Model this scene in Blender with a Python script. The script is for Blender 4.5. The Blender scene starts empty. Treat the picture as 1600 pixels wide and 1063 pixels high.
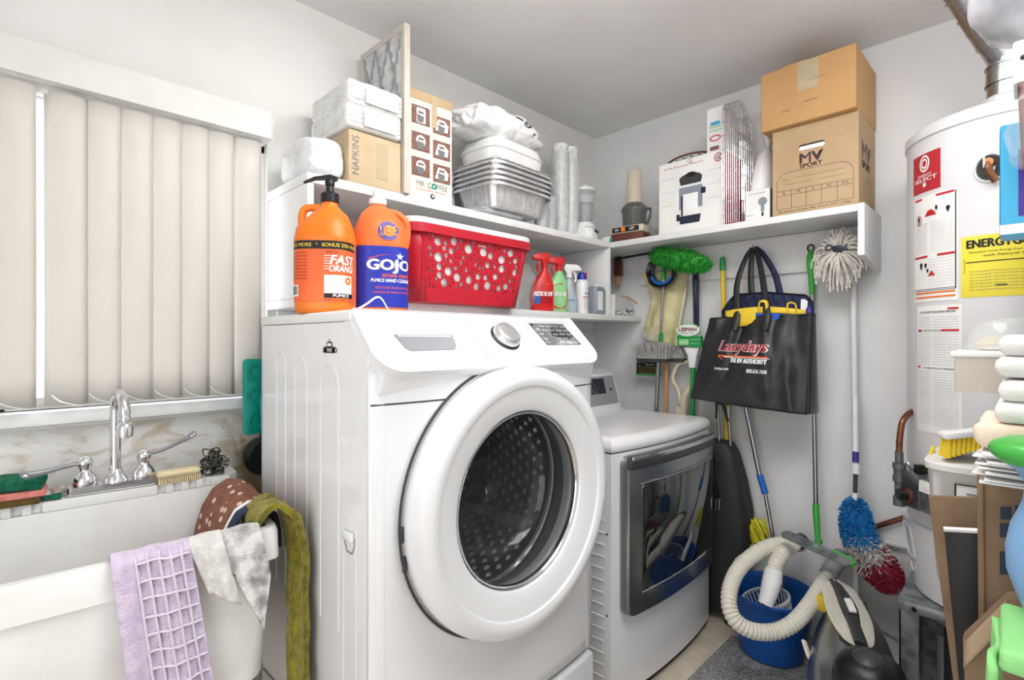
import bpy, bmesh, math, random
from mathutils import Vector, Matrix, noise
PI = math.pi
random.seed(7)
C = bpy.context.scene.collection
scene = bpy.context.scene
# ---------------------------------------------------------------- camera
CAMZ = 1.31
cd = bpy.data.cameras.new('camera'); cam = bpy.data.objects.new('camera', cd); C.objects.link(cam)
cam.location = (0, 0, CAMZ); cam.rotation_euler = (PI/2, 0, -PI/4)
cd.sensor_width = 36; cd.lens = 36*810/1600; cd.clip_start = 0.05
scene.camera = cam
# ---------------------------------------------------------------- world, lights, exposure
wd = bpy.data.worlds.new('daylight'); scene.world = wd; wd.use_nodes = True
bg = wd.node_tree.nodes['Background']; bg.inputs[0].default_value = (0.93, 0.96, 1, 1); bg.inputs[1].default_value = 2.2
def area(name, loc, target, sx, sy, power, col=(1, 1, 1)):
    l = bpy.data.lights.new(name, 'AREA'); l.shape = 'RECTANGLE'; l.size = sx; l.size_y = sy; l.energy = power; l.color = col
    o = bpy.data.objects.new(name, l); C.objects.link(o); o.location = loc
    o.rotation_euler = (Vector(target)-Vector(loc)).to_track_quat('-Z', 'Y').to_euler(); return o
area('camera_side_fill_light', (-0.9, 0.25, 1.25), (1.3, 0.9, 1.5), 1.2, 2.0, 10.5, (0.98, 0.99, 1.0))  # soft fill added behind the camera; no opening is modelled there
area('room_fill_light', (1.0, 0.15, 2.48), (1.3, 0.4, 0.0), 1.6, 0.9, 21.0, (1, 1, 1))
vs = scene.view_settings
vs.view_transform = 'Standard'; vs.look = 'None'; vs.gamma = 1; vs.use_curve_mapping = False; vs.exposure = 0.64
scene.cycles.max_bounces = 10; scene.cycles.transparent_max_bounces = 24
scene.cycles.use_adaptive_sampling = True
try: scene.cycles.use_denoising = True
except Exception: pass
# ---------------------------------------------------------------- from picture to place
FW = Vector((1, 1, 0))/math.sqrt(2); RT = Vector((1, -1, 0))/math.sqrt(2); UP = Vector((0, 0, 1))
def Dp(x, y, D): return Vector((0, 0, CAMZ)) + D*(FW + RT*((x-800)/810) + UP*((531.5-y)/810))
def A(x, y, Y): t = (x-800)/810; return Dp(x, y, Y*math.sqrt(2)/(1-t))     # on the plane Y
def B(x, y, X): t = (x-800)/810; return Dp(x, y, X*math.sqrt(2)/(1+t))     # on the plane X
def F(x, y, Z): return Dp(x, y, (CAMZ-Z)*810/(y-531.5))                     # on the plane Z
# ---------------------------------------------------------------- materials
def lin(c):
    return tuple((v/255/12.92 if v/255 <= .04045 else ((v/255+.055)/1.055)**2.4) for v in c)
def mat(name, c, rough=.5, metal=0, c2=None, scale=12, bump=0, bscale=None, trans=0, alpha=1, ior=1.45, coat=0, sheen=0, kind='noise', emit=0, amount=None, stretch=None, detail=4, spec=None):
    m = bpy.data.materials.new(name); m.use_nodes = True; nt = m.node_tree; b = nt.nodes['Principled BSDF']
    c = lin(c)
    b.inputs['Roughness'].default_value = rough; b.inputs['Metallic'].default_value = metal
    b.inputs['Transmission Weight'].default_value = trans; b.inputs['Alpha'].default_value = alpha; b.inputs['IOR'].default_value = ior
    b.inputs['Coat Weight'].default_value = coat; b.inputs['Sheen Weight'].default_value = sheen
    if spec is not None: b.inputs['Specular IOR Level'].default_value = spec
    tc = nt.nodes.new('ShaderNodeTexCoord'); mp = nt.nodes.new('ShaderNodeMapping'); nt.links.new(tc.outputs['Object'], mp.inputs[0])
    if stretch: mp.inputs['Scale'].default_value = stretch
    def tex(sc):
        if kind == 'noise':
            n = nt.nodes.new('ShaderNodeTexNoise'); n.inputs['Scale'].default_value = sc; n.inputs['Detail'].default_value = detail; o = n.outputs[0]
        elif kind == 'voronoi':
            n = nt.nodes.new('ShaderNodeTexVoronoi'); n.inputs['Scale'].default_value = sc; o = n.outputs['Distance']
        else:
            n = nt.nodes.new('ShaderNodeTexWave'); n.inputs['Scale'].default_value = sc; n.inputs['Distortion'].default_value = 1.5; o = n.outputs[1]
        nt.links.new(mp.outputs[0], n.inputs['Vector']); return o
    c2 = lin(c2) if c2 else tuple(v*.93 for v in c)
    rp = nt.nodes.new('ShaderNodeValToRGB'); rp.color_ramp.elements[0].color = (*c2, 1); rp.color_ramp.elements[1].color = (*c, 1)
    a = amount or (.3, .6); rp.color_ramp.elements[0].position = a[0]; rp.color_ramp.elements[1].position = a[1]
    nt.links.new(tex(scale), rp.inputs[0]); nt.links.new(rp.outputs[0], b.inputs['Base Color'])
    if bump:
        bp = nt.nodes.new('ShaderNodeBump'); bp.inputs['Strength'].default_value = bump; bp.inputs['Distance'].default_value = .004
        nt.links.new(tex(bscale or scale*6), bp.inputs['Height']); nt.links.new(bp.outputs[0], b.inputs['Normal'])
    if emit:
        b.inputs['Emission Color'].default_value = (*c, 1); b.inputs['Emission Strength'].default_value = emit
    return m
M = {}
M['wall'] = mat('wall_paint', (236, 236, 236), .6, c2=(229, 229, 230), scale=3, bump=.05, bscale=90)
M['ceiling'] = mat('ceiling_paint', (238, 238, 237), .8, c2=(233, 232, 231), scale=2, bump=.12, bscale=60)
M['shelf'] = mat('shelf_paint', (238, 238, 238), .4, c2=(231, 231, 231), scale=8)
M['tile'] = mat('floor_tile', (214, 203, 184), .5, c2=(196, 184, 164), scale=9)
M['rug'] = mat('rug_grey', (178, 176, 174), .95, c2=(116, 115, 114), scale=120, bump=.6, bscale=220, detail=2, amount=(.35, .65))
M['enamel'] = mat('white_enamel', (240, 240, 242), .16, c2=(236, 236, 238), scale=3, coat=.4)
M['plastic_white'] = mat('white_plastic', (240, 240, 240), .35)
M['sinkw'] = mat('sink_plastic', (241, 241, 239), .35, c2=(226, 225, 221), scale=5)
M['chrome'] = mat('chrome', (225, 225, 228), .1, 1)
M['steel'] = mat('brushed_steel', (175, 176, 180), .28, 1, c2=(150, 151, 155), scale=40, stretch=(1, 1, 12))
M['alu'] = mat('foil', (238, 238, 240), .34, .65, c2=(214, 214, 217), scale=30, bump=.5, bscale=70)
M['galv'] = mat('galvanised', (165, 168, 172), .42, .85, c2=(130, 133, 137), scale=25, kind='voronoi')
M['vinyl'] = mat('blind_vinyl', (216, 212, 205), .5, c2=(212, 208, 200), scale=4)
M['valance'] = mat('valance_vinyl', (224, 223, 219), .45)
M['black'] = mat('black_plastic', (26, 26, 28), .35, c2=(20, 20, 21))
M['darkgrey'] = mat('dark_grey_plastic', (62, 62, 65), .4)
M['grey'] = mat('grey_plastic', (150, 153, 158), .4)
M['gap'] = mat('shadow_gap', (70, 70, 74), .8)
M['rubber'] = mat('gasket_rubber', (92, 94, 97), .5)
M['card'] = mat('cardboard', (196, 168, 132), .75, c2=(182, 153, 117), scale=5, bump=.1, bscale=80)
M['card2'] = mat('tan_cardboard', (203, 158, 106), .7, c2=(194, 149, 98), scale=5, bump=.12, bscale=60)
M['card3'] = mat('plain_cardboard', (204, 184, 152), .75, c2=(192, 170, 136), scale=9, bump=.1, bscale=60)
M['kraft'] = mat('brown_paper', (136, 112, 88), .8, c2=(120, 97, 75), scale=14, bump=.15, bscale=50)
M['cardlt'] = mat('light_kraft', (172, 150, 124), .8, c2=(156, 134, 108), scale=14, bump=.15, bscale=50)
M['tapeclear'] = mat('packing_tape', (222, 205, 172), .15, alpha=.6)
M['film'] = mat('clear_film', (248, 249, 252), .10, alpha=.17, c2=(225, 228, 232), scale=20, bump=.5, bscale=25, spec=1.0)
M['filmthin'] = mat('very_thin_film', (248, 249, 252), .08, alpha=.09, c2=(225, 228, 232), scale=20, bump=.5, bscale=25, spec=1.0)
M['towelw'] = mat('soft_white_cloth', (240, 238, 236), .9, c2=(232, 229, 226), scale=12, bump=.3, bscale=200)
M['filmpack'] = mat('crinkled_film', (246, 247, 250), .12, alpha=.38, c2=(214, 216, 220), scale=26, bump=.9, bscale=38, spec=1.0)
M['dialmetal'] = mat('satin_chrome', (222, 222, 224), .28, .75)
M['filmw'] = mat('milky_film', (250, 250, 252), .25, alpha=.82, c2=(232, 233, 236), scale=18, bump=.4, bscale=30)
M['bagw'] = mat('white_bag', (248, 248, 249), .35, c2=(236, 237, 240), scale=9, bump=.3, bscale=22)
M['foam'] = mat('white_foam', (247, 247, 245), .6, bump=.1, bscale=200)
M['paper'] = mat('white_paper', (244, 243, 240), .7)
M['cream'] = mat('cream_print', (246, 238, 224), .6, c2=(240, 229, 210), scale=12)
M['brownink'] = mat('brown_ink', (140, 98, 88), .6, c2=(110, 76, 68), scale=60)
M['orange'] = mat('orange_plastic', (240, 128, 36), .35, c2=(232, 116, 28), scale=6)
M['orange2'] = mat('salmon_orange_plastic', (236, 122, 62), .4, c2=(228, 110, 50), scale=6)
M['orangelabel'] = mat('orange_label', (238, 110, 52), .4, c2=(226, 92, 44), scale=6)
M['blue'] = mat('label_blue', (38, 52, 170), .35)
M['purple'] = mat('round_label_violet', (72, 52, 150), .35)
M['white'] = mat('white_ink', (250, 250, 250), .5)
M['ink'] = mat('black_ink', (22, 22, 24), .5)
M['greyink'] = mat('grey_ink', (120, 120, 124), .6)
M['redink'] = mat('red_ink', (200, 40, 48), .5)
M['yellowink'] = mat('yellow_ink', (238, 206, 70), .5)
M['red'] = mat('red_basket', (196, 34, 52), .35, c2=(184, 28, 46), scale=5)
M['redp'] = mat('red_bottle', (214, 36, 40), .3)
M['greenb'] = mat('green_bottle', (150, 214, 150), .3)
M['clearb'] = mat('clear_blue_bottle', (200, 214, 226), .15, alpha=.75)
M['greyb'] = mat('grey_bottle', (142, 150, 160), .35)
M['glass'] = mat('clear_glass', (240, 244, 246), .03, alpha=.22, spec=1.0)
M['greyglass'] = mat('grey_jug_plastic', (120, 124, 128), .1, alpha=.6)
M['smoke'] = mat('smoked_plastic', (58, 55, 44), .08, alpha=.84)
M['beige'] = mat('beige_plastic', (222, 208, 184), .35)
M['brownp'] = mat('brown_plastic', (104, 58, 44), .4)
M['teal'] = mat('teal_plastic', (0, 148, 132), .35)
M['green'] = mat('green_plastic', (36, 158, 78), .35)
M['lime'] = mat('lime_green_plastic', (72, 178, 74), .3)
M['navy'] = mat('navy_fabric', (34, 42, 78), .7, c2=(24, 30, 58), scale=60, bump=.6, bscale=90, kind='voronoi')
M['navyp'] = mat('navy_pole', (34, 42, 62), .35)
M['bluep'] = mat('blue_plastic', (28, 100, 190), .35)
M['bucket'] = mat('blue_bucket', (26, 82, 158), .3)
M['yellow'] = mat('yellow_plastic', (232, 200, 50), .5)
M['yellowf'] = mat('yellow_fibre', (226, 218, 60), .9, c2=(200, 190, 40), scale=90, bump=.8)
M['bagblack'] = mat('black_nonwoven', (46, 46, 48), .30, c2=(36, 36, 38), scale=20, bump=.25, bscale=260)
M['case'] = mat('suitcase_cloth', (40, 40, 43), .6, c2=(32, 32, 34), scale=20, bump=.3, bscale=300)
M['bagblue'] = mat('blue_bag', (30, 92, 200), .5)
M['bagyellow'] = mat('yellow_bag', (240, 206, 60), .5)
M['wood'] = mat('wood_pole', (196, 150, 104), .5, c2=(176, 128, 84), scale=10, stretch=(4, 4, .6))
M['cottonm'] = mat('mop_cotton', (226, 222, 214), .95, c2=(196, 191, 182), scale=60, bump=.7, bscale=200)
M['bristle'] = mat('grey_bristle', (198, 196, 194), .9, c2=(150, 148, 146), scale=80, bump=.8, bscale=200)
M['apron'] = mat('cream_vinyl', (234, 225, 176), .3, c2=(226, 215, 160), scale=8, alpha=.93, bump=.3, bscale=12)
M['fgreen'] = mat('green_microfibre', (64, 180, 66), .95, c2=(22, 120, 34), scale=50, bump=1, bscale=110)
M['fblue'] = mat('blue_fluff', (30, 130, 200), .95, c2=(14, 92, 160), scale=70, bump=1, bscale=150)
M['fwhite'] = mat('white_fluff', (214, 210, 206), .95, c2=(160, 156, 152), scale=70, bump=1, bscale=150)
M['fred'] = mat('wine_fluff', (160, 40, 62), .95, c2=(112, 22, 42), scale=70, bump=1, bscale=150)
M['hose'] = mat('hose_plastic', (226, 222, 210), .45)
M['copper'] = mat('copper_pipe', (150, 98, 70), .4, .8, c2=(104, 70, 54), scale=30)
M['iron'] = mat('grey_iron', (118, 120, 118), .5, .5, c2=(88, 90, 88), scale=50)
M['yellowlabel'] = mat('yellow_label', (236, 220, 70), .5, c2=(228, 210, 60), scale=8)
M['redlabel'] = mat('red_label', (186, 40, 50), .45)
M['tank'] = mat('heater_enamel', (222, 222, 224), .3, c2=(216, 216, 218), scale=3)
M['lav'] = mat('lavender_terry', (222, 208, 228), .95, c2=(200, 182, 212), scale=40, bump=.8, bscale=260, sheen=.3)
M['lavw'] = mat('pale_lavender_terry', (232, 222, 236), .95, bump=.8, bscale=260)
M['terry'] = mat('white_terry', (236, 234, 230), .95, c2=(204, 201, 198), scale=30, bump=.9, bscale=240, sheen=.2)
M['terryg'] = mat('grey_stained_terry', (232, 231, 229), .95, c2=(150, 148, 146), scale=24, bump=.9, bscale=240, amount=(.36, .56), detail=8)
M['olive'] = mat('olive_terry', (150, 140, 30), .95, c2=(110, 100, 14), scale=50, bump=1, bscale=150, sheen=.3)
M['dkblue'] = mat('navy_trim', (44, 56, 78), .8)
M['sponge_g'] = mat('green_scourer', (20, 108, 78), .95, c2=(8, 76, 54), scale=90, bump=1, bscale=160)
M['sponge_p'] = mat('pink_sponge', (236, 150, 140), .9, c2=(214, 118, 110), scale=60, bump=.5)
M['sponge_o'] = mat('olive_sponge', (112, 92, 40), .95, c2=(70, 58, 30), scale=60, bump=.8)
M['wool'] = mat('steel_wool', (120, 118, 112), .35, .9, c2=(60, 58, 54), scale=90)
M['bonecol'] = mat('bone_brush', (226, 210, 168), .45)
M['tint'] = mat('porthole_glass', (70, 72, 76), .02, alpha=.34, spec=1.0)
M['ovenglass'] = mat('dryer_glass', (26, 28, 32), .02, alpha=.86, spec=1.0, coat=1)
M['drum'] = mat('drum_steel', (150, 150, 152), .3, .9, c2=(120, 120, 122), scale=60)
M['display'] = mat('display_glass', (44, 48, 60), .1, coat=1)
M['lamp'] = mat('tube_glow', (255, 252, 246), .4, emit=17.0)
M['peach'] = mat('peach_cloth', (238, 216, 198), .9, bump=.5)
M['beigebox'] = mat('beige_box', (206, 198, 188), .6)
M['bluebox'] = mat('sky_blue_carton', (70, 176, 224), .4)
M['violetbox'] = mat('violet_print', (70, 50, 150), .4)
M['brass'] = mat('brass', (180, 120, 80), .3, .9)
M['gbag'] = mat('grey_plastic_bag', (206, 206, 212), .2, c2=(140, 140, 148), scale=7, alpha=.93, bump=.6, bscale=9)
M['lightgreen'] = mat('light_green_cloth', (150, 222, 140), .8)
M['lblue'] = mat('pale_blue_plastic', (134, 176, 222), .35)
M['mint'] = mat('mint_wall_film', (170, 222, 204), .3, alpha=.5)
M['tub'] = mat('milky_tub', (232, 232, 228), .35, alpha=.95)
M['filter'] = mat('filter_fibre', (226, 226, 224), .9, c2=(196, 196, 196), scale=30, bump=.8, bscale=60)
# stained wall
def stained():
    m = mat('stained_wall_paint', (233, 232, 230), .6, c2=(226, 225, 222), scale=3)
    nt = m.node_tree; b = nt.nodes['Principled BSDF']; src = b.inputs['Base Color'].links[0].from_socket
    tc = nt.nodes.new('ShaderNodeTexCoord'); sp = nt.nodes.new('ShaderNodeSeparateXYZ'); nt.links.new(tc.outputs['Object'], sp.inputs[0])
    def noise_(sc, stretch, det=6):
        mp = nt.nodes.new('ShaderNodeMapping'); mp.inputs['Scale'].default_value = stretch
        nt.links.new(tc.outputs['Object'], mp.inputs[0]); n = nt.nodes.new('ShaderNodeTexNoise'); n.inputs['Scale'].default_value = sc; n.inputs['Detail'].default_value = det
        n.inputs['Distortion'].default_value = 1.5
        nt.links.new(mp.outputs[0], n.inputs[0]); return n.outputs[0]
    def ramp(o, a, b_):
        r = nt.nodes.new('ShaderNodeMapRange'); r.inputs[1].default_value = a; r.inputs[2].default_value = b_; nt.links.new(o, r.inputs[0]); return r.outputs[0]
    def mul(a, b_, op='MULTIPLY'):
        n = nt.nodes.new('ShaderNodeMath'); n.operation = op
        for i, v in enumerate((a, b_)):
            if isinstance(v, (int, float)): n.inputs[i].default_value = v
            else: nt.links.new(v, n.inputs[i])
        return n.outputs[0]
    s1 = mul(ramp(noise_(7, (1, 1, 2.2)), .50, .66), .62)                     # broad water marks
    s2 = mul(ramp(noise_(60, (1, 1, 1)), .60, .70), ramp(sp.outputs['X'], .40, .60))   # specks close to the washer
    side = mul(ramp(sp.outputs['X'], .50, .60), ramp(noise_(9, (1.5, 1, .5)), .35, .6))
    s = mul(mul(s1, mul(s2, side, 'ADD'), 'ADD'), ramp(sp.outputs['Z'], 1.11, 1.06))
    s.node.use_clamp = True
    mx = nt.nodes.new('ShaderNodeMix'); mx.data_type = 'RGBA'; nt.links.new(s, mx.inputs[0]); nt.links.new(src, mx.inputs[6])
    mx.inputs[7].default_value = (*lin((176, 158, 120)), 1); nt.links.new(mx.outputs[2], b.inputs['Base Color']); return m
M['stained'] = stained()
def spotted():
    m = mat('spotted_brown_cloth', (146, 98, 80), .9, c2=(120, 74, 58), scale=30, bump=.7, bscale=160)
    nt = m.node_tree; b = nt.nodes['Principled BSDF']; src = b.inputs['Base Color'].links[0].from_socket
    tc = nt.nodes.new('ShaderNodeTexCoord'); mp = nt.nodes.new('ShaderNodeMapping'); mp.inputs['Scale'].default_value = (1, .7, .8); mp.inputs['Rotation'].default_value = (.5, .4, 0)
    nt.links.new(tc.outputs['Object'], mp.inputs[0]); v = nt.nodes.new('ShaderNodeTexVoronoi'); v.inputs['Scale'].default_value = 42; nt.links.new(mp.outputs[0], v.inputs['Vector'])
    r = nt.nodes.new('ShaderNodeMapRange'); r.inputs[1].default_value = .30; r.inputs[2].default_value = .24; nt.links.new(v.outputs['Distance'], r.inputs[0])
    mx = nt.nodes.new('ShaderNodeMix'); mx.data_type = 'RGBA'; nt.links.new(r.outputs[0], mx.inputs[0]); nt.links.new(src, mx.inputs[6])
    mx.inputs[7].default_value = (*lin((226, 200, 184)), 1); nt.links.new(mx.outputs[2], b.inputs['Base Color']); return m
M['spotted'] = spotted()
# ---------------------------------------------------------------- mesh helpers
def smooth_path(pts, k=6, closed=False):
    pts = [Vector(p) for p in pts]; n = len(pts); out = []
    rng = range(n if closed else n-1)
    for i in rng:
        p0 = pts[i-1] if (i > 0 or closed) else pts[0]; p1 = pts[i]; p2 = pts[(i+1) % n]; p3 = pts[(i+2) % n] if (i+2 < n or closed) else pts[-1]
        for j in range(k):
            t = j/k; out.append(.5*((2*p1)+(-p0+p2)*t+(2*p0-5*p1+4*p2-p3)*t*t+(-p0+3*p1-3*p2+p3)*t**3))
    if not closed: out.append(pts[-1])
    return out
def rrect(x0, z0, x1, z1, r, k=5):
    if not isinstance(r, (list, tuple)): r = (r,)*4
    out = []
    for (cx, cz, a, rr) in ((x1-r[0], z0+r[0], -PI/2, r[0]), (x1-r[1], z1-r[1], 0, r[1]), (x0+r[2], z1-r[2], PI/2, r[2]), (x0+r[3], z0+r[3], PI, r[3])):
        for i in range(k+1):
            t = a+PI/2*i/k; out.append((cx+rr*math.cos(t), cz+rr*math.sin(t)))
    return out
def circ(cx, cz, r, n=16): return [(cx+r*math.cos(2*PI*i/n), cz+r*math.sin(2*PI*i/n)) for i in range(n)]
class MB:
    def __init__(s): s.bm = bmesh.new()
    def box(s, x0, y0, z0, x1, y1, z1, bev=0, seg=2, rot=None, piv=None):
        t = bmesh.new(); bmesh.ops.create_cube(t, size=1)
        c = Vector(((x0+x1)/2, (y0+y1)/2, (z0+z1)/2))
        for v in t.verts: v.co = Vector((v.co.x*(x1-x0), v.co.y*(y1-y0), v.co.z*(z1-z0)))+c
        if bev: bmesh.ops.bevel(t, geom=list(t.edges), offset=bev, segments=seg, affect='EDGES', profile=.5)
        if rot is not None:
            p = Vector(piv) if piv is not None else c
            for v in t.verts: v.co = rot @ (v.co-p)+p
        s.add(t); return s
    def add(s, t):
        me = bpy.data.meshes.new('tmp'); t.to_mesh(me); t.free(); s.bm.from_mesh(me); bpy.data.meshes.remove(me)
    def tube(s, pts, r, n=10, closed=False, cap=True, flat=None):
        pts = [Vector(p) for p in pts]; N = len(pts); rings = []; prev = None
        for i, p in enumerate(pts):
            if closed: d = pts[(i+1) % N]-pts[i-1]
            else: d = pts[min(i+1, N-1)]-pts[max(i-1, 0)]
            d = d.normalized() if d.length > 1e-9 else Vector((0, 0, 1))
            if prev is None: u = d.orthogonal().normalized()
            else:
                u = prev-d*prev.dot(d); u = u.normalized() if u.length > 1e-6 else d.orthogonal().normalized()
            prev = u; w = d.cross(u); rr = r[i] if isinstance(r, (list, tuple)) else r
            f = flat or 1
            rings.append([s.bm.verts.new(p+rr*(math.cos(2*PI*k/n)*u+f*math.sin(2*PI*k/n)*w)) for k in range(n)])
        for i in range(N if closed else N-1):
            a, b = rings[i], rings[(i+1) % N]
            off = 0
            if closed and i == N-1:
                off = min(range(n), key=lambda o: (a[0].co-b[o].co).length)
            for k in range(n): s.bm.faces.new((a[k], a[(k+1) % n], b[(k+1+off) % n], b[(k+off) % n]))
        if cap and not closed:
            s.bm.faces.new(rings[0][::-1]); s.bm.faces.new(rings[-1])
        return s
    def cyl(s, p0, p1, r0, r1=None, n=16): return s.tube([p0, p1], [r0, r0 if r1 is None else r1], n)
    def lathe(s, prof, c=(0, 0, 0), n=32, ax='z', cap=False):
        c = Vector(c); rings = []
        for r, h in prof:
            ring = []
            for k in range(n):
                a = 2*PI*k/n; x, y = r*math.cos(a), r*math.sin(a)
                v = Vector((x, y, h)) if ax == 'z' else (Vector((x, h, y)) if ax == 'y' else Vector((h, x, y)))
                ring.append(s.bm.verts.new(c+v))
            rings.append(ring)
        for a, b in zip(rings, rings[1:]):
            for k in range(n): s.bm.faces.new((a[k], a[(k+1) % n], b[(k+1) % n], b[k]))
        if cap:
            s.bm.faces.new(rings[0][::-1]); s.bm.faces.new(rings[-1])
        return s
    def loft(s, secs, n=36, cap=True):
        rings = [[s.bm.verts.new(secpt(q, 2*PI*k/n)) for k in range(n)] for q in secs]
        for a, b in zip(rings, rings[1:]):
            for k in range(n): s.bm.faces.new((a[k], a[(k+1) % n], b[(k+1) % n], b[k]))
        if cap: s.bm.faces.new(rings[0][::-1]); s.bm.faces.new(rings[-1])
        return s
    def prism(s, poly, a, b, ax='y', bev=0, seg=2, bevback=False):
        """poly is 2-D; ax is the axis it is extruded along from a to b"""
        t = bmesh.new()
        def P(u, v, h): return Vector((u, h, v)) if ax == 'y' else (Vector((h, u, v)) if ax == 'x' else Vector((u, v, h)))
        r0 = [t.verts.new(P(u, v, a)) for u, v in poly]; r1 = [t.verts.new(P(u, v, b)) for u, v in poly]
        f0 = t.faces.new(r0); f1 = t.faces.new(r1[::-1])
        for k in range(len(poly)): t.faces.new((r0[k], r1[k], r1[(k+1) % len(poly)], r0[(k+1) % len(poly)]))
        bmesh.ops.recalc_face_normals(t, faces=t.faces)
        if bev:
            es = list(f0.edges)+(list(f1.edges) if bevback else [])
            bmesh.ops.bevel(t, geom=es, offset=bev, segments=seg, affect='EDGES', profile=.5)
        s.add(t); return s
    def sheet(s, f, nu, nv, closed_u=False):
        g = [[s.bm.verts.new(f(i/nu, j/nv)) for j in range(nv+1)] for i in range(nu+(0 if closed_u else 1))]
        for i in range(nu):
            for j in range(nv):
                a = g[i]; b = g[(i+1) % len(g)]
                s.bm.faces.new((a[j], b[j], b[j+1], a[j+1]))
        return s
    def blob(s, c, rad, sub=4, amp=.1, freq=6, seed=0, box=0, creases=True):
        t = bmesh.new(); bmesh.ops.create_icosphere(t, subdivisions=sub, radius=1); c = Vector(c)
        for v in t.verts:
            d = v.co.normalized()
            if box: m = (abs(d.x)**box+abs(d.y)**box+abs(d.z)**box)**(1/box); d = d/m
            q = Vector((d.x*rad[0], d.y*rad[1], d.z*rad[2]))
            o = Vector((seed*3.1, seed*1.7, seed))
            nn = noise.noise(q*freq+o)
            if creases: nn = (abs(noise.noise(q*freq+o))*2-.5)+.5*(abs(noise.noise(q*freq*2.3+o))*2-.5)
            v.co = c+q*(1+amp*nn)
        s.add(t); return s
    def text(s, txt, w, h, fmap, bold=0, skew=0, depth=.0004, cx=0, cz=0, size=1.0, subdiv=0):
        cu = bpy.data.curves.new('t', 'FONT'); cu.body = txt; cu.extrude = 0; cu.resolution_u = 3
        ob = bpy.data.objects.new('t', cu); me = bpy.data.meshes.new_from_object(ob)
        xs = [v.co.x for v in me.vertices]; ys = [v.co.y for v in me.vertices]
        if not xs: return s
        x0, x1, y0, y1 = min(xs), max(xs), min(ys), max(ys)
        base = [((v.co.x-x0)/(x1-x0)-.5, (v.co.y-y0)/max(y1-y0, 1e-6)-.5) for v in me.vertices]; b_ = bold*h*1.6
        for (ox, oy) in (((0, 0),) if bold <= 0 else ((-b_, 0), (b_, 0), (0, -b_*.6), (0, b_*.6))):
            for v, (u, q) in zip(me.vertices, base): v.co = fmap(cx+u*w+skew*q*h+ox, cz+q*h+oy)
            s.bm.from_mesh(me)
        bpy.data.meshes.remove(me); bpy.data.objects.remove(ob); bpy.data.curves.remove(cu)
        return s
    def plate(s, fmap, x0, z0, x1, z1, nu=1, nv=1):
        return s.sheet(lambda u, v: fmap(x0+(x1-x0)*u, z0+(z1-z0)*v), nu, nv)
    def holed(s, outer, holes, fmap, depth=0):
        """flat outline with real holes, mapped by fmap(x, z)"""
        cu = bpy.data.curves.new('h', 'CURVE'); cu.dimensions = '2D'; cu.fill_mode = 'BOTH'; cu.extrude = depth
        for pl in [outer]+holes:
            sp = cu.splines.new('POLY'); sp.points.add(len(pl)-1)
            for i, (x, z) in enumerate(pl): sp.points[i].co = (x, z, 0, 1)
            sp.use_cyclic_u = True
        ob = bpy.data.objects.new('h', cu); me = bpy.data.meshes.new_from_object(ob)
        for v in me.vertices: v.co = fmap(v.co.x, v.co.y, v.co.z) if depth else fmap(v.co.x, v.co.y)
        s.bm.from_mesh(me); bpy.data.meshes.remove(me); bpy.data.objects.remove(ob); bpy.data.curves.remove(cu)
        return s
    def build(s, name, m, parent=None, world=False, loc=None, smooth=True, ang=35, thick=0, sub=0, kind=None, label=None, weld=True, recalc=True):
        if weld: bmesh.ops.remove_doubles(s.bm, verts=s.bm.verts, dist=.00002)
        if recalc: bmesh.ops.recalc_face_normals(s.bm, faces=s.bm.faces)
        me = bpy.data.meshes.new(name); s.bm.to_mesh(me); s.bm.free()
        o = bpy.data.objects.new(name, me); C.objects.link(o); me.materials.append(M[m] if isinstance(m, str) else m)
        if parent is not None:
            o.parent = parent
            if world: me.transform(wmat(parent).inverted())
        elif loc is not None:
            me.transform(Matrix.Translation(-Vector(loc))); o.location = loc
        if smooth:
            me.polygons.foreach_set('use_smooth', [True]*len(me.polygons)); me.set_sharp_from_angle(angle=math.radians(ang))
        if thick:
            md = o.modifiers.new('s', 'SOLIDIFY'); md.thickness = thick; md.offset = 0
        if sub:
            md = o.modifiers.new('d', 'SUBSURF'); md.levels = sub; md.render_levels = sub
        if kind is None and parent is not None and name in ('lettering', 'label_marks', 'barcode_bars', 'form_lines', 'check_ribs', 'panel_seam', 'urn_base_picture', 'lid_picture', 'bulb_picture', 'sheet_edge'): kind = 'stuff'
        if kind: o['kind'] = kind
        if label: o['label'] = label
        return o
def wmat(o):
    m = Matrix.LocRotScale(o.location, o.rotation_euler, o.scale)
    return wmat(o.parent) @ m if o.parent else m
def secpt(q, a):
    z, rx, ry = q[0], q[1], q[2]; e = q[3] if len(q) > 3 else 2; cx = q[4] if len(q) > 4 else 0; cy = q[5] if len(q) > 5 else 0
    c, s_ = math.cos(a), math.sin(a); m = (abs(c)**e+abs(s_)**e)**(1/e)
    return Vector((cx+rx*c/m, cy+ry*s_/m, z))
def seclerp(secs, z):
    for a, b in zip(secs, secs[1:]):
        if a[0] <= z <= b[0]:
            t = (z-a[0])/max(b[0]-a[0], 1e-9)
            f = lambda k, d: (a[k] if len(a) > k else d)*(1-t)+(b[k] if len(b) > k else d)*t
            return (z, f(1, 0), f(2, 0), f(3, 2), f(4, 0), f(5, 0))
    return secs[-1] if z > secs[-1][0] else secs[0]
def wrapmap(secs, off=.0012, rref=None):
    """(x, z) on an upright bottle: x is the arc to the right of its front"""
    def f(x, z):
        q = seclerp(secs, z); r = rref or q[1]; a = -PI/2+x/r
        q = (q[0], q[1]+off, q[2]+off)+tuple(q[3:]); return secpt(q, a)
    return f
def flat(y, dy=0):
    return lambda x, z: Vector((x, y+dy, z))
def tag(o, label, cat, group=None, kind=None):
    o['label'] = label; o['category'] = cat
    if group: o['group'] = group
    if kind: o['kind'] = kind
    return o
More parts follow.
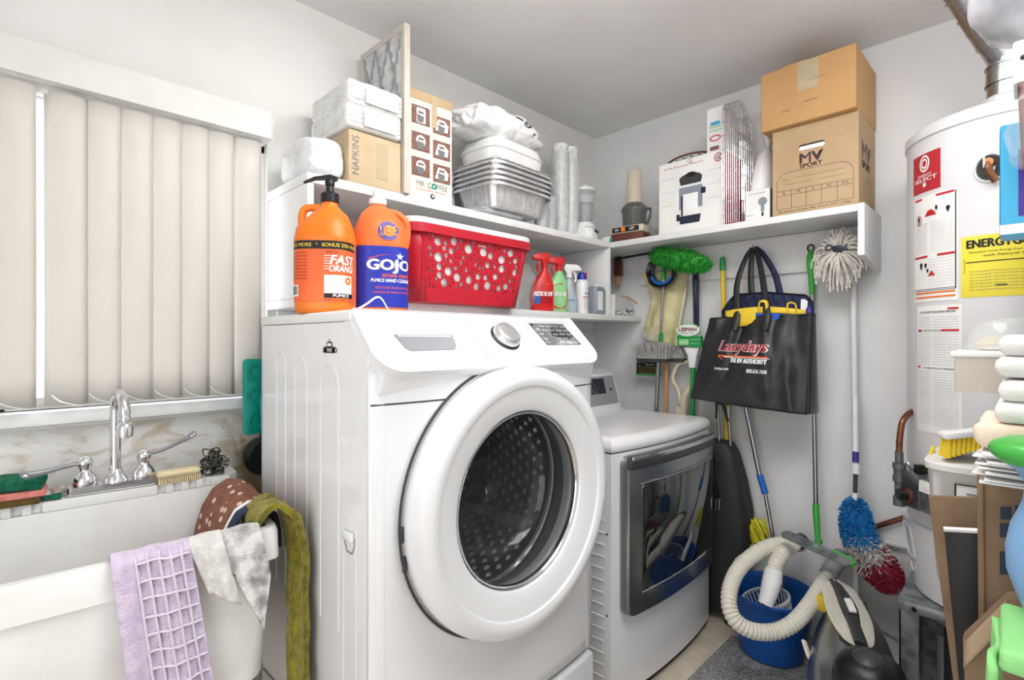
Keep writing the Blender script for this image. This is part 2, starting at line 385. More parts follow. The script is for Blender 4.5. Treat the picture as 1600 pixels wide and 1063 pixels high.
def thing(name, label, cat, loc=(0, 0, 0), rz=0, group=None):
    o = bpy.data.objects.new(name, None); C.objects.link(o); o.location = loc; o.rotation_euler = (0, 0, rz); o.empty_display_size = .05
    return tag(o, label, cat, group)
def struct(o): o['kind'] = 'structure'; return o
RB = -PI/2      # things on the back wall face the window side: local x runs right, local -y towards the room
# ================================================================ the room
XB, YA, ZC, XW, YR = 2.55, 1.845, 2.515, -1.05, -.47
struct(MB().box(XW-.1, YR-.1, -.06, XB+.1, YA+.1, 0).build('floor', 'tile'))
struct(MB().box(XW-.1, YR-.1, ZC, XB+.1, YA+.1, ZC+.06).build('ceiling', 'ceiling'))
WX0, WX1, WZ0, WZ1 = -.62, .662, 1.125, 1.985
m = MB(); m.box(XW, YA, 0, XB+.1, YA+.1, WZ0); m.box(XW, YA, WZ1, XB+.1, YA+.1, ZC); m.box(XW, YA, WZ0, WX0, YA+.1, WZ1); m.box(WX1, YA, WZ0, XB+.1, YA+.1, WZ1)
struct(m.build('wall_left', 'stained', weld=False))
struct(MB().box(XB, YR-.1, 0, XB+.1, YA+.1, ZC).build('wall_back', 'wall'))
struct(MB().box(XW, YR-.1, 0, XB, YR, ZC).build('wall_right', 'wall'))
struct(MB().box(XW-.1, YR-.1, 0, XW, YA+.1, ZC).build('wall_front', 'wall'))
# window: frame, glass, sill
w = MB()
for (a, b, c, d) in ((WX0, WX1, WZ0, WZ0+.03), (WX0, WX1, WZ1-.03, WZ1), (WX0, WX0+.03, WZ0, WZ1), (WX1-.03, WX1, WZ0, WZ1), (-.02, .02, WZ0, WZ1)):
    w.box(a, YA+.03, c, b, YA+.06, d)
wo = struct(w.build('window_1', 'plastic_white'))
MB().box(WX0+.03, YA+.043, WZ0+.03, WX1-.03, YA+.047, WZ1-.03).build('pane', 'glass', wo)
struct(MB().box(WX0-.02, YA-.05, 1.088, .655, YA+.03, 1.125, .006).build('trim_1', 'shelf'))
MBl = MB().box(WX0-.02, YA-.012, 1.075, .655, YA, 1.088, .003); struct(MBl.build('trim_2', 'shelf'))
# rail board under the shelf on the back wall
struct(MB().box(XB-.018, .43, 1.611, XB, 1.527, 1.784, .002).build('trim_3', 'shelf'))
# ceiling lamp (just above the frame)
t = thing('ceiling_lamp', 'white fluorescent ceiling lamp with two bare tubes above the washer', 'ceiling lamp', (1.03, .72, ZC))
MB().box(-.45, -.09, -.045, .45, .09, 0, .01).build('housing', 'plastic_white', t)
for s in (-1, 1): MB().cyl((-.43, s*.05, -.065), (.43, s*.05, -.065), .014).build('tube', 'lamp', t)
for s in (-1, 1): MB().box(s*.43-.012, -.08, -.085, s*.43+.012, .08, -.045, .004).build('tube_holder', 'plastic_white', t)
# vertical blind
t = thing('vertical_blind', 'cream vertical blind closed over the window, under a white valance', 'blind', (0, 1.76, 1.14))
m = MB(); m.prism([(-.02, .822), (-.02, .908), (0, .915), (.075, .915), (.075, .822)], -.62, .638, 'x', .004); m.build('valance', 'valance', t)
MB().prism([(-.021, .823), (-.021, .909), (0, .917), (.076, .917), (.076, .823)], .6385, .642, 'x', .001).build('end_cap', 'valance', t)
MB().box(-.6, .02, .80, .62, .05, .825, .003).build('head_rail', 'valance', t)
edges = [.6165-.0738*k for k in range(8)]+[.078-.079*k for k in range(0, 9)]
xs = [(.6165-.074*k-.088, .6165-.074*k, 0) for k in range(7)]
xs = [(e-.083, e, .010+(.0006*i)) for i, e in enumerate((.616, .5337, .464, .392, .3213, .248, .174))]
xs += [(.094, .160, .028)] + [(.0-.012-.088*k, .0755-.088*k, .010) for k in range(8)]
for i, (a, b, off) in enumerate(xs):
    rnd = random.random()
    def f(u, v, a=a, b=b, off=off, rnd=rnd):
        x = a+(b-a)*u; y = off-.012*math.sin(PI*u)+.012*(1-u)+.002*math.sin(3*v+rnd*6)*(1-v)
        return Vector((x+.0015*math.sin(2*v+rnd*9)*(1-v), y, .0+.81*v+.002*rnd))
    sl = MB().sheet(f, 6, 10).build('slat', 'vinyl', t, thick=.0016)
    MB().tube(smooth_path([Vector((a+.012, -.006, .03)), Vector((a+.03, -.012, .012)), Vector((a+.07, -.010, -.002))], 4), .0011, 6).build('bead_chain', 'plastic_white', sl)
# floor mat
tag(MB().box(1.0, -.05, 0, 2.30, .93, .012, .004).build('floor_mat', 'rug', loc=(1.6, .44, 0)), 'flat speckled grey carpet mat in front of the dryer', 'mat')
# ---------------------------------------------------------------- shelves
t = thing('wall_shelf', 'white painted two-level wall shelf over the washer, with end panels', 'shelf', (.662, 1.527, 1.41))
W_ = dict(world=True)
MB().box(.662, 1.527, 1.784, XB, YA, 1.814, .002).build('shelf_board', 'shelf', t, **W_)
MB().box(.662, 1.527, 1.412, XB, YA, 1.440, .002).build('shelf_board', 'shelf', t, **W_)
MB().box(.664, 1.530, 1.441, .684, YA, 1.783, .001).build('end_panel', 'shelf', t, **W_)
MB().box(2.232, 1.530, 1.441, 2.250, YA, 1.783, .001).build('divider', 'shelf', t, **W_)
MB().box(.69, YA-.02, 1.375, XB, YA, 1.411).build('cleat', 'shelf', t, **W_)
t = thing('wall_shelf', 'white painted single shelf on the back wall, with a hanging end panel', 'shelf', (2.248, .43, 1.62))
MB().box(2.248, .45, 1.785, XB, 1.526, 1.8135, .002).build('shelf_board', 'shelf', t, **W_)
MB().prism([(2.248, 1.622), (2.248, 1.8138), (XB, 1.8138), (XB, 1.585)], .428, .449, 'y', .002).build('end_panel', 'shelf', t, **W_)
# ================================================================ washer (front at Y=1.0)
WX0_, WX1_, WF, WB_, WT, PZ = .578, 1.388, 1.0, 1.66, 1.38, .311
t = thing('washing_machine', 'tall white front-loading washing machine with a round porthole door, beside the sink', 'washing machine', (.983, 1.33, 0))
DC = Vector((1.005, 0, .885)); HR = .322
# body shell: sides, back, top
def front_y(x, z=0):
    u = (x-.983)/.405; return WF+.022*abs(u)**3.2
m = MB()
prof = [(WF+.03, PZ+.004), (WF+.022, 1.255), (1.10, 1.352), (WB_, 1.352), (WB_, PZ+.004)]
m.prism(prof, WX0_, WX0_+.006, 'x'); m.prism(prof, WX1_-.006, WX1_, 'x')
m.box(WX0_, WB_-.006, PZ+.004, WX1_, WB_, 1.352); m.box(WX0_, WF+.03, PZ+.004, WX1_, WB_, PZ+.012)
m.build('cabinet', 'enamel', t, ang=30, **W_)
# front plate with the round opening
def ringplate():
    m = MB(); N = 96; ze0, ze1 = PZ+.004, 1.25; rings = []
    for k in range(N):
        a = 2*PI*k/N; c, s = math.cos(a), math.sin(a)
        tx = ((WX1_-DC.x) if c > 0 else (DC.x-WX0_))/max(abs(c), 1e-6); tz = ((ze1-DC.z) if s > 0 else (DC.z-ze0))/max(abs(s), 1e-6)
        R = min(tx, tz); row = []
        for j in range(9):
            r = HR+(R-HR)*j/8; x, z = DC.x+r*c, DC.z+r*s; row.append(m.bm.verts.new(Vector((x, front_y(x), z))))
        rings.append(row)
    for k in range(N):
        for j in range(8): m.bm.faces.new((rings[k][j], rings[(k+1) % N][j], rings[(k+1) % N][j+1], rings[k][j+1]))
    return m
ringplate().build('front_panel', 'enamel', t, ang=40, thick=.004, **W_)
m = MB()
for (a, b) in ((WX0_+.004, .775), (1.236, WX1_-.004)):
    n = 6
    for i in range(n):
        x0, x1 = a+(b-a)*i/n, a+(b-a)*(i+1)/n
        m.tube([(x0, front_y(x0)-.0015, 1.166), (x1, front_y(x1)-.0015, 1.166)], .0022, 6)
m.build('panel_seam', 'gap', t, **W_)
# corner posts (rounded front corners)
for x, s in ((WX0_, 1), (WX1_, -1)):
    MB().prism([(x+s*.001, WF+.06), (x-s*.0005, WF+.042), (x+s*.001, WF+.031), (x+s*.007, WF+.022), (x+s*.018, WF+.0165), (x+s*.035, WF+.0135), (x+s*.035, WF+.06)], PZ+.004, 1.25, 'z').build('corner_post', 'enamel', t, ang=60, **W_)
# top
MB().box(WX0_-.002, 1.10, 1.353, WX1_+.002, WB_+.004, 1.38, .007, 3).build('top_panel', 'enamel', t, **W_)
# control panel: slanted slab, u = X, v down the slope
PO = Vector((0, 1.125, 1.386)); PD = Vector((0, -.140, -.143)).normalized(); PN = Vector((0, PD.z, -PD.y))   # outward normal (towards the room)
def pm(u, v, h=0): return Vector((u, 0, 0))+PO+PD*v+PN*h
def slab(poly, h0, h1, bev=0, seg=3):
    m = MB(); m.prism([(u, -v) for u, v in poly], 0, 1, 'y')
    for v in m.bm.verts: v.co = pm(v.co.x, -v.co.z, h0+(h1-h0)*v.co.y)
    if bev:
        top = [f for f in m.bm.faces if all(abs((v.co-PO).dot(PN)-h1) < 1e-5 for v in f.verts)]
        es = [e for f in top for e in f.edges if len([g for g in e.link_faces if g in top]) == 1]
        bmesh.ops.bevel(m.bm, geom=es, offset=bev, segments=seg, affect='EDGES', profile=.5)
    return m
pl = [(x, z) for x, z in rrect(WX0_+.002, -.205, WX1_-.002, -.002, (.06, .014, .02, .07), 8)]
pl = [(x, -z) for x, z in pl]
cp = slab(pl, -.055, 0, .012, 4).build('control_panel', 'enamel', t, ang=50, **W_)
# under-panel skirt
MB().prism([(WF+.03, 1.165), (WF+.004, 1.20), (WF-.004, 1.235), (WF+.03, 1.27)], WX0_+.02, WX1_-.02, 'x', .006).build('upper_fascia', 'enamel', t, **W_)
wp = t
def pmap(h): return lambda u, v: pm(u, -v, h)
m = MB(); m.plate(pmap(.0012), .9155, -.19, .9168, -.004, 1, 1); m.build('drawer_seam', 'greyink', cp, **W_)
# detergent drawer pull
dr = slab([(.668, .090), (.842, .088), (.834, .128), (.822, .140), (.690, .142), (.680, .134)], -.002, .0012, .001, 1).build('drawer_pull', 'grey', cp, **W_)
MB().plate(pmap(.0018), .676, -.0965, .834, -.092).build('pull_lip', 'plastic_white', cp, **W_)
m = MB(); m.text('start', .016, .004, pmap(.002), cx=.765, cz=-.156); m.lathe([(.0035, 0), (.0045, 0)], (0, 0, 0), 16, 'z')
for v in m.bm.verts:
    if v.co.length < .01: v.co = pm(.785+v.co.x, .156+v.co.y, .002)
m.build('lettering', 'greyink', cp, **W_)
# knob
kc = pm(1.028, .098, 0)
def tolathe(prof, mt, name, parent, n=40, seg=None):
    m = MB(); m.lathe(prof, (0, 0, 0), n, 'z', True); q = PN.to_track_quat('Z', 'Y').to_matrix()
    for v in m.bm.verts: v.co = kc+q @ v.co
    return m.build(name, mt, parent, ang=30, **W_)
kn = tolathe([(.047, .001), (.047, .004), (.044, .006)], 'black', 'knob_ring', cp)
kb = tolathe([(.041, .004), (.043, .008), (.041, .020), (.037, .026), (.034, .028), (.032, .026), (.030, .028), (.012, .029)], 'dialmetal', 'dial', cp)
m = MB()
for sx in (-1, 1):
    for k in range(4):
        m.text('Cotton Eco'[:9-k % 3], .035-.005*(k % 3), .0042, pmap(.0018), cx=1.028+sx*.083+(.003*k if sx < 0 else .004*k), cz=-.050-.030*k)
m.build('lettering', 'greyink', cp, **W_)
dp = slab([(1.170, .018), (1.335, .018), (1.352, .128), (1.187, .128)], -.001, .0015, .001, 1).build('display_panel', 'display', cp, **W_)
m = MB(); r = random.Random(3)
words_ = ['Temp', 'Rinse', 'Soil', 'Delay', 'Sanitize', 'Steam', 'Pre', 'Eco', 'Spin', 'Start', 'Lock', 'Pure']
for i in range(6):
    for j in range(5):
        u = 1.185+j*.034+i*.0028; v = .030+i*.0175
        if r.random() < .88: m.text(words_[(i*5+j) % 12], .018+.006*r.random(), .0052, pmap(.0022), cx=u, cz=-v)
for i in range(4): m.plate(pmap(.0022), 1.186+.0028*i, -.036-.0235*i, 1.199+.0028*i, -.0335-.0235*i)
m.build('lettering', 'white', dp, **W_)
# door
PR = [(.300, WF+.004), (.354, WF-.004), (.357, WF-.020), (.354, WF-.050), (.345, WF-.066), (.330, WF-.073), (.315, WF-.073), (.304, WF-.069), (.300, WF-.064), (.285, WF-.060), (.250, WF-.054), (.238, WF-.048), (.232, WF-.036), (.230, WF-.010), (.24, WF+.02)]
dd = MB().lathe(PR, DC, 96, 'y').build('door', 'enamel', t, ang=28, **W_)
MB().lathe([(.3575, WF-.0005), (.3640, WF-.0005), (.3645, WF-.003), (.3580, WF-.004)], DC+Vector((-.002, 0, .001)), 96, 'y').build('door_gap', 'gap', t, **W_)
MB().lathe([(.2315, WF-.040), (.2285, WF-.044), (.224, WF-.040), (.2225, WF-.030), (.228, WF-.022)], DC, 72, 'y').build('glass_rim', 'chrome', dd, ang=60, **W_)
MB().lathe([(.2275, WF-.032), (.221, WF-.022), (.213, WF+.02), (.205, WF+.075), (.17, WF+.10), (.10, WF+.115), (.0005, WF+.12)], DC, 72, 'y').build('porthole', 'tint', dd, ang=60, thick=.003, **W_)
for z in (.80, .93): pass
for a in (182, 193):
    x, z = DC.x+.3585*math.cos(math.radians(a)), DC.z+.3585*math.sin(math.radians(a))
    MB().box(x-.006, WF-.008, z-.018, x+.004, WF, z+.018, .001).build('hinge_tab', 'darkgrey', t, **W_)
MB().lathe([(HR+.002, WF+.002), (.30, WF+.03), (.268, WF+.045), (.262, WF+.07), (.285, WF+.09)], DC, 72, 'y').build('gasket', 'rubber', t, ang=60, **W_)
dm = MB().lathe([(.272, WF+.085), (.262, WF+.095), (.272, WF+.105), (.285, WF+.12), (.285, WF+.42), (.26, WF+.47), (.08, WF+.48), (.001, WF+.48)], DC, 72, 'y').build('drum', 'drum', t, ang=50, **W_)
MB().lathe([(.258, WF+.083), (.262, WF+.079), (.266, WF+.083)], DC, 72, 'y').build('drum_ring', 'chrome', dm, **W_)
m = MB()
for i in range(9):
    for k in range(40):
        a = 2*PI*(k+.5*(i % 2))/40; y = WF+.15+.032*i
        c = DC+Vector((.283*math.cos(a), y, .283*math.sin(a))); n_ = -Vector((math.cos(a), 0, math.sin(a))); tg = Vector((-math.sin(a), 0, math.cos(a)))
        vs_ = [m.bm.verts.new(c+tg*.013*p+Vector((0, .010*q, 0))) for p, q in ((-1, 0), (0, -1), (1, 0), (0, 1))]; ap = m.bm.verts.new(c+n_*.009)
        for j in range(4): m.bm.faces.new((vs_[j], vs_[(j+1) % 4], ap))
for rr in (.06, .10, .14, .18, .22, .25):
    for k in range(int(rr*150)):
        a = 2*PI*k/int(rr*150); c = DC+Vector((rr*math.cos(a), WF+.474, rr*math.sin(a)))
        vs_ = [m.bm.verts.new(c+Vector((.012*p, 0, .012*q))) for p, q in ((-1, 0), (0, -1), (1, 0), (0, 1))]; ap = m.bm.verts.new(c+Vector((0, -.008, 0)))
        for j in range(4): m.bm.faces.new((vs_[j], vs_[(j+1) % 4], ap))
m.build('drum_dimples', 'alu', dm, smooth=False, kind='stuff', **W_)
for k in range(3):
    a = math.radians(200+120*k); c = DC+Vector((.262*math.cos(a), 0, .262*math.sin(a)))
    MB().box(c.x-.02, WF+.14, c.z-.02, c.x+.02, WF+.43, c.z+.02, .012, 3).build('drum_paddle', 'grey', dm, **W_)
# side embossing, access hatch and decal
def smap(x): return lambda y, z: Vector((x, 1.66-y, z))
for (ya, yb, zt) in ((1.54, 1.475, 1.275), (1.41, 1.335, 1.262), (1.255, 1.16, 1.25)):
    mid = (ya+yb)/2; r_ = (ya-yb)/2
    pts = [(WX0_, ya, .62)]+[(WX0_, mid+r_*math.cos(a*PI/8), zt-r_+r_*math.sin(a*PI/8)) for a in range(9)]+[(WX0_, yb, .62)]
    MB().tube(pts, .0022, 6).build('side_rib', 'enamel', t, **W_)
MB().box(WX0_-.010, 1.080, .850, WX0_+.001, 1.128, .872, .005, 3).build('hatch_pull', 'enamel', t, **W_)
MB().tube([(WX0_, 1.128, .86), (WX0_, 1.128, .845), (WX0_, 1.115, .822), (WX0_, 1.093, .822), (WX0_, 1.080, .845), (WX0_, 1.08, .86)], .0025, 6).build('hatch_edge', 'grey', t, **W_)
MB().tube([(WX0_, 1.076, .88), (WX0_, 1.076, .36), (WX0_, 1.135, .36), (WX0_, 1.135, .88), (WX0_, 1.076, .88)], .0018, 6).build('service_hatch', 'enamel', t, **W_)
dcl = MB(); cm = lambda y, z: Vector((WX0_-.0008, 1.205-y, 1.290+z))
for pl_ in (rrect(-.030, -.012, .030, .004, .004, 3), rrect(-.016, .002, .016, .016, .007, 3), rrect(-.002, .016, .002, .022, .001, 2)):
    dcl.holed(pl_, [[(x*.86+0, (z+(.004 if i < 0 else 0))*1) for x, z in pl_]] if False else [], cm)
for s in (-1, 1):
    for q in (0, 1): dcl.holed(circ(s*(.033-.012*q), -.005, .006), [], cm)
dcl = dcl.build('decal', 'darkgrey', t, **W_)
m = MB(); cm2 = lambda y, z: Vector((WX0_-.0014, 1.205-y, 1.290+z)); m.text('FAKE', .026, .007, cm2, cz=-.004); m.holed(circ(-.033, -.005, .003), [], cm2); m.holed(circ(.033, -.005, .003), [], cm2); m.holed(rrect(-.011, .005, .011, .012, .003, 3), [], cm2)
m.build('lettering', 'white', dcl, **W_)
# pedestal
pd = MB().box(WX0_, WF+.03, .012, WX1_, WB_, PZ-.004, .006).build('pedestal', 'enamel', t, **W_)
MB().prism([(x, front_y(x)-.012) for x in [WX0_+.004+.8*i/10 for i in range(11)]]+[(WX1_-.004, WF+.04), (WX0_+.004, WF+.04)], .03, .298, 'z', .012, 3, True).build('drawer', 'enamel', pd, ang=50, **W_)
for sx in (.62, 1.34):
    for sy in (1.08, 1.6): MB().cyl((sx, sy, 0), (sx, sy, .014), .022).build('foot', 'black', pd, **W_)
# ================================================================ dryer
DX0, DX1, DF, DB = 1.540, 2.322, 1.045, 1.72
t = thing('tumble_dryer', 'white tumble dryer with a square glass door, between the washer and the back wall', 'dryer', ((DX0+DX1)/2, 1.4, 0))
def dfy(x, k=.036):
    u = (x-(DX0+DX1)/2)/((DX1-DX0)/2); return DF-k*(1-abs(u)**2.2)
def plan(k, inset=0, b=DB):
    xs_ = [DX0+inset+(DX1-DX0-2*inset)*i/24 for i in range(25)]
    return [(x, dfy(x, k)+inset) for x in xs_]+[(DX1-inset, b-inset), (DX0+inset, b-inset)]
MB().prism(plan(.032), .035, .905, 'z').build('cabinet', 'enamel', t, ang=40, **W_)
MB().prism([(x, y+.002) for x, y in plan(.030, .003)], .903, .911, 'z').build('seam', 'gap', t, ang=40, **W_)
top = MB(); secs = []
m = MB(); rows = []
for (ins, z) in ((.0, .910), (-.004, .918), (-.004, .932), (.004, .948), (.018, .957), (.04, .960)):
    rows.append([m.bm.verts.new((x, y, z)) for x, y in plan(.036, ins)])
for a, b in zip(rows, rows[1:]):
    for k in range(len(a)): m.bm.faces.new((a[k], a[(k+1) % len(a)], b[(k+1) % len(a)], b[k]))
m.bm.faces.new(rows[-1]); m.bm.faces.new(rows[0][::-1])
m.build('top_panel', 'enamel', t, ang=40, **W_)
# console at the back
con = MB().prism([(1.50, .958), (1.55, 1.135), (1.60, 1.16), (1.66, 1.155), (1.72, 1.05), (1.72, .958)], DX0+.02, DX1-.015, 'x', .008, 2, True).build('console', 'enamel', t, ang=40, **W_)
cn = Vector((0, -.177, .05)).normalized()
def conmap(h): return lambda x, z: Vector((x, 1.50+(z-.958)*.05/.177, z))+cn*h
MB().plate(conmap(.0015), 2.02, .985, 2.29, 1.125).build('console_face', 'grey', con, **W_)
MB().plate(conmap(.0025), 2.05, 1.04, 2.20, 1.115).build('console_display', 'display', con, **W_)
MB().plate(conmap(.0030), 2.235, 1.05, 2.25, 1.062).build('button', 'black', con, **W_)
# door following the bulge
def dmap(h, k=.034): return lambda x, z: Vector((x, dfy(x, k)-h, z))
def curved(poly_x0, x1, z0, z1, h0, h1, r, name, mt, parent, bev=.006):
    m = MB(); n = 16; P_ = rrect(poly_x0, z0, x1, z1, r, 6)
    m.holed(P_, [], lambda x, z: Vector((x, 0, z)))
    # simple slab: strips along x
    m.bm.free(); m = MB()
    cols = []
    def span(x):
        rr = r if isinstance(r, (int, float)) else r[0]
        d = min(x-poly_x0, x1-x)
        c = 0 if d >= rr else rr-math.sqrt(max(rr*rr-(rr-d)**2, 0))
        return z0+c, z1-c
    for i in range(n*2+1):
        u = i/(n*2); x = poly_x0+(x1-poly_x0)*(.5-.5*math.cos(PI*u)); a, b = span(x); y0 = dfy(x)-h0; y1 = dfy(x)-h1
        ed = min(1, min(x-poly_x0, x1-x)/bev) if bev else 1; y1e = y0+(y1-y0)*math.sqrt(max(0, 1-(1-ed)**2))
        cols.append([m.bm.verts.new(v) for v in ((x, y0, a), (x, y0+(y1e-y0)*.7, a), (x, y1e, a+bev), (x, y1e, b-bev), (x, y0+(y1e-y0)*.7, b), (x, y0, b))])
    for a, b in zip(cols, cols[1:]):
        for k in range(5): m.bm.faces.new((a[k], b[k], b[k+1], a[k+1]))
    return m.build(name, mt, parent, ang=50, **W_)
door = curved(1.582, 2.270, .320, .893, 0, .034, .035, 'door', 'steel', t)
curved(1.582, 2.272, .848, .896, .030, .046, .01, 'door_handle', 'darkgrey', door, .012)
curved(1.592, 2.264, .880, .8965, .044, .0475, .004, 'handle_trim', 'chrome', door, .003)
win = curved(1.650, 2.240, .400, .790, .030, .0385, .03, 'door_glass', 'ovenglass', door, .004)
curved(1.640, 2.248, .790, .796, .033, .0395, .001, 'glass_trim', 'chrome', door, .002)
m = MB(); 
pts = [(1.655, .80), (1.655, .44), (1.69, .41), (2.20, .41), (2.245, .44), (2.25, .80)]
m.tube([dmap(.0395)(x, z) for x, z in smooth_path([Vector((1.65, 0, .41)), Vector((1.85, 0, .408)), Vector((2.05, 0, .408)), Vector((2.25, 0, .412))], 6) and [(1.65+.585*i/14, .402) for i in range(15)]], .0025, 6)
m.build('glass_trim', 'chrome', door, **W_)
# louvres on the left side and kick shadow
for k in range(17):
    z = .10+.043*k
    MB().tube([(DX0-.0005, 1.075, z+.006), (DX0-.001, 1.22, z), (DX0-.0005, 1.30, z-.006)], .0035, 6).build('louvre', 'enamel', t, **W_)
for z in (.62, .33): MB().cyl((DX0-.002, 1.063, z), (DX0+.001, 1.063, z), .004, n=10).build('screw', 'darkgrey', t, **W_)
MB().prism(plan(.025, .012), 0, .036, 'z').build('kick_shadow', 'black', t, **W_)  # black base stands in for the shade under the cabinet
# ================================================================ laundry sink
SA = math.radians(-4.4)
t = thing('laundry_sink', 'white plastic laundry sink with a raised tap deck, under the window', 'sink', (.489, 1.276, 0), SA)
SW, SD, SZ = .66, .515, .862     # x from -SW to 0, y from 0 to SD
def sring(ins, z, r=.03, dy=0):
    return [(x, y, z) for x, y in rrect(-SW+ins, ins+dy, -ins, SD-ins, r, 4)]
m = MB(); rows = []
for (ins, z, r) in ((.024, .50, .06), (.012, .785, .035), (.010, .786, .03), (-.001, .787, .025), (0, .850, .03), (.004, .862, .03), (.020, .862, .025), (.026, .855, .02), (.034, .60, .03), (.06, .535, .04), (.12, .520, .04)):
    q = rrect(-SW+ins, ins, -ins, SD-.004-max(0, ins) if z > .853 or r < .1 else SD, r, 4); rows.append([m.bm.verts.new((x, y, z)) for x, y in q])
for a, b in zip(rows, rows[1:]):
    for k in range(len(a)): m.bm.faces.new((a[k], a[(k+1) % len(a)], b[(k+1) % len(a)], b[k]))
m.bm.faces.new(rows[-1]); m.bm.faces.new(rows[0][::-1])
basin = m.build('basin', 'sinkw', t, ang=40)
# tap deck at the back with little drain notches in its front edge
poly = []; x = -SW+.004; fr = .385
poly.append((x, fr))
for n0 in [-.60+.036*k for k in range(5)]+[-.205+.0001]+[-.205+.036*k for k in range(1, 4)]:
    poly += [(n0, fr), (n0, fr+.012), (n0+.020, fr+.012), (n0+.020, fr)]
poly += [(-.03, fr), (-.004, fr+.03), (-.004, SD-.004), (-SW+.004, SD-.004)]
MB().prism(poly, .890, .915, 'z', .002, 2).build('tap_deck', 'sinkw', t, ang=30)
MB().box(-SW+.03, fr+.0005, .53, -.03, SD-.005, .8895).build('deck_support', 'sinkw', t)
MB().cyl((-.33, .25, .519), (-.33, .25, .524), .035, n=24).build('drain', 'chrome', t)
for (lx, ly) in ((-SW+.12, .12), (-.12, .12), (-SW+.12, SD-.12), (-.12, SD-.12)):
    MB().prism([(lx-.022, ly-.022), (lx+.022, ly-.022), (lx+.022, ly+.022), (lx-.022, ly+.022)], 0, .53, 'z', .004).build('leg', 'sinkw', t)
# tap
t = thing('sink_tap', 'chrome two-handle tap with a swan-neck spout, on the sink deck', 'tap', (.228, 1.715, .9155), SA)
MB().prism(rrect(-.098, -.026, .098, .026, .012, 4), 0, .022, 'z', .005).build('base_plate', 'chrome', t, ang=40)
MB().lathe([(.028, .020), (.026, .030), (.018, .042), (.014, .055)], (0, 0, 0), 24).build('collar', 'chrome', t)
pts = smooth_path([(0, 0, .04), (0, 0, .12), (0, 0, .205), (.001, -.014, .238), (.005, -.045, .255), (.010, -.078, .246), (.013, -.094, .222), (.014, -.096, .205)], 6)
MB().tube(pts, .0125, 14).build('spout', 'chrome', t)
ae = MB(); ae.lathe([(.010, .206), (.0125, .198), (.0125, .192), (.009, .188), (.014, .183), (.018, .176), (.018, .160), (.0165, .150), (.012, .148)], (.014, -.096, 0), 24, cap=True); ae.build('aerator', 'chrome', t, ang=40)
for s in (-1, 1):
    h = MB().lathe([(.026, .020), (.027, .030), (.024, .044), (.014, .055), (.011, .062), (.015, .070), (.017, .080), (.013, .091), (.004, .096)], (s*.062, 0, 0), 24, cap=True).build('handle', 'chrome', t, ang=50)
    if s < 0: pts = [(-.072, -.004, .080), (-.115, -.045, .080), (-.150, -.085, .082), (-.170, -.108, .086), (-.176, -.115, .087)]
    else: pts = [(.074, -.004, .082), (.105, -.022, .094), (.140, -.040, .114), (.168, -.052, .132), (.176, -.055, .136)]
    rr = [.006, .006, .009, .013, .004] if s < 0 else [.005, .006, .008, .011, .004]
    sp = smooth_path(pts, 5); r5 = []
    for i in range(len(sp)):
        q = i/5; k = min(int(q), 3); r5.append(rr[k]+(rr[k+1]-rr[k])*(q-k))
    MB().tube(sp, r5, 12, flat=.55).build('lever', 'steel', h)
# things on the deck (local placement by pixel on z = .916)
def deck(x, y, z=.916): return F(x, y, z)
def cushion(w, d, h, sag=.003, seed=0):
    m = MB(); m.box(-w/2, -d/2, 0, w/2, d/2, h, min(h, d)*.32, 3)
    bmesh.ops.subdivide_edges(m.bm, edges=m.bm.edges, cuts=2, use_grid_fill=True)
    for v in m.bm.verts: v.co += Vector((1, 1, .6))*noise.noise(v.co*40+Vector((seed, 0, 0)))*sag*1.6
    return m
b = (.028, 1.735)
for i, (mt, w, d, h, lab, cat, nm) in enumerate((('sponge_o', .135, .075, .016, 'flat olive-brown sponge at the bottom of the pile on the sink deck', 'sponge', 'sponge'), ('sponge_p', .13, .075, .018, 'pink sponge between the green cloth and the brown sponge', 'sponge', 'sponge'), ('sponge_g', .13, .08, .030, 'folded dark green scouring cloth on top of the pink sponge', 'cloth', 'scouring_cloth'))):
    z = .9165+(0, .0165, .035)[i]
    o = cushion(w, d, h, (.001, .0015, .006)[i], i).build(nm, mt, ang=60); o.location = (b[0]-.012*(i == 0), b[1]-.012, z); o.rotation_euler = (0, 0, -.10); tag(o, lab, cat)
t = thing('scrub_brush', 'cream plastic scrubbing brush lying right of the tap', 'brush', (.365, 1.682, .9165), SA+.05)
MB().box(-.052, -.020, .016, .052, .020, .034, .008, 3).build('handle', 'bonecol', t)
m = MB()
for i in range(20):
    for j in range(5): m.box(-.048+.005*i, -.016+.0078*j, 0, -.045+.005*i, -.0135+.0078*j, .017)
m.build('bristles', 'bonecol', t, kind='stuff', smooth=False)
m = MB(); r = random.Random(5)
for k in range(60):
    c = Vector((r.gauss(0, .015), r.gauss(0, .013), .034+r.gauss(0, .013))); pts = []
    ax = Vector((r.gauss(0, 1), r.gauss(0, 1), r.gauss(0, 1))).normalized(); u = ax.orthogonal().normalized(); w = ax.cross(u); R = .008+.011*r.random()
    for i in range(10):
        a = 2*PI*i/10; p = c+R*(u*math.cos(a)+w*math.sin(a))+ax*.004*math.sin(2*a); p.z = max(p.z, .001); pts.append(p)
    m.tube(pts, .0022, 4, closed=True)
o = m.build('scouring_pad', 'wool', smooth=False); o.location = (.455, 1.690, .9165); tag(o, 'tangled stainless steel scouring pad at the right end of the sink deck', 'scouring pad')
o = cushion(.045, .022, .012, .003, 4).build('scourer', 'sponge_g'); o.location = (.098, 1.705, .917); o.rotation_euler = (0, 0, .1); tag(o, 'small dark green scourer left of the tap base', 'scourer')
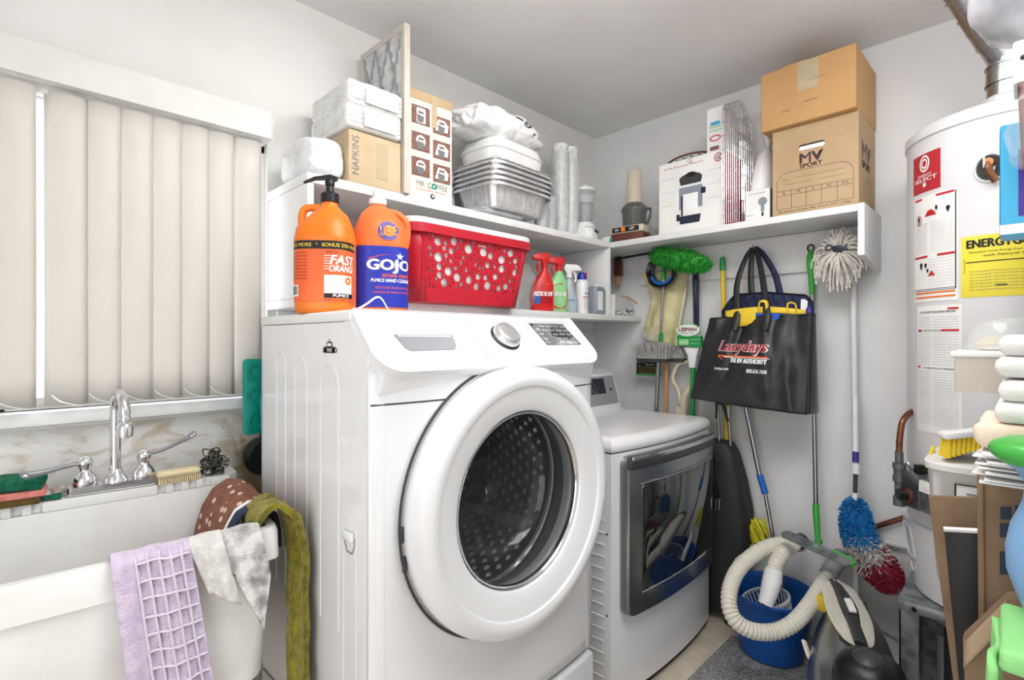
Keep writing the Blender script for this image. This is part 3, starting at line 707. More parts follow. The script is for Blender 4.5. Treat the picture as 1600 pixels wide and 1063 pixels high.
o = MB().blob((0, 0, .012), (.018, .012, .012), 2, .3, 60, 2).build('soap_remnant', 'beigebox', smooth=False); o.location = (.118, 1.745, .9165); tag(o, 'small grey-brown lump of soap behind the green scourer', 'soap')
# ---------------------------------------------------------------- towels
SM = Matrix.Translation((.489, 1.276, 0)) @ Matrix.Rotation(SA, 4, 'Z')
def towel(name, mt, lab, x0, x1, front, back, w1=None, shift=0, z=.862, folds=3, fold_a=.006, seed=0, edge='front', tip=None, thick=.006, gap=.010, nu=26, nv=40, bunch=1.0, z0x=None):
    """cloth over the front rim: v<vb lies inside, then over the lip, then down outside"""
    def f(u, v):
        L = back+.045+front; s = v*L; x = x0+(x1-x0)*u
        if s < back: y = .034; zz = z-(back-s)
        elif s < back+.045:
            a = (s-back)/.045; y = .034-a*.045; zz = z+gap*math.sin(PI*a)*1.0+.004
        else:
            q = (s-back-.045)/front; y = -.012-.006*q; zz = z-q*front
            if tip: zz = z-q*tip(u)
            xs0 = x0+shift*q; ww = (x1-x0)*(1+(w1-1)*q if w1 else 1); x = xs0+ww*u
            y -= fold_a*(1+q)*(.6+.6*math.sin(folds*PI*2*u+seed+.9*q))+.004*noise.noise(Vector((x*14, q*3, seed)))
        return SM @ Vector((x, y-.002*abs(noise.noise(Vector((x*60, zz*60, seed)))), zz+.004*noise.noise(Vector((x*30, seed, zz*20)))))
    return f, nu, nv
tw = thing('towel', 'lavender checked terry towel hanging over the front rim of the sink', 'towel', tuple(SM @ Vector((-.22, -.01, .86))))
f, nu, nv = towel('', '', '', -.325, -.188, .42, .10, 1.1, .045, seed=1, fold_a=.006, folds=1.6, nu=36, nv=60)
def lavf(f=f):
    m = MB(); nu, nv = 60, 90; g = []
    for i in range(nu+1):
        row = []
        for j in range(nv+1):
            p = f(i/nu, j/nv); a, b = (i/nu*7) % 1, (j/nv*15) % 1
            if .12 < a < .88 and .12 < b < .88 and i/nu > .30: p = p+SM.to_3x3() @ Vector((0, .003, -.0))
            row.append(m.bm.verts.new(p))
        g.append(row)
    for i in range(nu):
        for j in range(nv): m.bm.faces.new((g[i][j], g[i+1][j], g[i+1][j+1], g[i][j+1]))
    return m
o = lavf().build('towel_cloth', 'lav', tw, ang=180, thick=.005, **W_)
# raised pale ribs of the check
m = MB()
for i in range(1, 7):
    if i/7 > .26: m.tube([f(i/7, v/60)+SM.to_3x3() @ Vector((0, -.005, .0)) for v in range(14, 60)], .0028, 6, flat=.6)
for j in range(4, 15): m.tube([f(.30+.69*u/20, j/15)+SM.to_3x3() @ Vector((0, -.005, 0)) for u in range(21)], .0028, 6, flat=.6)
m.build('check_ribs', 'lavw', tw, ang=180, **W_)
f, nu, nv = towel('', '', '', -.190, -.128, .135, .08, 1.0, .035, seed=2.2, fold_a=.008, folds=1.2, tip=lambda u: .10+.05*u)
o = MB().sheet(f, 24, 36).build('washcloth', 'terry', loc=tuple(SM @ Vector((-.13, -.01, .86))), ang=180, thick=.007); tag(o, 'narrow white washcloth bunched between the lavender towel and the stained one', 'washcloth')
f, nu, nv = towel('', '', '', -.135, -.048, .2, .07, .95, .024, seed=4.0, fold_a=.004, folds=.8, tip=lambda u: .07+.19*u if u < .8 else .222-.6*(u-.8))
o = MB().sheet(f, 30, 44).build('washcloth', 'terryg', loc=tuple(SM @ Vector((-.06, -.01, .86))), ang=180, thick=.006); tag(o, 'white washcloth with grey stains hanging to a point over the front rim', 'washcloth')
# olive towel over the right rim, hanging between sink and washer
def ol(u, v):
    L = .06+.06+.56; s = v*L; y = .020+(.135-.02)*u
    if s < .06: x = -.045; z = .862-(.06-s)+.01
    elif s < .12:
        a = (s-.06)/.06; x = -.045+.075*a; z = .875+.034*math.sin(PI*min(1, a*.95))
    else:
        q = (s-.12)/.56; x = .030+.020*math.sin(min(1, q*5)*PI/2)-.010*q; z = .876-.56*q; y = y-.006*q
        x += .010*math.sin(u*7+q*2)+.004
    y += .004*math.sin(v*30)
    p = Vector((x, y-.024*max(0, min(1, (s-.06)/.06)), z)); p += Vector((1, 1, 1))*.004*noise.noise(p*45); p.x += .0022*math.sin(u*120)
    return SM @ p
o = MB().sheet(ol, 60, 60).build('towel', 'olive', loc=tuple(SM @ Vector((0, .07, .88))), ang=180, thick=.014); tag(o, 'olive green ribbed towel hanging over the right rim of the sink, beside the washer', 'towel')
# brown spotted cloth roll over the right rim further back
t = thing('bath_mat', 'brown cloth mat with pale spots, rolled over the right rim of the sink', 'mat', tuple(SM @ Vector((-.02, .20, .86))))
def bm_(u, v):
    a = v; y = .145+.185*u
    L = [(-.125, .66), (-.128, .74), (-.120, .80), (-.104, .855), (-.080, .895), (-.048, .912), (-.012, .905), (.016, .880), (.026, .84), (.030, .79)]
    k = a*(len(L)-1); i = min(int(k), len(L)-2); q = k-i
    x = L[i][0]*(1-q)+L[i+1][0]*q; z = L[i][1]*(1-q)+L[i+1][1]*q
    sh = (1-u); x += .020*sh*(1-.8*a); z -= .018*sh
    return SM @ Vector((x, y, z+.003*noise.noise(Vector((x*20, y*20, 1)))))
MB().sheet(bm_, 20, 45).build('mat_cloth', 'spotted', t, ang=180, thick=.010, **W_)
MB().tube([bm_(-.03, v/40)+Vector((0, 0, .001)) for v in range(0, 41)], .0055, 8).build('binding', 'white', t, **W_)
def bm2(u, v):
    p = bm_(-.22+.2*u, v); q = SM @ Vector((-.05, .15, .83)); return q+(p-q)*.93
MB().sheet(bm2, 6, 40).build('inner_layer', 'dkblue', t, ang=180, thick=.010, **W_)
# teal dustpan on the wall behind
t = thing('dustpan', 'teal plastic dustpan hanging on the wall between the blind and the washer', 'dustpan', (.580, 1.722, 1.133))
MB().prism(rrect(-.033, -.118, .033, .118, .012, 4), -.010, .010, 'y', .004).build('pan', 'teal', t)
for z in (-.075, .005, .080):
    MB().lathe([(.022, -.010), (.026, -.014), (.026, -.018), (.021, -.018), (.019, -.011)], (-.002, 0, z), 20, 'y').build('hook_ring', 'teal', t)
MB().cyl((.012, -.018, .0), (.016, -.018, -.11), .005).build('strap', 'teal', t)
t = thing('hand_broom', 'black round-headed brush hanging under the teal dustpan beside the washer', 'brush', (.628, 1.79, .93))
MB().lathe([(.001, -.03), (.05, -.028), (.062, -.015), (.062, .010), (.001, .012)], (0, 0, 0), 32, 'y').build('head', 'black', t)
MB().cyl((.0, 0, .05), (.0, 0, .10), .010).build('handle', 'black', t)
# ================================================================ things on the upper shelf over the washer (top z = 1.8145)
ZU = 1.8145
def carton(name, mt, lab, cat, loc, rz, w, d, h, group=None, flaps=True, tape='tapeclear', bulge=.004, seed=0):
    """cardboard box; local origin bottom centre"""
    t = thing(name, lab, cat, loc, rz, group)
    m = MB(); m.box(-w/2, -d/2, 0, w/2, d/2, h, .0025, 1)
    m.build('body', mt, t, ang=30)
    return t
def hseam(t, w, d, h, mt='card'):
    pass
# paper roll pack in film at the left end
c = A(497, 274, 1.60)
t = thing('tissue_pack', 'white paper roll wrapped in thin clear film, leftmost on the upper shelf', 'paper roll', (.732, 1.655, ZU), 0)
MB().lathe([(.012, -.10), (.012, -.095), (.053, -.095), (.055, -.09), (.055, .09), (.053, .095), (.012, .095), (.012, .10)], (0, 0, .057), 32, 'y').build('paper_roll', 'paper', t)
MB().blob((0, 0, .066), (.064, .118, .0625), 4, .045, 16, 3, box=5).build('wrapper', 'filmw', t, ang=20, smooth=True)
# napkin carton
t = carton('napkin_carton', 'card3', 'light cardboard box marked napkins in pencil, lying on the left part of the upper shelf', 'box', (.894, 1.665, ZU), -.0, .193, .27, .170)
mp = flat(-.136)
MB().text('NAPKINS', .125, .024, lambda x, z: mp(-.074+.0*x-z*1.0, .090+x), bold=-.005).build('lettering', 'greyink', t)
MB().box(-.0965, -.012, .1705, .0965, .030, .1715).build('tape', 'tapeclear', t)
MB().box(.002, -.1362, .03, .045, -.1352, .150).build('tape', 'tapeclear', t)
MB().box(-.094, -.13, .1702, -.002, .13, .1718, .0005, 1).build('flap', 'card3', t); MB().box(.003, -.13, .1702, .094, .13, .1716, .0005, 1).build('flap', 'card3', t)
# two napkin packs stacked on it in film
for i, (z, lab) in enumerate(((.1740, 'lower of two white paper packs wrapped in clear plastic, directly on the napkins box'), (.2500, 'upper of two white paper packs wrapped in clear plastic, under the air filter corner'))):
    t = thing('paper_pack', lab, 'pack', (.882+.004*i, 1.645, ZU+z), -.0+.015*i, 'wrapped paper packs on the cardboard box')
    m = MB()
    m.box(-.099, -.132, .0, .099, .132, .073, .008, 3); m.build('paper_stack', 'paper', t, ang=50)
    for k in range(3): MB().box(-.095, -.1335, .014+.016*k, .095, -.1325, .0155+.016*k).build('sheet_edge', 'greyb', t)
    MB().blob((0, 0, .0375), (.103, .138, .0378), 4, .022, 22, 5+i, box=8).build('wrapper', 'filmpack', t, ang=15)
    m = MB(); fm = flat(-.1408)
    for k in range(5): m.text('LUNCHEON NAPKINS 1 PLY 500', .088-.008*k, .0045, fm, cx=.02, cz=.062-.0095*k)
    MB().plate(flat(-.1402), -.045, .008, .078, .068).build('label', 'white', t); m.build('lettering', 'greyink', t)
# air filter leaning behind
t = thing('air_filter', 'tall pleated air filter in a white frame, right of the napkins box', 'air filter', (1.0055, 1.664, ZU), RB+PI)
FWd, FH = .30, .585
rt = Matrix.Rotation(-.06, 3, 'Y')
mx = lambda v: rt @ Vector(v)
def tb(x0, y0, z0, x1, y1, z1, b=0): return MB().box(x0, y0, z0, x1, y1, z1, b, 1)
for (nm, a) in (('frame_side', (-.15, -.012, 0, -.128, .012, FH)), ('frame_side', (.128, -.012, 0, .15, .012, FH)), ('frame_top', (-.1275, -.0118, FH-.022, .1275, .0118, FH-.0005)), ('frame_bottom', (-.1275, -.0118, 0.0005, .1275, .0118, .022))):
    tb(*a, .001).build(nm, 'beigebox', t)
m = MB()
m.sheet(lambda u, v: Vector((-.13+.26*u, .004+.006*(1 if int(u*40) % 2 else -1), .02+.545*v)), 40, 1).build('pleats', 'filter', t, thick=.001, smooth=False)
for k, rw in [(k, rw) for k in range(3) for rw in range(2)]:
    for s in (-1, 1):
        x0 = -.128+.085*k; pts = []
        a0 = Vector((x0 if s > 0 else x0+.085, -.010, .02)); 
        p = [Vector((-.128+.085*k+(0 if s > 0 else .085), -.0+.010, .02+.272*rw)), Vector((-.128+.085*k+.0425, .010, .156+.272*rw)), Vector((-.128+.085*k+(.085 if s > 0 else 0), .010, .292+.272*rw))]
        MB().tube(smooth_path(p, 5), .0045, 6, flat=.3).build('lattice_strip', 'grey', t)
# coffee maker carton (flat side with prints)
t = carton('coffee_maker_box', 'cream', 'tall cream coffee maker box with brown picture panels and frayed top', 'box', (1.128, 1.592, ZU), -.05, .187, .10, .385)
fm = flat(-.0512); P = .0925
for (x, z) in ((-.044, .300), (.046, .285), (-.044, .205), (.046, .195), (-.044, .115), (.046, .108)):
    pn = MB().plate(fm, x-.038, z-.033, x+.038, z+.033).build('picture_panel', 'brownink', t)
    kk = int(abs(x*1000)+z*1000) % 3; shp = [circ(x, z+.004, .021, 8), [(x-.030, z-.020), (x+.026, z-.020), (x+.030, z+.006), (x+.012, z+.022), (x-.016, z+.022)], rrect(x-.018, z-.028, x+.020, z+.026, .006, 3)][kk]
    MB().holed(shp, [], flat(-.0516)).build('picture', 'paper', pn); MB().holed([(x-.014, z-.026), (x+.010, z-.026), (x+.014, z-.002), (x-.018, z+.002)], [], flat(-.0519)).build('picture', 'greyink', pn)
    MB().holed(rrect(x-.012, z+.006, x+.012, z+.014, .003, 3), [], flat(-.0519)).build('picture', 'brownink', pn)
m = MB(); m.text('MR. C', .062, .020, flat(-.0515), cx=-.030, cz=.056, bold=-.012); m.text('FFEE', .048, .020, flat(-.0515), cx=.048, cz=.056, bold=-.012); m.build('lettering', 'greyink', t)
MB().holed(circ(.013, .056, .0115), [circ(.013, .056, .005)], flat(-.0515)).build('logo_ring', 'teal', t)
MB().text("America's Leading Coffee Maker", .13, .008, flat(-.0515), cz=.036).build('lettering', 'redink', t)
MB().holed(circ(.006, .018, .010), [circ(.008, .020, .005)], flat(-.0515)).build('emblem', 'darkgrey', t)
m = MB()
for k, (x, z) in enumerate(((-.044, .345), (-.046, .252), (.046, .238), (-.044, .160), (.046, .152), (.05, .332))):
    m.text('Brews 4 to 12 cups automatic', .068, .005, flat(-.0515), cx=x, cz=z)
m.build('lettering', 'greyink', t)
MB().box(.002, -.053, .27, .024, -.0515, .383).build('tape', 'tapeclear', t); MB().box(-.09, -.0525, .355, .092, .0, .3862).build('torn_edge', 'card', t)
# foil roasting pans, nested, in a clear bag
def pan_secs(w, d, h, z): 
    return [(z, w-.03, d-.03, 5), (z+.004, w-.022, d-.022, 5), (z+h, w, d, 6)]
pans = [('lowest of the nested foil roasting pans on the upper shelf', 0), ('second foil pan from the bottom of the nested stack', 1), ('third foil pan from the bottom of the nested stack', 2), ('second foil pan from the top of the nested stack', 3), ('topmost foil pan of the nested stack, under the foam box', 4)]
pr_rot = .04
for k, (lab, i) in enumerate(pans):
    t = thing('foil_pan', lab, 'pan', (1.555, 1.612, ZU+.030+.021*i), pr_rot, 'nested foil pans on the upper shelf')
    w, d, h = .178, .132, .092
    m = MB(); N = 144; rows = []
    for (z, ww, dd_, fl) in ((0, w-.034, d-.034, 0), (.004, w-.026, d-.026, .3), (h-.004, w-.004, d-.004, 1), (h, w, d, 0), (h+.001, w+.010, d+.010, 0), (h-.002, w+.013, d+.013, 0), (h-.014, w+.014, d+.014, 0)):
        row = []
        for q in range(N):
            p = secpt((z, ww, dd_, 6), 2*PI*q/N); n_ = Vector((p.x, p.y, 0)).normalized(); p += n_*(.0018*fl*(1 if (q//2) % 2 else -1)); row.append(m.bm.verts.new(p))
        rows.append(row)
    for a, b in zip(rows, rows[1:]):
        for q in range(N): m.bm.faces.new((a[q], a[(q+1) % N], b[(q+1) % N], b[q]))
    m.bm.faces.new(rows[0][::-1]); m.build('pan_body', 'alu', t, ang=25)
    MB().tube([secpt((h-.001, w+.013, d+.013, 6), 2*PI*q/72) for q in range(72)], .0018, 6, closed=True).build('rim', 'steel', t)
# small carton under the pans
o = MB().blob((0, 0, .022), (.15, .11, .012), 3, .12, 20, 8, box=4).build('foil_sheet_pile', 'alu', ang=20); o.location = (1.50, 1.645, ZU+.001); tag(o, 'crushed sheet of foil under the nested foil pans', 'foil')
t = thing('plastic_bag', 'clear plastic bag draped over the foil pans', 'plastic bag', (1.555, 1.61, ZU+.205), pr_rot)
MB().sheet(lambda u, v: Vector(((u-.5)*.38, (v-.5)*.26-.01, .018+.008*noise.noise(Vector((u*14, v*12, 1)))-.10*max(0, abs(v-.5)-.42)*6-.06*max(0, abs(u-.5)-.44)*8)), 44, 34).build('film', 'filmpack', t, ang=180)
# foam clamshell box on the pans
t = thing('foam_box', 'white foam takeout box on the foil pans', 'box', (1.58, 1.640, ZU+.236), .05)
MB().loft([(0, .155, .105, 5), (.004, .16, .11, 5), (.045, .168, .118, 5), (.047, .173, .123, 5), (.052, .173, .123, 5), (.055, .168, .118, 5), (.09, .155, .105, 5), (.094, .145, .095, 5)], 64).build('box_shell', 'foam', t, ang=40)
# white carrier bags on top
t = thing('carrier_bag', 'crumpled white plastic carrier bag with black print, over the foam box and foil pans', 'plastic bag', (1.53, 1.615, ZU+.318))
cb = MB().blob((0, .0, .07), (.235, .115, .060), 5, .19, 10, 21, box=2.6); cbv = [(v.co.copy()) for v in cb.bm.verts]; cb.build('bag_body', 'bagw', t, ang=60)
def castmap(verts, off=.002):
    def f(x, z):
        c = min(verts, key=lambda v: (v.x-x)**2+(v.z-z)**2+(0 if v.y < 0 else 9)); return Vector((x, c.y-off, z))
    return f
fb = castmap([v for v in cbv if v.y < .03])
for (a0, b0, wd_, hg, rot_) in ((.03, .105, .035, .006, -.35), (.105, .095, .008, .03, -.6), (.17, .075, .006, .035, -.6), (.125, .065, .008, .012, -.3)):
    ca, sa = math.cos(rot_), math.sin(rot_)
    MB().sheet(lambda u, v: fb(a0+ca*(u-.5)*wd_-sa*(v-.5)*hg, b0+sa*(u-.5)*wd_+ca*(v-.5)*hg), 6, 3).build('print_mark', 'ink', t)
MB().sheet(lambda u, v: fb(.075+(.012+.006*v)*math.cos(2*PI*u), .092+(.009+.005*v)*math.sin(2*PI*u)), 16, 1).build('print_mark', 'ink', t)
hd = smooth_path([(-.02, -.03, .10), (.03, -.05, .135), (.08, -.04, .12), (.12, -.02, .10)], 5)
MB().tube(hd, .012, 8, flat=.3).build('bag_handle', 'bagw', t)
def blobtext(txt, w, h, cx, cz, rot, nm='lettering'):
    m = MB(); ca, sa = math.cos(rot), math.sin(rot)
    return m.text(txt, w, h, lambda x, z: Vector((cx+ca*x-sa*z, -.122, cz+sa*x+ca*z)), bold=.01)
# grey bag behind, left of the foam box
t = thing('plastic_bag', 'dark translucent plastic bag pushed behind the coffee maker box', 'plastic bag', (1.30, 1.76, ZU+.01))
MB().blob((0, 0, .115), (.085, .06, .115), 4, .16, 14, 12, box=3).build('bag_body', 'gbag', t, ang=30)
MB().blob((0, -.0, .115), (.07, .05, .10), 4, .16, 14, 13, box=3).build('contents', 'darkgrey', t, ang=30)
t = thing('plastic_bag', 'bunched clear film bag standing up behind the white carrier bag', 'plastic bag', (1.62, 1.73, ZU+.40))
MB().blob((0, 0, .055), (.075, .05, .075), 4, .45, 15, 17).build('film', 'filmpack', t, ang=25)
# stacks of clear cups lying behind / below pans
def cupstack(lab, x, y, n, r0, r1, mt, step, h, lie=None, group='clear cups under the foil pans', wrap=False):
    t = thing('cup_stack', lab, 'cups', (x, y, ZU), 0)
    cup = None
    for k in range(n):
        if cup is None:
            cup = MB().lathe([(r0, 0), (r0, .001), (r1, h), (r1+.002, h+.001), (r1+.002, h-.002), (r1-.001, h-.002), (r0-.001, .002), (.001, .002)], (0, 0, 0), 20).build('cup', mt, t)
            c0 = cup
        else:
            c0 = cup.copy(); C.objects.link(c0); c0.parent = t
        c0.location = (0, 0, k*step)
    return t
cupstack('short stack of clear plastic cups right of the foil pans', 1.850, 1.600, 11, .024, .034, 'glass', .009, .075)
cupstack('low stack of clear plastic cups under the edge of the foil pans', 1.775, 1.585, 7, .026, .036, 'glass', .008, .06)
for i, (x, y, lab) in enumerate(((2.00, 1.66, 'left one of two tall stacks of white foam cups in film'), (2.075, 1.655, 'right one of two tall stacks of white foam cups in film, beside the blender'))):
    t = cupstack(lab, x, y, 27, .026, .037, 'foam', .0145, .09)
    MB().blob((0, 0, .245), (.043, .043, .245), 4, .05, 22, 30+i, box=3.2).build('sleeve', 'filmpack', t, ang=20)
# blender
t = thing('blender', 'white kitchen blender with a clear jug, on the upper shelf near the corner', 'blender', (2.160, 1.630, ZU), .3)
MB().loft([(0, .060, .060, 3), (.006, .064, .064, 3), (.05, .062, .062, 3), (.085, .050, .050, 3), (.098, .042, .042, 2.5)], 36).build('motor_base', 'plastic_white', t)
MB().tube([secpt((.07, .061, .061, 3), PI+.3+PI*.8*k/10+.1) for k in range(11)], .003, 6).build('cord', 'plastic_white', t)
MB().box(-.020, -.0655, .045, .034, -.058, .058, .002).build('button_row', 'navyp', t)
MB().lathe([(.036, .098), (.040, .11), (.052, .24), (.055, .265), (.052, .265), (.049, .24), (.038, .115), (.034, .10)], (0, 0, 0), 32).build('jug', 'glass', t)
MB().lathe([(.001, .10), (.035, .10), (.040, .15), (.046, .20), (.001, .20)], (0, 0, 0), 28).build('jug_contents', 'greyglass', t)
MB().lathe([(.056, .262), (.056, .272), (.045, .278), (.02, .280), (.018, .292), (.001, .292)], (0, 0, 0), 28).build('lid', 'plastic_white', t)
MB().tube(smooth_path([(.048, 0, .255), (.075, 0, .26), (.090, 0, .225), (.085, 0, .175), (.062, 0, .140), (.044, 0, .135)], 6), .0055, 8).build('jug_handle', 'glass', t)
MB().lathe([(.012, .10), (.010, .125), (.001, .13)], (0, 0, 0), 12).build('blade_hub', 'steel', t)
t = thing('plastic_bag', 'clear plastic bag around the blender', 'plastic bag', (2.17, 1.70, ZU+.002))
MB().blob((.035, .03, .15), (.105, .09, .15), 4, .12, 12, 44, box=3).build('film', 'filmthin', t, ang=25)
# ================================================================ upper shelf on the back wall
def onB(xpx, X=2.36): return B(xpx, 300, X).y
# small white box
t = thing('outlet_adapter', 'small white gadget lying in the corner of the shelf left of the food processor', 'adapter', (2.275, 1.565, ZU), RB)
MB().box(-.03, -.02, 0, .02, .02, .035, .008, 3).build('body', 'plastic_white', t); MB().cyl((.028, -.004, .012), (.034, -.022, .012), .008).build('knob', 'teal', t)
# food processor
t = thing('food_processor', 'beige and brown food processor with a smoked bowl, on the corner of the shelf', 'food processor', (2.375, 1.468, ZU), RB+.12)
MB().box(-.085, -.10, 0, .090, .10, .042, .006).build('base', 'brownp', t); MB().box(-.087, -.102, .042, .092, .10, .078, .008, 3).build('body', 'beige', t)
cpn = MB().box(-.075, -.1045, .047, .072, -.1015, .073, .002).build('control_strip', 'black', t)
MB().box(-.025, -.107, .049, -.002, -.104, .071, .002).build('button', 'orange', cpn)
m = MB(); m.text('ON', .02, .014, flat(-.1052), cx=-.05, cz=.060, bold=.02); m.text('OFF', .026, .014, flat(-.1052), cx=.034, cz=.060, bold=.02); m.build('lettering', 'white', cpn)
MB().lathe([(.052, .078), (.060, .085), (.064, .17), (.066, .175), (.060, .18), (.056, .176), (.055, .09), (.04, .082)], (.0, .0, 0), 32).build('bowl', 'smoke', t)
MB().lathe([(.068, .168), (.069, .176), (.064, .190), (.048, .205), (.044, .21)], (0, 0, 0), 32).build('bowl_lid', 'smoke', t)
MB().lathe([(.044, .205), (.042, .21), (.036, .375), (.034, .379), (.001, .379)], (0, 0, 0), 28).build('feed_chute', 'beige', t)
MB().tube(smooth_path([(.063, -.01, .17), (.095, -.02, .165), (.098, -.02, .14), (.080, -.015, .10), (.062, -.01, .095)], 5), .007, 8).build('bowl_handle', 'smoke', t)
t = thing('plastic_bag', 'clear plastic bag over the food processor', 'plastic bag', (2.39, 1.46, ZU+.002))
MB().blob((0, 0, .205), (.115, .12, .20), 4, .10, 10, 51, box=3).build('film', 'filmthin', t, ang=25)
t = thing('plastic_bag', 'crumpled clear plastic bag between the food processor and the coffee urn box', 'plastic bag', (2.40, 1.322, ZU))
MB().blob((0, 0, .09), (.075, .040, .095), 4, .35, 16, 54, box=3).build('film', 'film', t, ang=25)
# coffee urn carton
t = carton('coffee_urn_box', 'paper', 'white box with a coffee urn picture and red sides, on the back shelf', 'box', (2.374, 1.108, ZU), RB, .316, .215, .335)
fm_ = flat(-.1083); US = 1.14; fm = lambda x, z: fm_(x*US, z*US)
def flat_u(y): return lambda x, z: Vector((x*US, y, z*US))
MB().plate(lambda x, z: Vector((.1588, x, z)), -.107, .003, .107, .332).build('side_print', 'redlabel', t)
ur = MB(); ur.holed([(-.047, .090), (.052, .090), (.052, .178), (-.047, .178)], [], fm); ur.build('urn_picture', 'greyb', t)
MB().holed([(-.030, .070), (.034, .070), (.034, .150), (-.030, .150)], [], flat_u(-.1087)).build('urn_picture', 'white', t)
m = MB(); m.holed([(-.046+.046+.048*math.cos(a)-.0+0.002, .212+.020*math.sin(a)) for a in [2*PI*k/24 for k in range(24)]], [], flat_u(-.1087)); m.holed([(-.040, .188), (.046, .188), (.052, .212), (-.046, .212)], [], flat_u(-.1085)); m.build('lid_picture', 'darkgrey', t)
MB().holed([(.004+.022*math.cos(a), .226+.010*math.sin(a)) for a in [2*PI*k/20 for k in range(20)]], [], flat_u(-.1090)).build('lid_picture', 'black', t)
m = MB(); m.holed([(-.043, .030), (.040, .030), (.046, .062), (-.046, .062)], [], flat_u(-.1087)); m.holed(rrect(-.038, .062, -.030, .145, .003, 3), [], flat_u(-.1091)); m.holed(rrect(-.058, .045, -.044, .072, .003, 3), [], flat_u(-.1091)); m.holed(rrect(.046, .140, .066, .165, .006, 3), [], flat_u(-.1091)); m.build('urn_base_picture', 'navyp', t)
m = MB(); m.text('42 Cup Percolating Coffee Urn', .17, .008, flat_u(-.1088), cx=-.03, cz=.268); m.build('lettering', 'redink', t)
m = MB()
for k in range(6): m.text('brews 12 to 42 cups', .055, .0045, flat_u(-.1088), cx=-.095 if k < 3 else .10, cz=.225-.055*(k % 3))
m.text('GE', .022, .016, flat_u(-.1088), cx=.0, cz=.280, bold=.0); m.build('lettering', 'greyink', t)
lg = MB().holed(circ(.116, .268, .0165, 24), [circ(.116, .268, .013, 24)], flat_u(-.1088)).build('logo_ring', 'redink', t); MB().text('GE', .017, .015, flat_u(-.1089), cx=.116, cz=.268, bold=.01).build('lettering', 'redink', lg)
# wire/dark rack lying on the urn box
t = thing('cooling_rack', 'thin dark oval wire rack lying on the coffee urn box', 'rack', (2.37, 1.165, ZU+.3365), RB)
pts = [Vector((.105*math.cos(a), .085*math.sin(a), .022+.012*math.cos(a))) for a in [2*PI*k/28 for k in range(28)]]
MB().tube(pts, .0045, 6, closed=True).build('rim', 'brownp', t)
for k in range(5):
    x = -.07+.035*k; MB().cyl((x, -.06, .022+.1*x), (x, .06, .022+.1*x), .002, n=6).build('wire', 'brownp', t)
for s in (-1, 1): MB().cyl((s*.0-.06, s*.05, 0), (-.06, s*.05, .02), .002, n=6).build('foot', 'brownp', t)
MB().lathe([(.001, .03), (.045, .032), (.05, .036)], (-.02, 0, 0), 28).build('glass_lid', 'glass', t)
# second narrow carton on edge with wire rack in front
t = carton('appliance_box', 'paper', 'narrow white box printed with pans, standing on the coffee urn box', 'box', (2.37, 1.000, ZU+.3363), RB, .080, .16, .205)
m = MB(); m.text('Nonstick', .05, .012, flat(-.0812), cz=.118); m.text('Cookware', .055, .010, flat(-.0812), cz=.102); m.build('lettering', 'lime', t)
MB().holed([(.0+.026*math.cos(a), .066+.014*math.sin(a)) for a in [2*PI*k/20 for k in range(20)]], [[(.0+.020*math.cos(a), .066+.009*math.sin(a)) for a in [2*PI*k/20 for k in range(20)]]], flat(-.0812)).build('pan_picture', 'redink', t)
MB().holed(rrect(-.024, .012, .018, .030, .006, 3), [], flat(-.0812)).build('pan_picture', 'brownink', t)
MB().holed(rrect(-.022, .124, .022, .140, .007, 3), [], flat(-.0814)).build('badge', 'bluebox', t)
t = thing('grill_basket', 'tall chrome wire grill rack standing on edge right of the coffee urn box', 'wire rack', (2.345, .937, ZU), RB); t.scale = (.72, .95, 1.29)
def arch(y, h, w=.0):
    return [(.0, y-.09, 0)]
for i in range(7):
    x = -.020+.0125*i
    p = smooth_path([(x, -.098, .002), (x, -.100, .20), (x, -.100, .36), (x, -.080, .405), (x, -.03, .42), (x, .05, .40), (x, .10, .34), (x, .11, .20), (x, .11, .002)], 4)
    MB().tube(p, .0022, 5).build('wire', 'chrome', t)
for z in [.03+.045*k for k in range(9)]:
    for yy in (-.100,): MB().cyl((-.022, yy, z), (.057, yy, z), .0016, n=5).build('wire', 'chrome', t)
for k in range(8):
    y = -.08+.026*k; MB().cyl((.057, y, .003), (.057, y, .40-.06*max(0, (y-.0)/.1)), .0016, n=5).build('wire', 'chrome', t)
    MB().cyl((.056, -.098, .04+.045*k), (.056, .108, .04+.045*k), .0016, n=5).build('wire', 'chrome', t)
# white bag + light bulb box
t = thing('plastic_bag', 'knotted white plastic bag between the wire rack and the cardboard boxes', 'plastic bag', (2.40, .822, ZU))
m = MB(); m.loft([(0, .115, .062, 2.6), (.02, .12, .068, 2.6), (.12, .11, .064, 2.4), (.22, .095, .052, 2.2, .01), (.30, .065, .032, 2, .02), (.345, .030, .014, 2, .03), (.360, .014, .010, 2, .03), (.38, .028, .018, 2, .035), (.415, .040, .012, 2, .035)], 60)
for v in m.bm.verts:
    n_ = Vector((v.co.x, v.co.y, 0)).normalized(); f_ = 1-abs(noise.noise(v.co*14)); v.co += n_*(.010*(f_-.8)*6*(.3+v.co.z)); v.co.x += .006*noise.noise(v.co*8)
m.build('bag_body', 'bagw', t, ang=180)
t = carton('bulb_box', 'paper', 'small white box of light bulbs in front of the knotted white bag', 'box', (2.285, .808, ZU), RB, .100, .055, .125)
MB().plate(lambda x, z: Vector((.0508, x, z)), -.027, .002, .027, .123).build('side_print', 'greyb', t)
m = MB(); m.text('SOFT WHITE 60W', .07, .006, flat(-.0282), cz=.108); m.text('4 bulbs', .03, .006, flat(-.0282), cx=-.03, cz=.02); m.build('lettering', 'greyink', t)
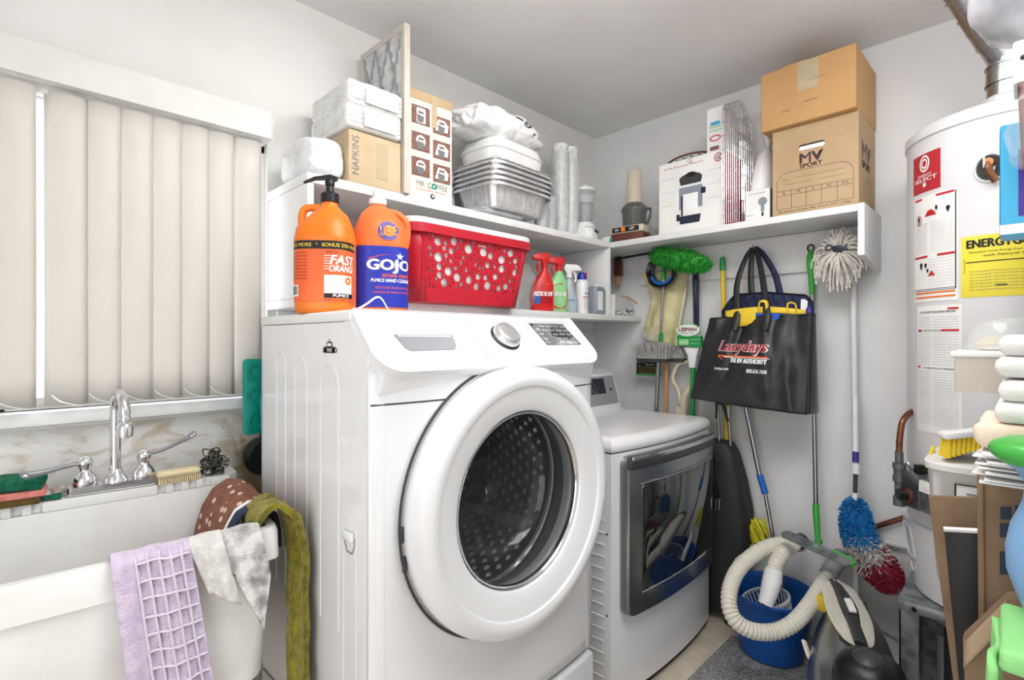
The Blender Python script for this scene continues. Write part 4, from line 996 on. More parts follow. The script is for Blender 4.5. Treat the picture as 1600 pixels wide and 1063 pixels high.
m = MB(); m.holed(circ(.022, .072, .018), [], flat(-.0282)); m.holed(rrect(.015, .030, .029, .056, .003, 3), [], flat(-.0282)); m.build('bulb_picture', 'greyb', t)
MB().holed(rrect(.018, .010, .026, .028, .002, 3), [], flat(-.0283)).build('logo_ring', 'ink', t)
# team carton
t = carton('sportswear_carton', 'card', 'tan carton with hand hole, team logo and size table, below the plain box', 'box', (2.395, .597, ZU), RB, .300, .285, .345)
fm = flat(-.1434)
MB().holed(rrect(-.052, .245, .040, .265, .010, 6), [], flat(-.1430, -.0003)).build('hand_hole', 'ink', t); MB().holed(rrect(-.050, .243, .040, .258, .006, 4), [], flat(-.1436)).build('paper_inside', 'white', t)
def cart(mp_, s, cx, cz, parent):
    m = MB(); m.text('MV', .074*s, .034*s, mp_, cx=cx, cz=cz, bold=.03); m.build('lettering', 'orangelabel', parent)
    m = MB(); m.text('MV', .084*s, .040*s, lambda x, z: mp_(x+.0015, z-.001)+(Vector((0, -.0003, 0)) if mp_ is fm else Vector((.0003, 0, 0))), cx=cx, cz=cz, bold=-.01); m.text('SPORT', .078*s, .016*s, mp_, cx=cx, cz=cz-.031*s, bold=.02); m.build('lettering', 'navyp', parent)
cart(fm, 1, -.008, .212, t)
sm = lambda x, z: Vector((.1508, x, z))
cart(sm, 1.75, -.02, .215, t); MB().text('SPORTSWEAR', .09, .008, sm, cx=.01, cz=.11).build('lettering', 'navyp', t)
m = MB(); ln = .0012
R = rrect(-.132, .022, .134, .168, (.001, .045, .045, .001), 8); Ri = rrect(-.132+ln, .022+ln, .134-ln, .168-ln, (.001, .044, .044, .001), 8); m.holed(R, [Ri], fm); m.build('form_outline', 'navyp', t)
m = MB()
for (a, b, c, d) in ((-.132, .0945, .134, .0957), (-.132, .076, .134, .0772), (-.062, .140, .105, .1408), (-.105, .118, .00, .1188), (.02, .118, .11, .1188)): m.plate(fm, a, b, c, d)
for k in range(1, 5): m.plate(fm, -.132+.0532*k, .022, -.1308+.0532*k, .095)
m.build('form_lines', 'navyp', t)
m = MB()
for k, s in enumerate(('S', 'M', 'L', 'XL', 'XXL')): m.text(s, (.008, .010, .007, .016, .025)[k], .009, fm, cx=-.105+.0532*k, cz=.086)
m.text('88 Spence Street, Bay Shore, NY 11706', .25, .008, fm, cz=.011); m.text('STYLE :', .03, .004, fm, cx=-.10, cz=.139); m.build('lettering', 'navyp', t)
t = carton('plain_carton', 'card2', 'plain tan cardboard box on top of the carton with the team logo', 'box', (2.383, .613, ZU+.3455), RB-.015, .332, .320, .235)
MB().box(-.16, -.02, .2345, .16, .0, .2375, .001).build('flap', 'card2', t); MB().box(-.09, -.1595, .231, .0, -.12, .2385, .002).build('torn_flap', 'card2', t)
MB().box(-.028, -.1610, .12, .045, -.1602, .232).build('tape', 'tapeclear', t)
m = MB(); m.text('MADE IN U.S.A.', .05, .005, flat(-.1612), cx=.02, cz=.075); m.text('4 x 500', .03, .005, flat(-.1612), cx=-.075, cz=.06); m.text('THIS SIDE UP', .035, .004, flat(-.1612), cx=.05, cz=.155); m.build('lettering', 'brownp', t)
# ================================================================ jugs on the washer (z = 1.3805)
def jug(name, lab, loc, rz, secs, mt): 
    t = thing(name, lab, 'bottle', loc, rz); MB().loft(secs, 56).build('bottle_body', mt, t, ang=60); return t
S1 = [(0, .066, .066, 3.2), (.004, .072, .072, 3.2), (.016, .075, .075, 3.2), (.100, .0755, .0755, 3.2), (.190, .075, .075, 3.2), (.198, .077, .077, 3.2), (.206, .075, .075, 3.2), (.230, .072, .072, 3, 0, 0), (.252, .060, .060, 2.4, .006), (.272, .048, .048, 2.2, .010), (.292, .026, .026, 2, .010), (.300, .021, .021, 2, .010), (.310, .021, .021, 2, .010)]
t = jug('hand_cleaner_jug', 'orange hand cleaner jug with a black pump and orange label, leftmost on the washer', (.648, 1.372, 1.3805), -.72, S1, 'orange')
t.scale = (1, 1, 1)
MB().tube(smooth_path([(-.012, 0, .292), (-.050, 0, .292), (-.064, 0, .275), (-.064, 0, .235), (-.060, 0, .205)], 6), .0105, 12).build('handle', 'orange', t)
wm = lambda o: wrapmap(S1, o, .075)
MB().plate(wm(.0012), -.115, .030, .110, .168, 40, 6).build('label', 'orangelabel', t)
MB().plate(wm(.0014), -.118, .168, .113, .190, 40, 2).build('label_band', 'ink', t)
m = MB(); m.text('BONUS 25% MORE   *   BONUS 25% MORE', .225, .010, wm(.002), cx=-.002, cz=.179, bold=.01); m.build('lettering', 'yellowink', t)
m = MB(); m.text('FAST', .060, .024, wm(.003), cx=.062, cz=.140, bold=.03, skew=.2); m.text('ORANGE', .064, .017, wm(.003), cx=.060, cz=.117, bold=.02, skew=.2)
for k in range(6): m.plate(wm(.0018), .015, .150-.007*k, .032, .1515-.007*k, 3, 1)
m.build('lettering', 'white', t)
MB().plate(wm(.0018), .016, .052, .088, .100, 14, 3).build('label_picture', 'cream', t); MB().holed([(.030+.05*(k/8), .098-.010*abs(k/8-.5)) for k in range(9)]+[(.08, .080), (.055, .074), (.030, .086)], [], wm(.0024)).build('label_picture', 'clearb', t)
MB().holed([(.073+.010*math.cos(a), .086+.010*math.sin(a)) for a in [2*PI*k/18 for k in range(18)]], [], wm(.0028)).build('label_picture', 'orange', t)
MB().plate(wm(.0020), .016, .040, .092, .052, 12, 1).build('label_stripe', 'ink', t); MB().text('PUMICE', .038, .008, wm(.0026), cx=.055, cz=.0462, bold=.02).build('lettering', 'white', t)
m = MB(); m.text('PERMATEX', .03, .005, wm(.002), cx=.035, cz=.160); m.text('ONE GALLON (3.78L)', .07, .006, wm(.002), cx=.05, cz=.034)
for k in range(9): m.text('WATERLESS HAND CLEANER WITH PUMICE', .060, .004, wm(.002), cx=-.055, cz=.158-.0085*k)
m.build('lettering', 'brownp', t)
MB().plate(wm(.0018), -.080, .044, -.048, .074, 8, 1).build('barcode', 'white', t); m = MB()
for k in range(10): m.plate(wm(.0024), -.077+.0028*k, .048, -.0757+.0028*k, .071)
m.build('barcode_bars', 'ink', t)
MB().lathe([(.022, .306), (.025, .308), (.025, .330), (.020, .334), (.012, .336), (.010, .352), (.013, .356), (.013, .366), (.009, .372), (.0, .374)], (.010, 0, 0), 24, cap=False).build('pump_collar', 'black', t)
MB().tube([(.030, .0, .372), (.010, 0, .378), (-.030, 0, .374), (-.060, .0, .362)], [.009, .011, .008, .005], 10, flat=.7).build('pump_spout', 'black', t)
S2 = [(0, .066, .066, 3), (.005, .071, .071, 3), (.02, .074, .074, 3), (.100, .074, .074, 3), (.188, .074, .074, 3), (.196, .0755, .0755, 3), (.204, .074, .074, 3), (.236, .072, .072, 2.8), (.262, .062, .062, 2.6), (.284, .048, .048, 2.4, -.004), (.302, .030, .030, 2, -.006), (.308, .022, .022, 2, -.006), (.316, .021, .021, 2, -.006)]
t = jug('pumice_cleaner_jug', 'orange hand cleaner jug with a dark blue label and white cap, beside the basket', (.823, 1.385, 1.3805), -.50, S2, 'orange2'); t.scale = (1.09, 1.09, 1.07)
MB().tube(smooth_path([(.016, 0, .296), (.048, 0, .290), (.070, 0, .268), (.073, 0, .232), (.068, 0, .198)], 6), .0105, 12).build('handle', 'orange2', t)
w2 = lambda o: wrapmap(S2, o, .074)
MB().plate(w2(.0012), -.13, .022, .13, .186, 44, 6).build('label', 'blue', t)
m = MB(); m.text('GOJO', .110, .036, w2(.0022), cx=.022, cz=.132, bold=.035); m.text('PUMICE HAND CLEANER', .105, .009, w2(.0022), cx=.028, cz=.094, bold=.02, skew=.2)
star = []
for k in range(10):
    a = PI/2+k*PI/5; q = .011 if k % 2 == 0 else .0045; star.append((.046+q*math.cos(a), .160+q*math.sin(a)))
m.holed(star, [], w2(.0022)); m.build('lettering', 'white', t)
m = MB(); m.text('NATURAL ORANGE', .075, .009, w2(.0022), cx=.040, cz=.107, bold=.02, skew=.2); m.text('NETTOYANT POUR LES MAINS', .090, .006, w2(.0022), cx=.03, cz=.074); m.text('LIMPIADOR DE MANOS CON POMEZ', .10, .006, w2(.0022), cx=.03, cz=.062)
m.sheet(lambda u, v: w2(.0022)(-.030+.060*u, .150+.014*math.sin(u*1.7)+.003*v*(1-u)), 12, 1); m.build('lettering', 'orangelabel', t)
MB().holed(circ(.018, .228, .026, 28), [], w2(.0018)).build('round_label', 'purple', t)
m = MB(); m.text('1.25', .040, .014, w2(.0030), cx=.018, cz=.233, bold=.0); m.text('GALLON', .042, .009, w2(.0030), cx=.018, cz=.219, bold=.0); m.build('lettering', 'yellowink', t)
MB().lathe([(.0225, .312), (.024, .314), (.024, .328), (.018, .332), (.012, .334), (.014, .345), (.012, .354), (.006, .358), (.0, .359)], (-.006, 0, 0), 24).build('cap', 'plastic_white', t)
t = thing('cord_loop', 'thin white plastic strap loop standing on the washer top in front of the blue-labelled jug', 'strap', (.72, 1.235, 1.3805))
MB().tube(smooth_path([(-.06, .02, .002), (-.03, .0, .022), (-.005, -.01, .042), (.012, -.01, .040), (.035, .0, .018), (.055, .01, .002)], 6), .0035, 6, flat=.6).build('strap', 'white', t)
# ================================================================ laundry baskets (nested)
def basket(t, mt, z0, z1, b, tp, rim_w, rim_h, holes=True, dots=None, th=.0015, inset=0):
    """b / tp: half sizes (x, y) at bottom and top, local centre"""
    e = 7
    secs = [(z0, b[0]-.012, b[1]-.012, e), (z0+.006, b[0]-.003, b[1]-.003, e), (z0+.014, b[0], b[1], e), (z1, tp[0], tp[1], e)]
    # bottom tray
    m = MB(); rows = [[m.bm.verts.new(secpt(q, 2*PI*k/96)) for k in range(96)] for q in secs[:3]]
    for a, c in zip(rows, rows[1:]):
        for k in range(96): m.bm.faces.new((a[k], a[(k+1) % 96], c[(k+1) % 96], c[k]))
    m.bm.faces.new(rows[0][::-1]); m.build('base', mt, t, thick=.003)
    # side walls: plain sheets except the front, which is perforated
    def wall(a0, a1, n, zz0=z0+.014, zz1=z1):
        m = MB()
        def f(u, v):
            q = seclerp(secs, zz0+(zz1-zz0)*v); return secpt(q, a0+(a1-a0)*u)
        return m.sheet(f, n, 2)
    ca = math.atan2(1, 1)
    return secs
t = thing('laundry_basket', 'red plastic laundry basket with round holes, on the lower shelf', 'basket', (1.262, 1.590, 1.4405))
BH, bx, by, tx, ty = .262, .252, .120, .292, .155
def bw(x, z, y=0, side='front'):
    """x in -1..1 across the face, z height -> point on the basket shell"""
    k = z/BH; hx = bx+(tx-bx)*k; hy = by+(ty-by)*k; r = .045
    if side == 'front': 
        X = x*hx; d = abs(X)-(hx-r); Y = -hy+(r-math.sqrt(max(0, r*r-max(0, d)**2)) if d > 0 else 0); return Vector((X, Y+y, z))
    if side == 'back': p = bw(x, z, 0, 'front'); return Vector((p.x, -p.y-y, z))
    if side in ('left', 'right'):
        s = -1 if side == 'left' else 1; Y = x*hy; d = abs(Y)-(hy-r); X = hx-(r-math.sqrt(max(0, r*r-max(0, d)**2)) if d > 0 else 0); return Vector((s*X, Y, z))
RC = .045
def bwf(x, z, side):
    """flat part of a face, x in metres measured at the bottom; planar"""
    k = z/BH; h0 = (bx if side in ('front', 'back') else by)-RC; h1 = (tx if side in ('front', 'back') else ty)-RC; X = x*(h0+(h1-h0)*k)/h0
    hx = bx+(tx-bx)*k; hy = by+(ty-by)*k
    return {'front': Vector((X, -hy, z)), 'back': Vector((X, hy, z)), 'left': Vector((-hx, X, z)), 'right': Vector((hx, X, z))}[side]
def perf(side, n, seed, mt, parent, z0=.050, z1=.232):
    r = random.Random(seed); H = []; hy = (bx if side in ('front', 'back') else by)-RC; tries = 0
    while len(H) < n and tries < 9000:
        tries += 1; big, mid = (26, 60) if side in ('front', 'back') else (5, 12)
        rad = .0105+.0065*r.random() if len(H) < big else (.0055+.003*r.random() if len(H) < mid else .0026+.0016*r.random())
        x = r.uniform(-hy+rad+.003, hy-rad-.003); z = r.uniform(z0+rad, z1-rad)
        if all((x-a)**2+(z-b)**2 > (rad+c+.003)**2 for a, b, c in H): H.append((x, z, rad))
    m = MB().holed([(-hy, .004), (hy, .004), (hy, BH-.004), (-hy, BH-.004)], [circ(a, b, c, 16 if c > .006 else 9) for a, b, c in H], lambda x, z: bwf(x, z, side))
    return m.build('perforated_wall', mt, parent, smooth=False, thick=.003)
perf('front', 165, 4, 'red', t); perf('left', 40, 5, 'red', t); perf('right', 40, 6, 'red', t); perf('back', 90, 8, 'red', t)
for sx in (-1, 1):
    for sy in (-1, 1):
        def cf(u, v, sx=sx, sy=sy):
            z = .004+(BH-.008)*v; k = z/BH; hx = bx+(tx-bx)*k-RC; hy = by+(ty-by)*k-RC; a = PI/2*u
            return Vector((sx*(hx+RC*math.cos(a)), sy*(hy+RC*math.sin(a)), z))
        MB().sheet(cf, 8, 3).build('corner', 'red', t, thick=.003)
MB().prism(rrect(-bx-.002, -by-.002, bx+.002, by+.002, .045, 6), 0, .030, 'z', .006).build('base', 'red', t)
def rimloop(hx, hy, z0, z1, r=.05, w=.014):
    m = MB(); prof = [(0, z0), (w, z0), (w, z1-.004), (w-.004, z1), (0, z1)]; path = rrect(-hx, -hy, hx, hy, r, 7); N = len(path); rows = []
    for k in range(N):
        p = Vector((*path[k], 0)); d = Vector((*path[(k+1) % N], 0))-Vector((*path[k-1], 0)); n_ = Vector((d.y, -d.x, 0)).normalized()
        rows.append([m.bm.verts.new(p+n_*a+Vector((0, 0, b))) for a, b in prof])
    for k in range(N):
        a, b = rows[k], rows[(k+1) % N]
        for j in range(len(prof)-1): m.bm.faces.new((a[j], a[j+1], b[j+1], b[j]))
    return m
rimloop(tx-.002, ty-.002, BH-.030, BH).build('rim', 'red', t, thick=.002, ang=40)
m = MB(); 
for (x0, x1) in ((-.955, -.88),): pass
MB().tube([bw(-.90, .03, -.002), bw(-.86, .20, -.002), bw(-.88, .22, -.002)], .0025, 6).build('ridge', 'red', t)
MB().text('sterilite', .036, .009, lambda x, z: bw(x/.27, z, -.0022), cx=.02, cz=.218).build('lettering', 'white', t)
t2 = thing('laundry_basket', 'white plastic laundry basket nested inside the red one', 'basket', (1.262, 1.590, 1.458))
rimloop(tx-.004, ty-.004, BH-.016, BH+.002, .05, .013).build('rim', 'plastic_white', t2, thick=.002, ang=40)
for sd, hx in (('front', bx), ('back', bx), ('left', by), ('right', by)):
    m = MB().sheet(lambda u, v: (lambda p: Vector((p.x*.96, p.y*.95, p.z)))(bw(-1+2*u, .014+(BH-.018)*v, 0, sd)), 24, 3); m.build('wall', 'plastic_white', t2, ang=50, thick=.002)
MB().box(-bx*.93, -by*.9, .016, bx*.93, by*.9, .020).build('base', 'plastic_white', t2)
# ================================================================ spray bottles etc. on the lower shelf
ZL = 1.4405
def trigger(t, z, mt, mt2=None, s=1.0, yaw=0, name='trigger_head', cx=0):
    m = MB(); m.prism([(-.062*s, .020*s), (-.060*s, .036*s), (-.040*s, .050*s), (.018*s, .052*s), (.028*s, .030*s), (.018*s, .012*s), (.010*s, 0), (-.012*s, 0), (-.014*s, .018*s)], -.012*s, .012*s, 'y', .004*s, 2, True)
    for v in m.bm.verts: v.co += Vector((cx, 0, z))
    h = m.build(name, mt, t, ang=40)
    tr = MB().tube(smooth_path([(cx-.022*s, 0, z+.018*s), (cx-.034*s, 0, z-.002*s), (cx-.034*s, 0, z-.022*s), (cx-.030*s, 0, z-.034*s)], 4), .0045*s, 6, flat=1.4).build('trigger', mt2 or mt, h)
    MB().lathe([(.014*s, 0), (.016*s, -.002), (.016*s, -.018*s), (.012*s, -.019*s)], (cx, 0, z+.002), 20).build('collar', mt2 or mt, h); return h
def spray(lab, x, y, rz, secs, mt, head, mt2=None, s=1.0, hz=None):
    t = thing('spray_bottle', lab, 'spray bottle', (x, y, ZL), rz); MB().loft(secs, 40).build('bottle_body', mt, t, ang=60); trigger(t, hz or secs[-1][0]+.016*s, head, mt2, s, cx=secs[-1][4] if len(secs[-1]) > 4 else 0); return t
SR = [(0, .050, .026, 3), (.004, .056, .030, 3), (.07, .059, .031, 3), (.12, .053, .029, 2.8, .004), (.16, .038, .024, 2.4, .010), (.19, .018, .017, 2, .014), (.205, .013, .013, 2, .014)]
t = spray('red spray bottle with a red trigger and orange stain remover label', 1.800, 1.605, -.45, SR, 'redp', 'redp', hz=.222)
w3 = wrapmap(SR, .0014, .06); m = MB().holed([(-.052, .03), (.052, .02), (.052, .10), (.02, .13), (-.02, .13), (-.052, .10)], [], w3).build('label', 'orange', t)
MB().plate(wrapmap(SR, .0018, .06), -.048, .036, -.020, .072, 6, 2).build('label_patch', 'bluep', t)
m = MB(); m.text('RESOLVE', .088, .020, wrapmap(SR, .0026, .06), cx=-.004, cz=.082, bold=.04, skew=.25); m.build('lettering', 'white', t)
m = MB()
for k in range(3): m.text('STAIN REMOVER', .055, .007, wrapmap(SR, .0026, .06), cx=.008, cz=.066-.011*k)
m.build('lettering', 'ink', t)
t = spray('light green spray bottle with a red trigger and red label, second from the red basket', 1.905, 1.605, -.45, SR, 'greenb', 'redp', hz=.215)
MB().holed([(-.038+.0, .05), (-.02, .018), (.03, .018), (.048, .06), (.046, .11), (.01, .14), (-.03, .13)], [], w3).build('label', 'redp', t)
m = MB(); m.text('SOLVE', .06, .018, wrapmap(SR, .0026, .06), cx=.006, cz=.088, bold=.04, skew=.25)
for k in range(3): m.text('carpet', .03, .007, wrapmap(SR, .0026, .06), cx=.006, cz=.066-.012*k)
m.build('lettering', 'white', t)
SF = [(0, .036, .026, 2.6), (.004, .042, .030, 2.6), (.05, .044, .031, 2.4), (.11, .032, .024, 2.2), (.15, .020, .018, 2), (.17, .014, .014, 2)]
t = spray('clear pale blue spray bottle with a white trigger, left of the foam can', 2.000, 1.605, PI-.6, SF, 'clearb', 'plastic_white', hz=.190)
MB().text('febreze', .045, .014, lambda x, z: (lambda p: Vector((-p.x, -p.y, p.z)))(wrapmap(SF, .0022, .05)(x, z)), cz=.065).build('lettering', 'bluep', t)
t = thing('foam_can', 'white aerosol foam can with a dark blue cap, on the lower shelf', 'aerosol can', (2.085, 1.590, ZL), .1)
SC = [(0, .030, .030), (.003, .033, .033), (.155, .033, .033), (.165, .028, .028), (.172, .020, .020)]
MB().loft(SC, 32).build('can_body', 'plastic_white', t, ang=40); MB().loft([(.170, .021, .021), (.173, .024, .024), (.185, .024, .024), (.205, .017, .017), (.210, .008, .008)], 28).build('cap', 'blue', t); MB().box(.002, -.0245, .182, .012, -.018, .206, .003).build('nozzle_band', 'redp', t)
wc = wrapmap(SC, .0012, .033); m = MB(); m.text('FOAM', .036, .012, wc, cz=.100, bold=.02)
for k in range(7): m.text('FOAM CARPET CLEANER SPOT', .045, .004, wc, cz=.070-.0085*k)
m.text('ULTIMATE', .03, .006, wc, cz=.122); m.build('lettering', 'greyink', t)
m = MB(); m.plate(wc, -.03, .082, .03, .085, 8, 1); m.plate(wc, -.03, .077, .03, .079, 8, 1); m.build('stripe', 'redink', t)
t = thing('bottle', 'flat grey plastic bottle between the foam can and the shelf end', 'bottle', (2.178, 1.570, ZL), .1)
MB().loft([(0, .048, .030, 5), (.004, .052, .034, 5), (.125, .052, .034, 5), (.140, .044, .028, 4)], 48).build('bottle_body', 'greyb', t); MB().plate(flat(-.0348), -.045, .02, .008, .115).build('label', 'white', t)
MB().lathe([(.014, .138), (.014, .152), (.001, .153)], (0, 0, 0), 16).build('cap', 'plastic_white', t)
t = thing('plastic_bag', 'crumpled clear bag of bottles between the red basket and the red spray bottle', 'plastic bag', (1.680, 1.670, ZL))
MB().blob((-.005, -.02, .105), (.085, .075, .110), 4, .16, 13, 61, box=3).build('film', 'film', t, ang=25); MB().lathe([(.001, 0.004), (.03, .004), (.03, .11), (.012, .14), (.012, .16), (.001, .16)], (-.01, -.01, 0), 24).build('bottle_inside', 'clearb', t); MB().cyl((-.05, -.05, .17), (.0, -.02, .14), .004).build('straw', 'navyp', t)
o = MB().box(-.045, -.02, 0, .035, .02, .115, .002, 1).build('paper_box', 'paper'); o.location = (2.34, 1.610, ZL); o.rotation_euler = (0, 0, -.35); tag(o, 'plain white paper packet on the lower shelf, right of the grey bottle', 'packet')
t = thing('clutter_bag', 'clear bag of hooks and small parts at the right end of the lower shelf', 'bag', (2.455, 1.60, ZL))
MB().blob((0, 0, .055), (.085, .055, .057), 4, .22, 16, 66, box=2.5).build('film', 'film', t, ang=25)
r = random.Random(9)
for k in range(16):
    x, y = r.uniform(-.06, .05), r.uniform(-.04, .03); a = r.uniform(0, 3); q = Vector((math.cos(a), math.sin(a), r.uniform(-.2, .2)))*.016
    MB().cyl(Vector((x, y, .012+.03*r.random()))-q, Vector((x, y, .012+.02*r.random()))+q, .0042, n=6).build('hook', 'black' if k % 2 else 'white', t)
o = MB().tube([(-.055, 0, .018), (0, .002, .012), (.055, 0, -.010)], [.005, .009, .006], 10, flat=.45).build('wooden_spatula', 'wood'); o.location = (2.43, 1.535, ZL+.085); o.rotation_euler = (0, .1, -.35); tag(o, 'short flat wooden stick lying across the bag of hooks', 'stick')
# ================================================================ things hanging on / leaning at the back wall
def tuft(m, c, d, ln, r0, r1, n=5): m.tube([c, c+d*ln*.5, c+d*ln], [r0, (r0+r1)/2, r1], n)
# green duster with a black handle, lying along the wall under the shelf
t = thing('feather_duster', 'fluffy green duster with a long black handle, hung under the back wall shelf', 'duster', tuple(B(1060, 400, 2.42)))
a0, a1 = B(962, 405, 2.49), B(1024, 394, 2.42)
MB().tube([a0, a1], .0065, 8).build('handle', 'black', t, **W_); MB().cyl(a0+Vector((0, .0, 0)), a0+(a1-a0)*.12, .011, n=10).build('grip', 'black', t, **W_)
p0, p1, p2 = B(1024, 399, 2.40), B(1068, 407, 2.385), B(1104, 415, 2.38)
m = MB(); r = random.Random(2); pth = smooth_path([p0, p1, p2], 12)
m.tube(pth, [.020+.028*math.sin(PI*min(1, (i+3)/(len(pth)+3))**.8) for i in range(len(pth))], 12)
for i in range(1900):
    k = r.random(); q = pth[int(k*(len(pth)-1))]; rad = .026+.036*math.sin(PI*min(1, k*.85+.12))
    d = Vector((r.gauss(0, 1), r.gauss(0, 1)+.1, r.gauss(0, .8)-.2)).normalized(); d2 = (d+Vector((0, -.6, 0))).normalized(); tuft(m, q+d*rad*.62, d2, rad*.52, .0032, .0012, 3)
m.build('duster_head', 'fgreen', t, smooth=False, kind='stuff', **W_)
# grip stub at the far left: dark red whisk broom
t = thing('whisk_broom', 'small dark red and tan whisk brush at the left end of the wall board', 'brush', tuple(B(968, 420, 2.50)))
c = B(966, 418, 2.50); MB().box(c.x-.012, c.y-.025, c.z-.05, c.x+.012, c.y+.025, c.z+.04, .006).build('head', 'brownp', t, **W_)
MB().box(c.x-.010, c.y-.012, c.z-.10, c.x+.010, c.y+.016, c.z-.05, .003).build('bristles', 'wood', t, **W_)
# round dark brush ring
t = thing('round_brush', 'round blue brush ring with black bristles, hanging on the back wall', 'brush', tuple(B(1036, 426, 2.45)))
c = B(1036, 425, 2.445); R = .060
ring = [c+Vector((.0, R*math.cos(2*PI*k/32), R*math.sin(2*PI*k/32))) for k in range(32)]
MB().tube(ring, .010, 8, closed=True).build('ring', 'navyp', t, **W_)
m = MB()
for k in range(64):
    a = 2*PI*k/64
    for s in (-1, 0, 1): 
        d = Vector((-.7*abs(s)-.3, math.cos(a)*(1-.2*abs(s)), math.sin(a)*(1-.2*abs(s)))).normalized(); tuft(m, c+Vector((.006*s, R*math.cos(a), R*math.sin(a))), d, .036, .0032, .0020, 3)
m.build('bristles', 'black', t, smooth=False, kind='stuff', **W_)
MB().tube([c+Vector((-.012, R*1.05*math.cos(a), R*1.05*math.sin(a))) for a in [PI*(1.12+.75*k/12) for k in range(13)]], .009, 8).build('blue_edge', 'bluep', t, **W_)
# cream vinyl apron
t = thing('vinyl_apron', 'pale cream plastic apron hanging behind the round brush on the back wall', 'apron', tuple(B(1040, 480, 2.51)))
def ap(u, v):
    x = [(1003, 428), (1018, 465), (1000, 527)]; y = [(1074, 420), (1072, 462), (1058, 548)]
    def L(P, v):
        if v < .4: q = v/.4; return (P[0][0]*(1-q)+P[1][0]*q, P[0][1]*(1-q)+P[1][1]*q)
        q = (v-.4)/.6; return (P[1][0]*(1-q)+P[2][0]*q, P[1][1]*(1-q)+P[2][1]*q)
    a, b = L(x, v), L(y, v); p = B(a[0]*(1-u)+b[0]*u, a[1]*(1-u)+b[1]*u, 2.505); p.x += .016*math.sin(u*9+v*2)*(.4+.6*v)+.01*noise.noise(p*25)
    return p
MB().sheet(ap, 30, 30).build('apron_sheet', 'apron', t, thick=.002, ang=180, **W_)
m = MB().tube([B(1072, 450, 2.49), B(1062, 500, 2.49), B(1057, 545, 2.49)], .003, 6); m.build('hem', 'white', t, **W_)
# floor polish sachet
t = thing('floor_pad_pack', 'black printed sachet of floor wax in clear wrap, hanging low on the back wall', 'packet', tuple(B(1015, 560, 2.52)))
q = B(1012, 562, 2.47); w, h = .072, .085
def fpm(x, z): return Vector((q.x, q.y-x, q.z+z))
MB().box(q.x, q.y-w, q.z-h, q.x+.014, q.y+w, q.z+h, .006).build('packet', 'ink', t, **W_)
o_ = lambda o: (lambda x, z: fpm(x, z)+Vector((-o, 0, 0)))
m = MB(); m.text('Floor', .060, .022, o_(.001), cx=-.038, cz=-.010, bold=.02); m.text('Wax 2 Part', .05, .010, o_(.001), cx=.015, cz=-.026); m.build('lettering', 'white', t, **W_)
m = MB()
for k in range(4): m.text('restores commercial floor shine', .11, .005, o_(.001), cz=-.040-.011*k)
m.build('lettering', 'yellowink', t, **W_)
MB().plate(o_(.0012), -.072, -.085, .072, -.076).build('stripe', 'green', t, **W_)
MB().blob((q.x+.012, q.y+.012, q.z+.02), (.012, .10, .125), 4, .12, 22, 71, box=5).build('film', 'film', t, ang=25, **W_)
# floor squeegee / brooms, bristles up
def pole(pts, r, nm, mt, t, n=12): return MB().tube(pts, r, n).build(nm, mt, t, **W_)
def floorpt(P, X=None): return Vector((P.x, P.y, .012))
t = thing('squeegee_pole', 'silver pole with a green grip through the round brush, ending in a green ferrule', 'pole', tuple(B(1034, 470, 2.44)))
pole([B(1036, 410, 2.44), B(1037, 437, 2.44)], [.009, .012], 'grip', 'green', t); pole([B(1037, 437, 2.44), B(1032, 522, 2.44)], .0065, 'tube', 'steel', t); pole([B(1033, 520, 2.44), B(1032, 534, 2.44)], .011, 'ferrule', 'green', t)
def broom(lab, px0, px1, X, zt, mt_b, mt_h, head_h, mt_head='darkgrey', ybot=532, ypx=562):
    t = thing('push_broom', lab, 'broom', tuple(B((px0[0]+px0[1])/2, ypx, X)))
    l, r_ = B(px0[0], ypx, X), B(px0[1], ypx, X); zh = l.z
    MB().box(X-.022, r_.y, zh-.012, X+.022, l.y, zh+.010, .006).build('head', mt_head, t, **W_)
    rr = random.Random(int(px0[0])); m = MB()
    n = int((l.y-r_.y)/.006)
    for i in range(n):
        for j in range(5):
            y = r_.y+.003+(l.y-r_.y-.006)*i/(n-1); x = X-.018+.009*j
            d = Vector((-.10+rr.gauss(0, .12)+(.25 if j > 3 else 0)-(.25 if j < 1 else 0), (y-(l.y+r_.y)/2)*2.6+rr.gauss(0, .1), 1)).normalized(); tuft(m, Vector((x, y, zh+.008)), d, head_h*(1+.1*rr.random()), .0038, .0030, 4)
    m.build('bristles', mt_b, t, smooth=False, kind='stuff', **W_)
    a = B(px1[0], ypx+8, X); b = B(px1[1], 636, X); d = (b-a)/(a.z-b.z)
    pole([a+Vector((0, 0, .02)), a+d*(a.z-.015)], .0105, 'handle', mt_h, t)
    return t
broom('push broom stood on its handle with pale grey bristles up, left of the wooden-handled one', (999, 1044), (1029, 1026), 2.40, 0, 'bristle', 'steel', .075)
broom('push broom stood on its wooden handle with dark bristles up, beside the floor wax sachet', (1046, 1071), (1041, 1040), 2.46, 0, 'bristle', 'wood', .058)
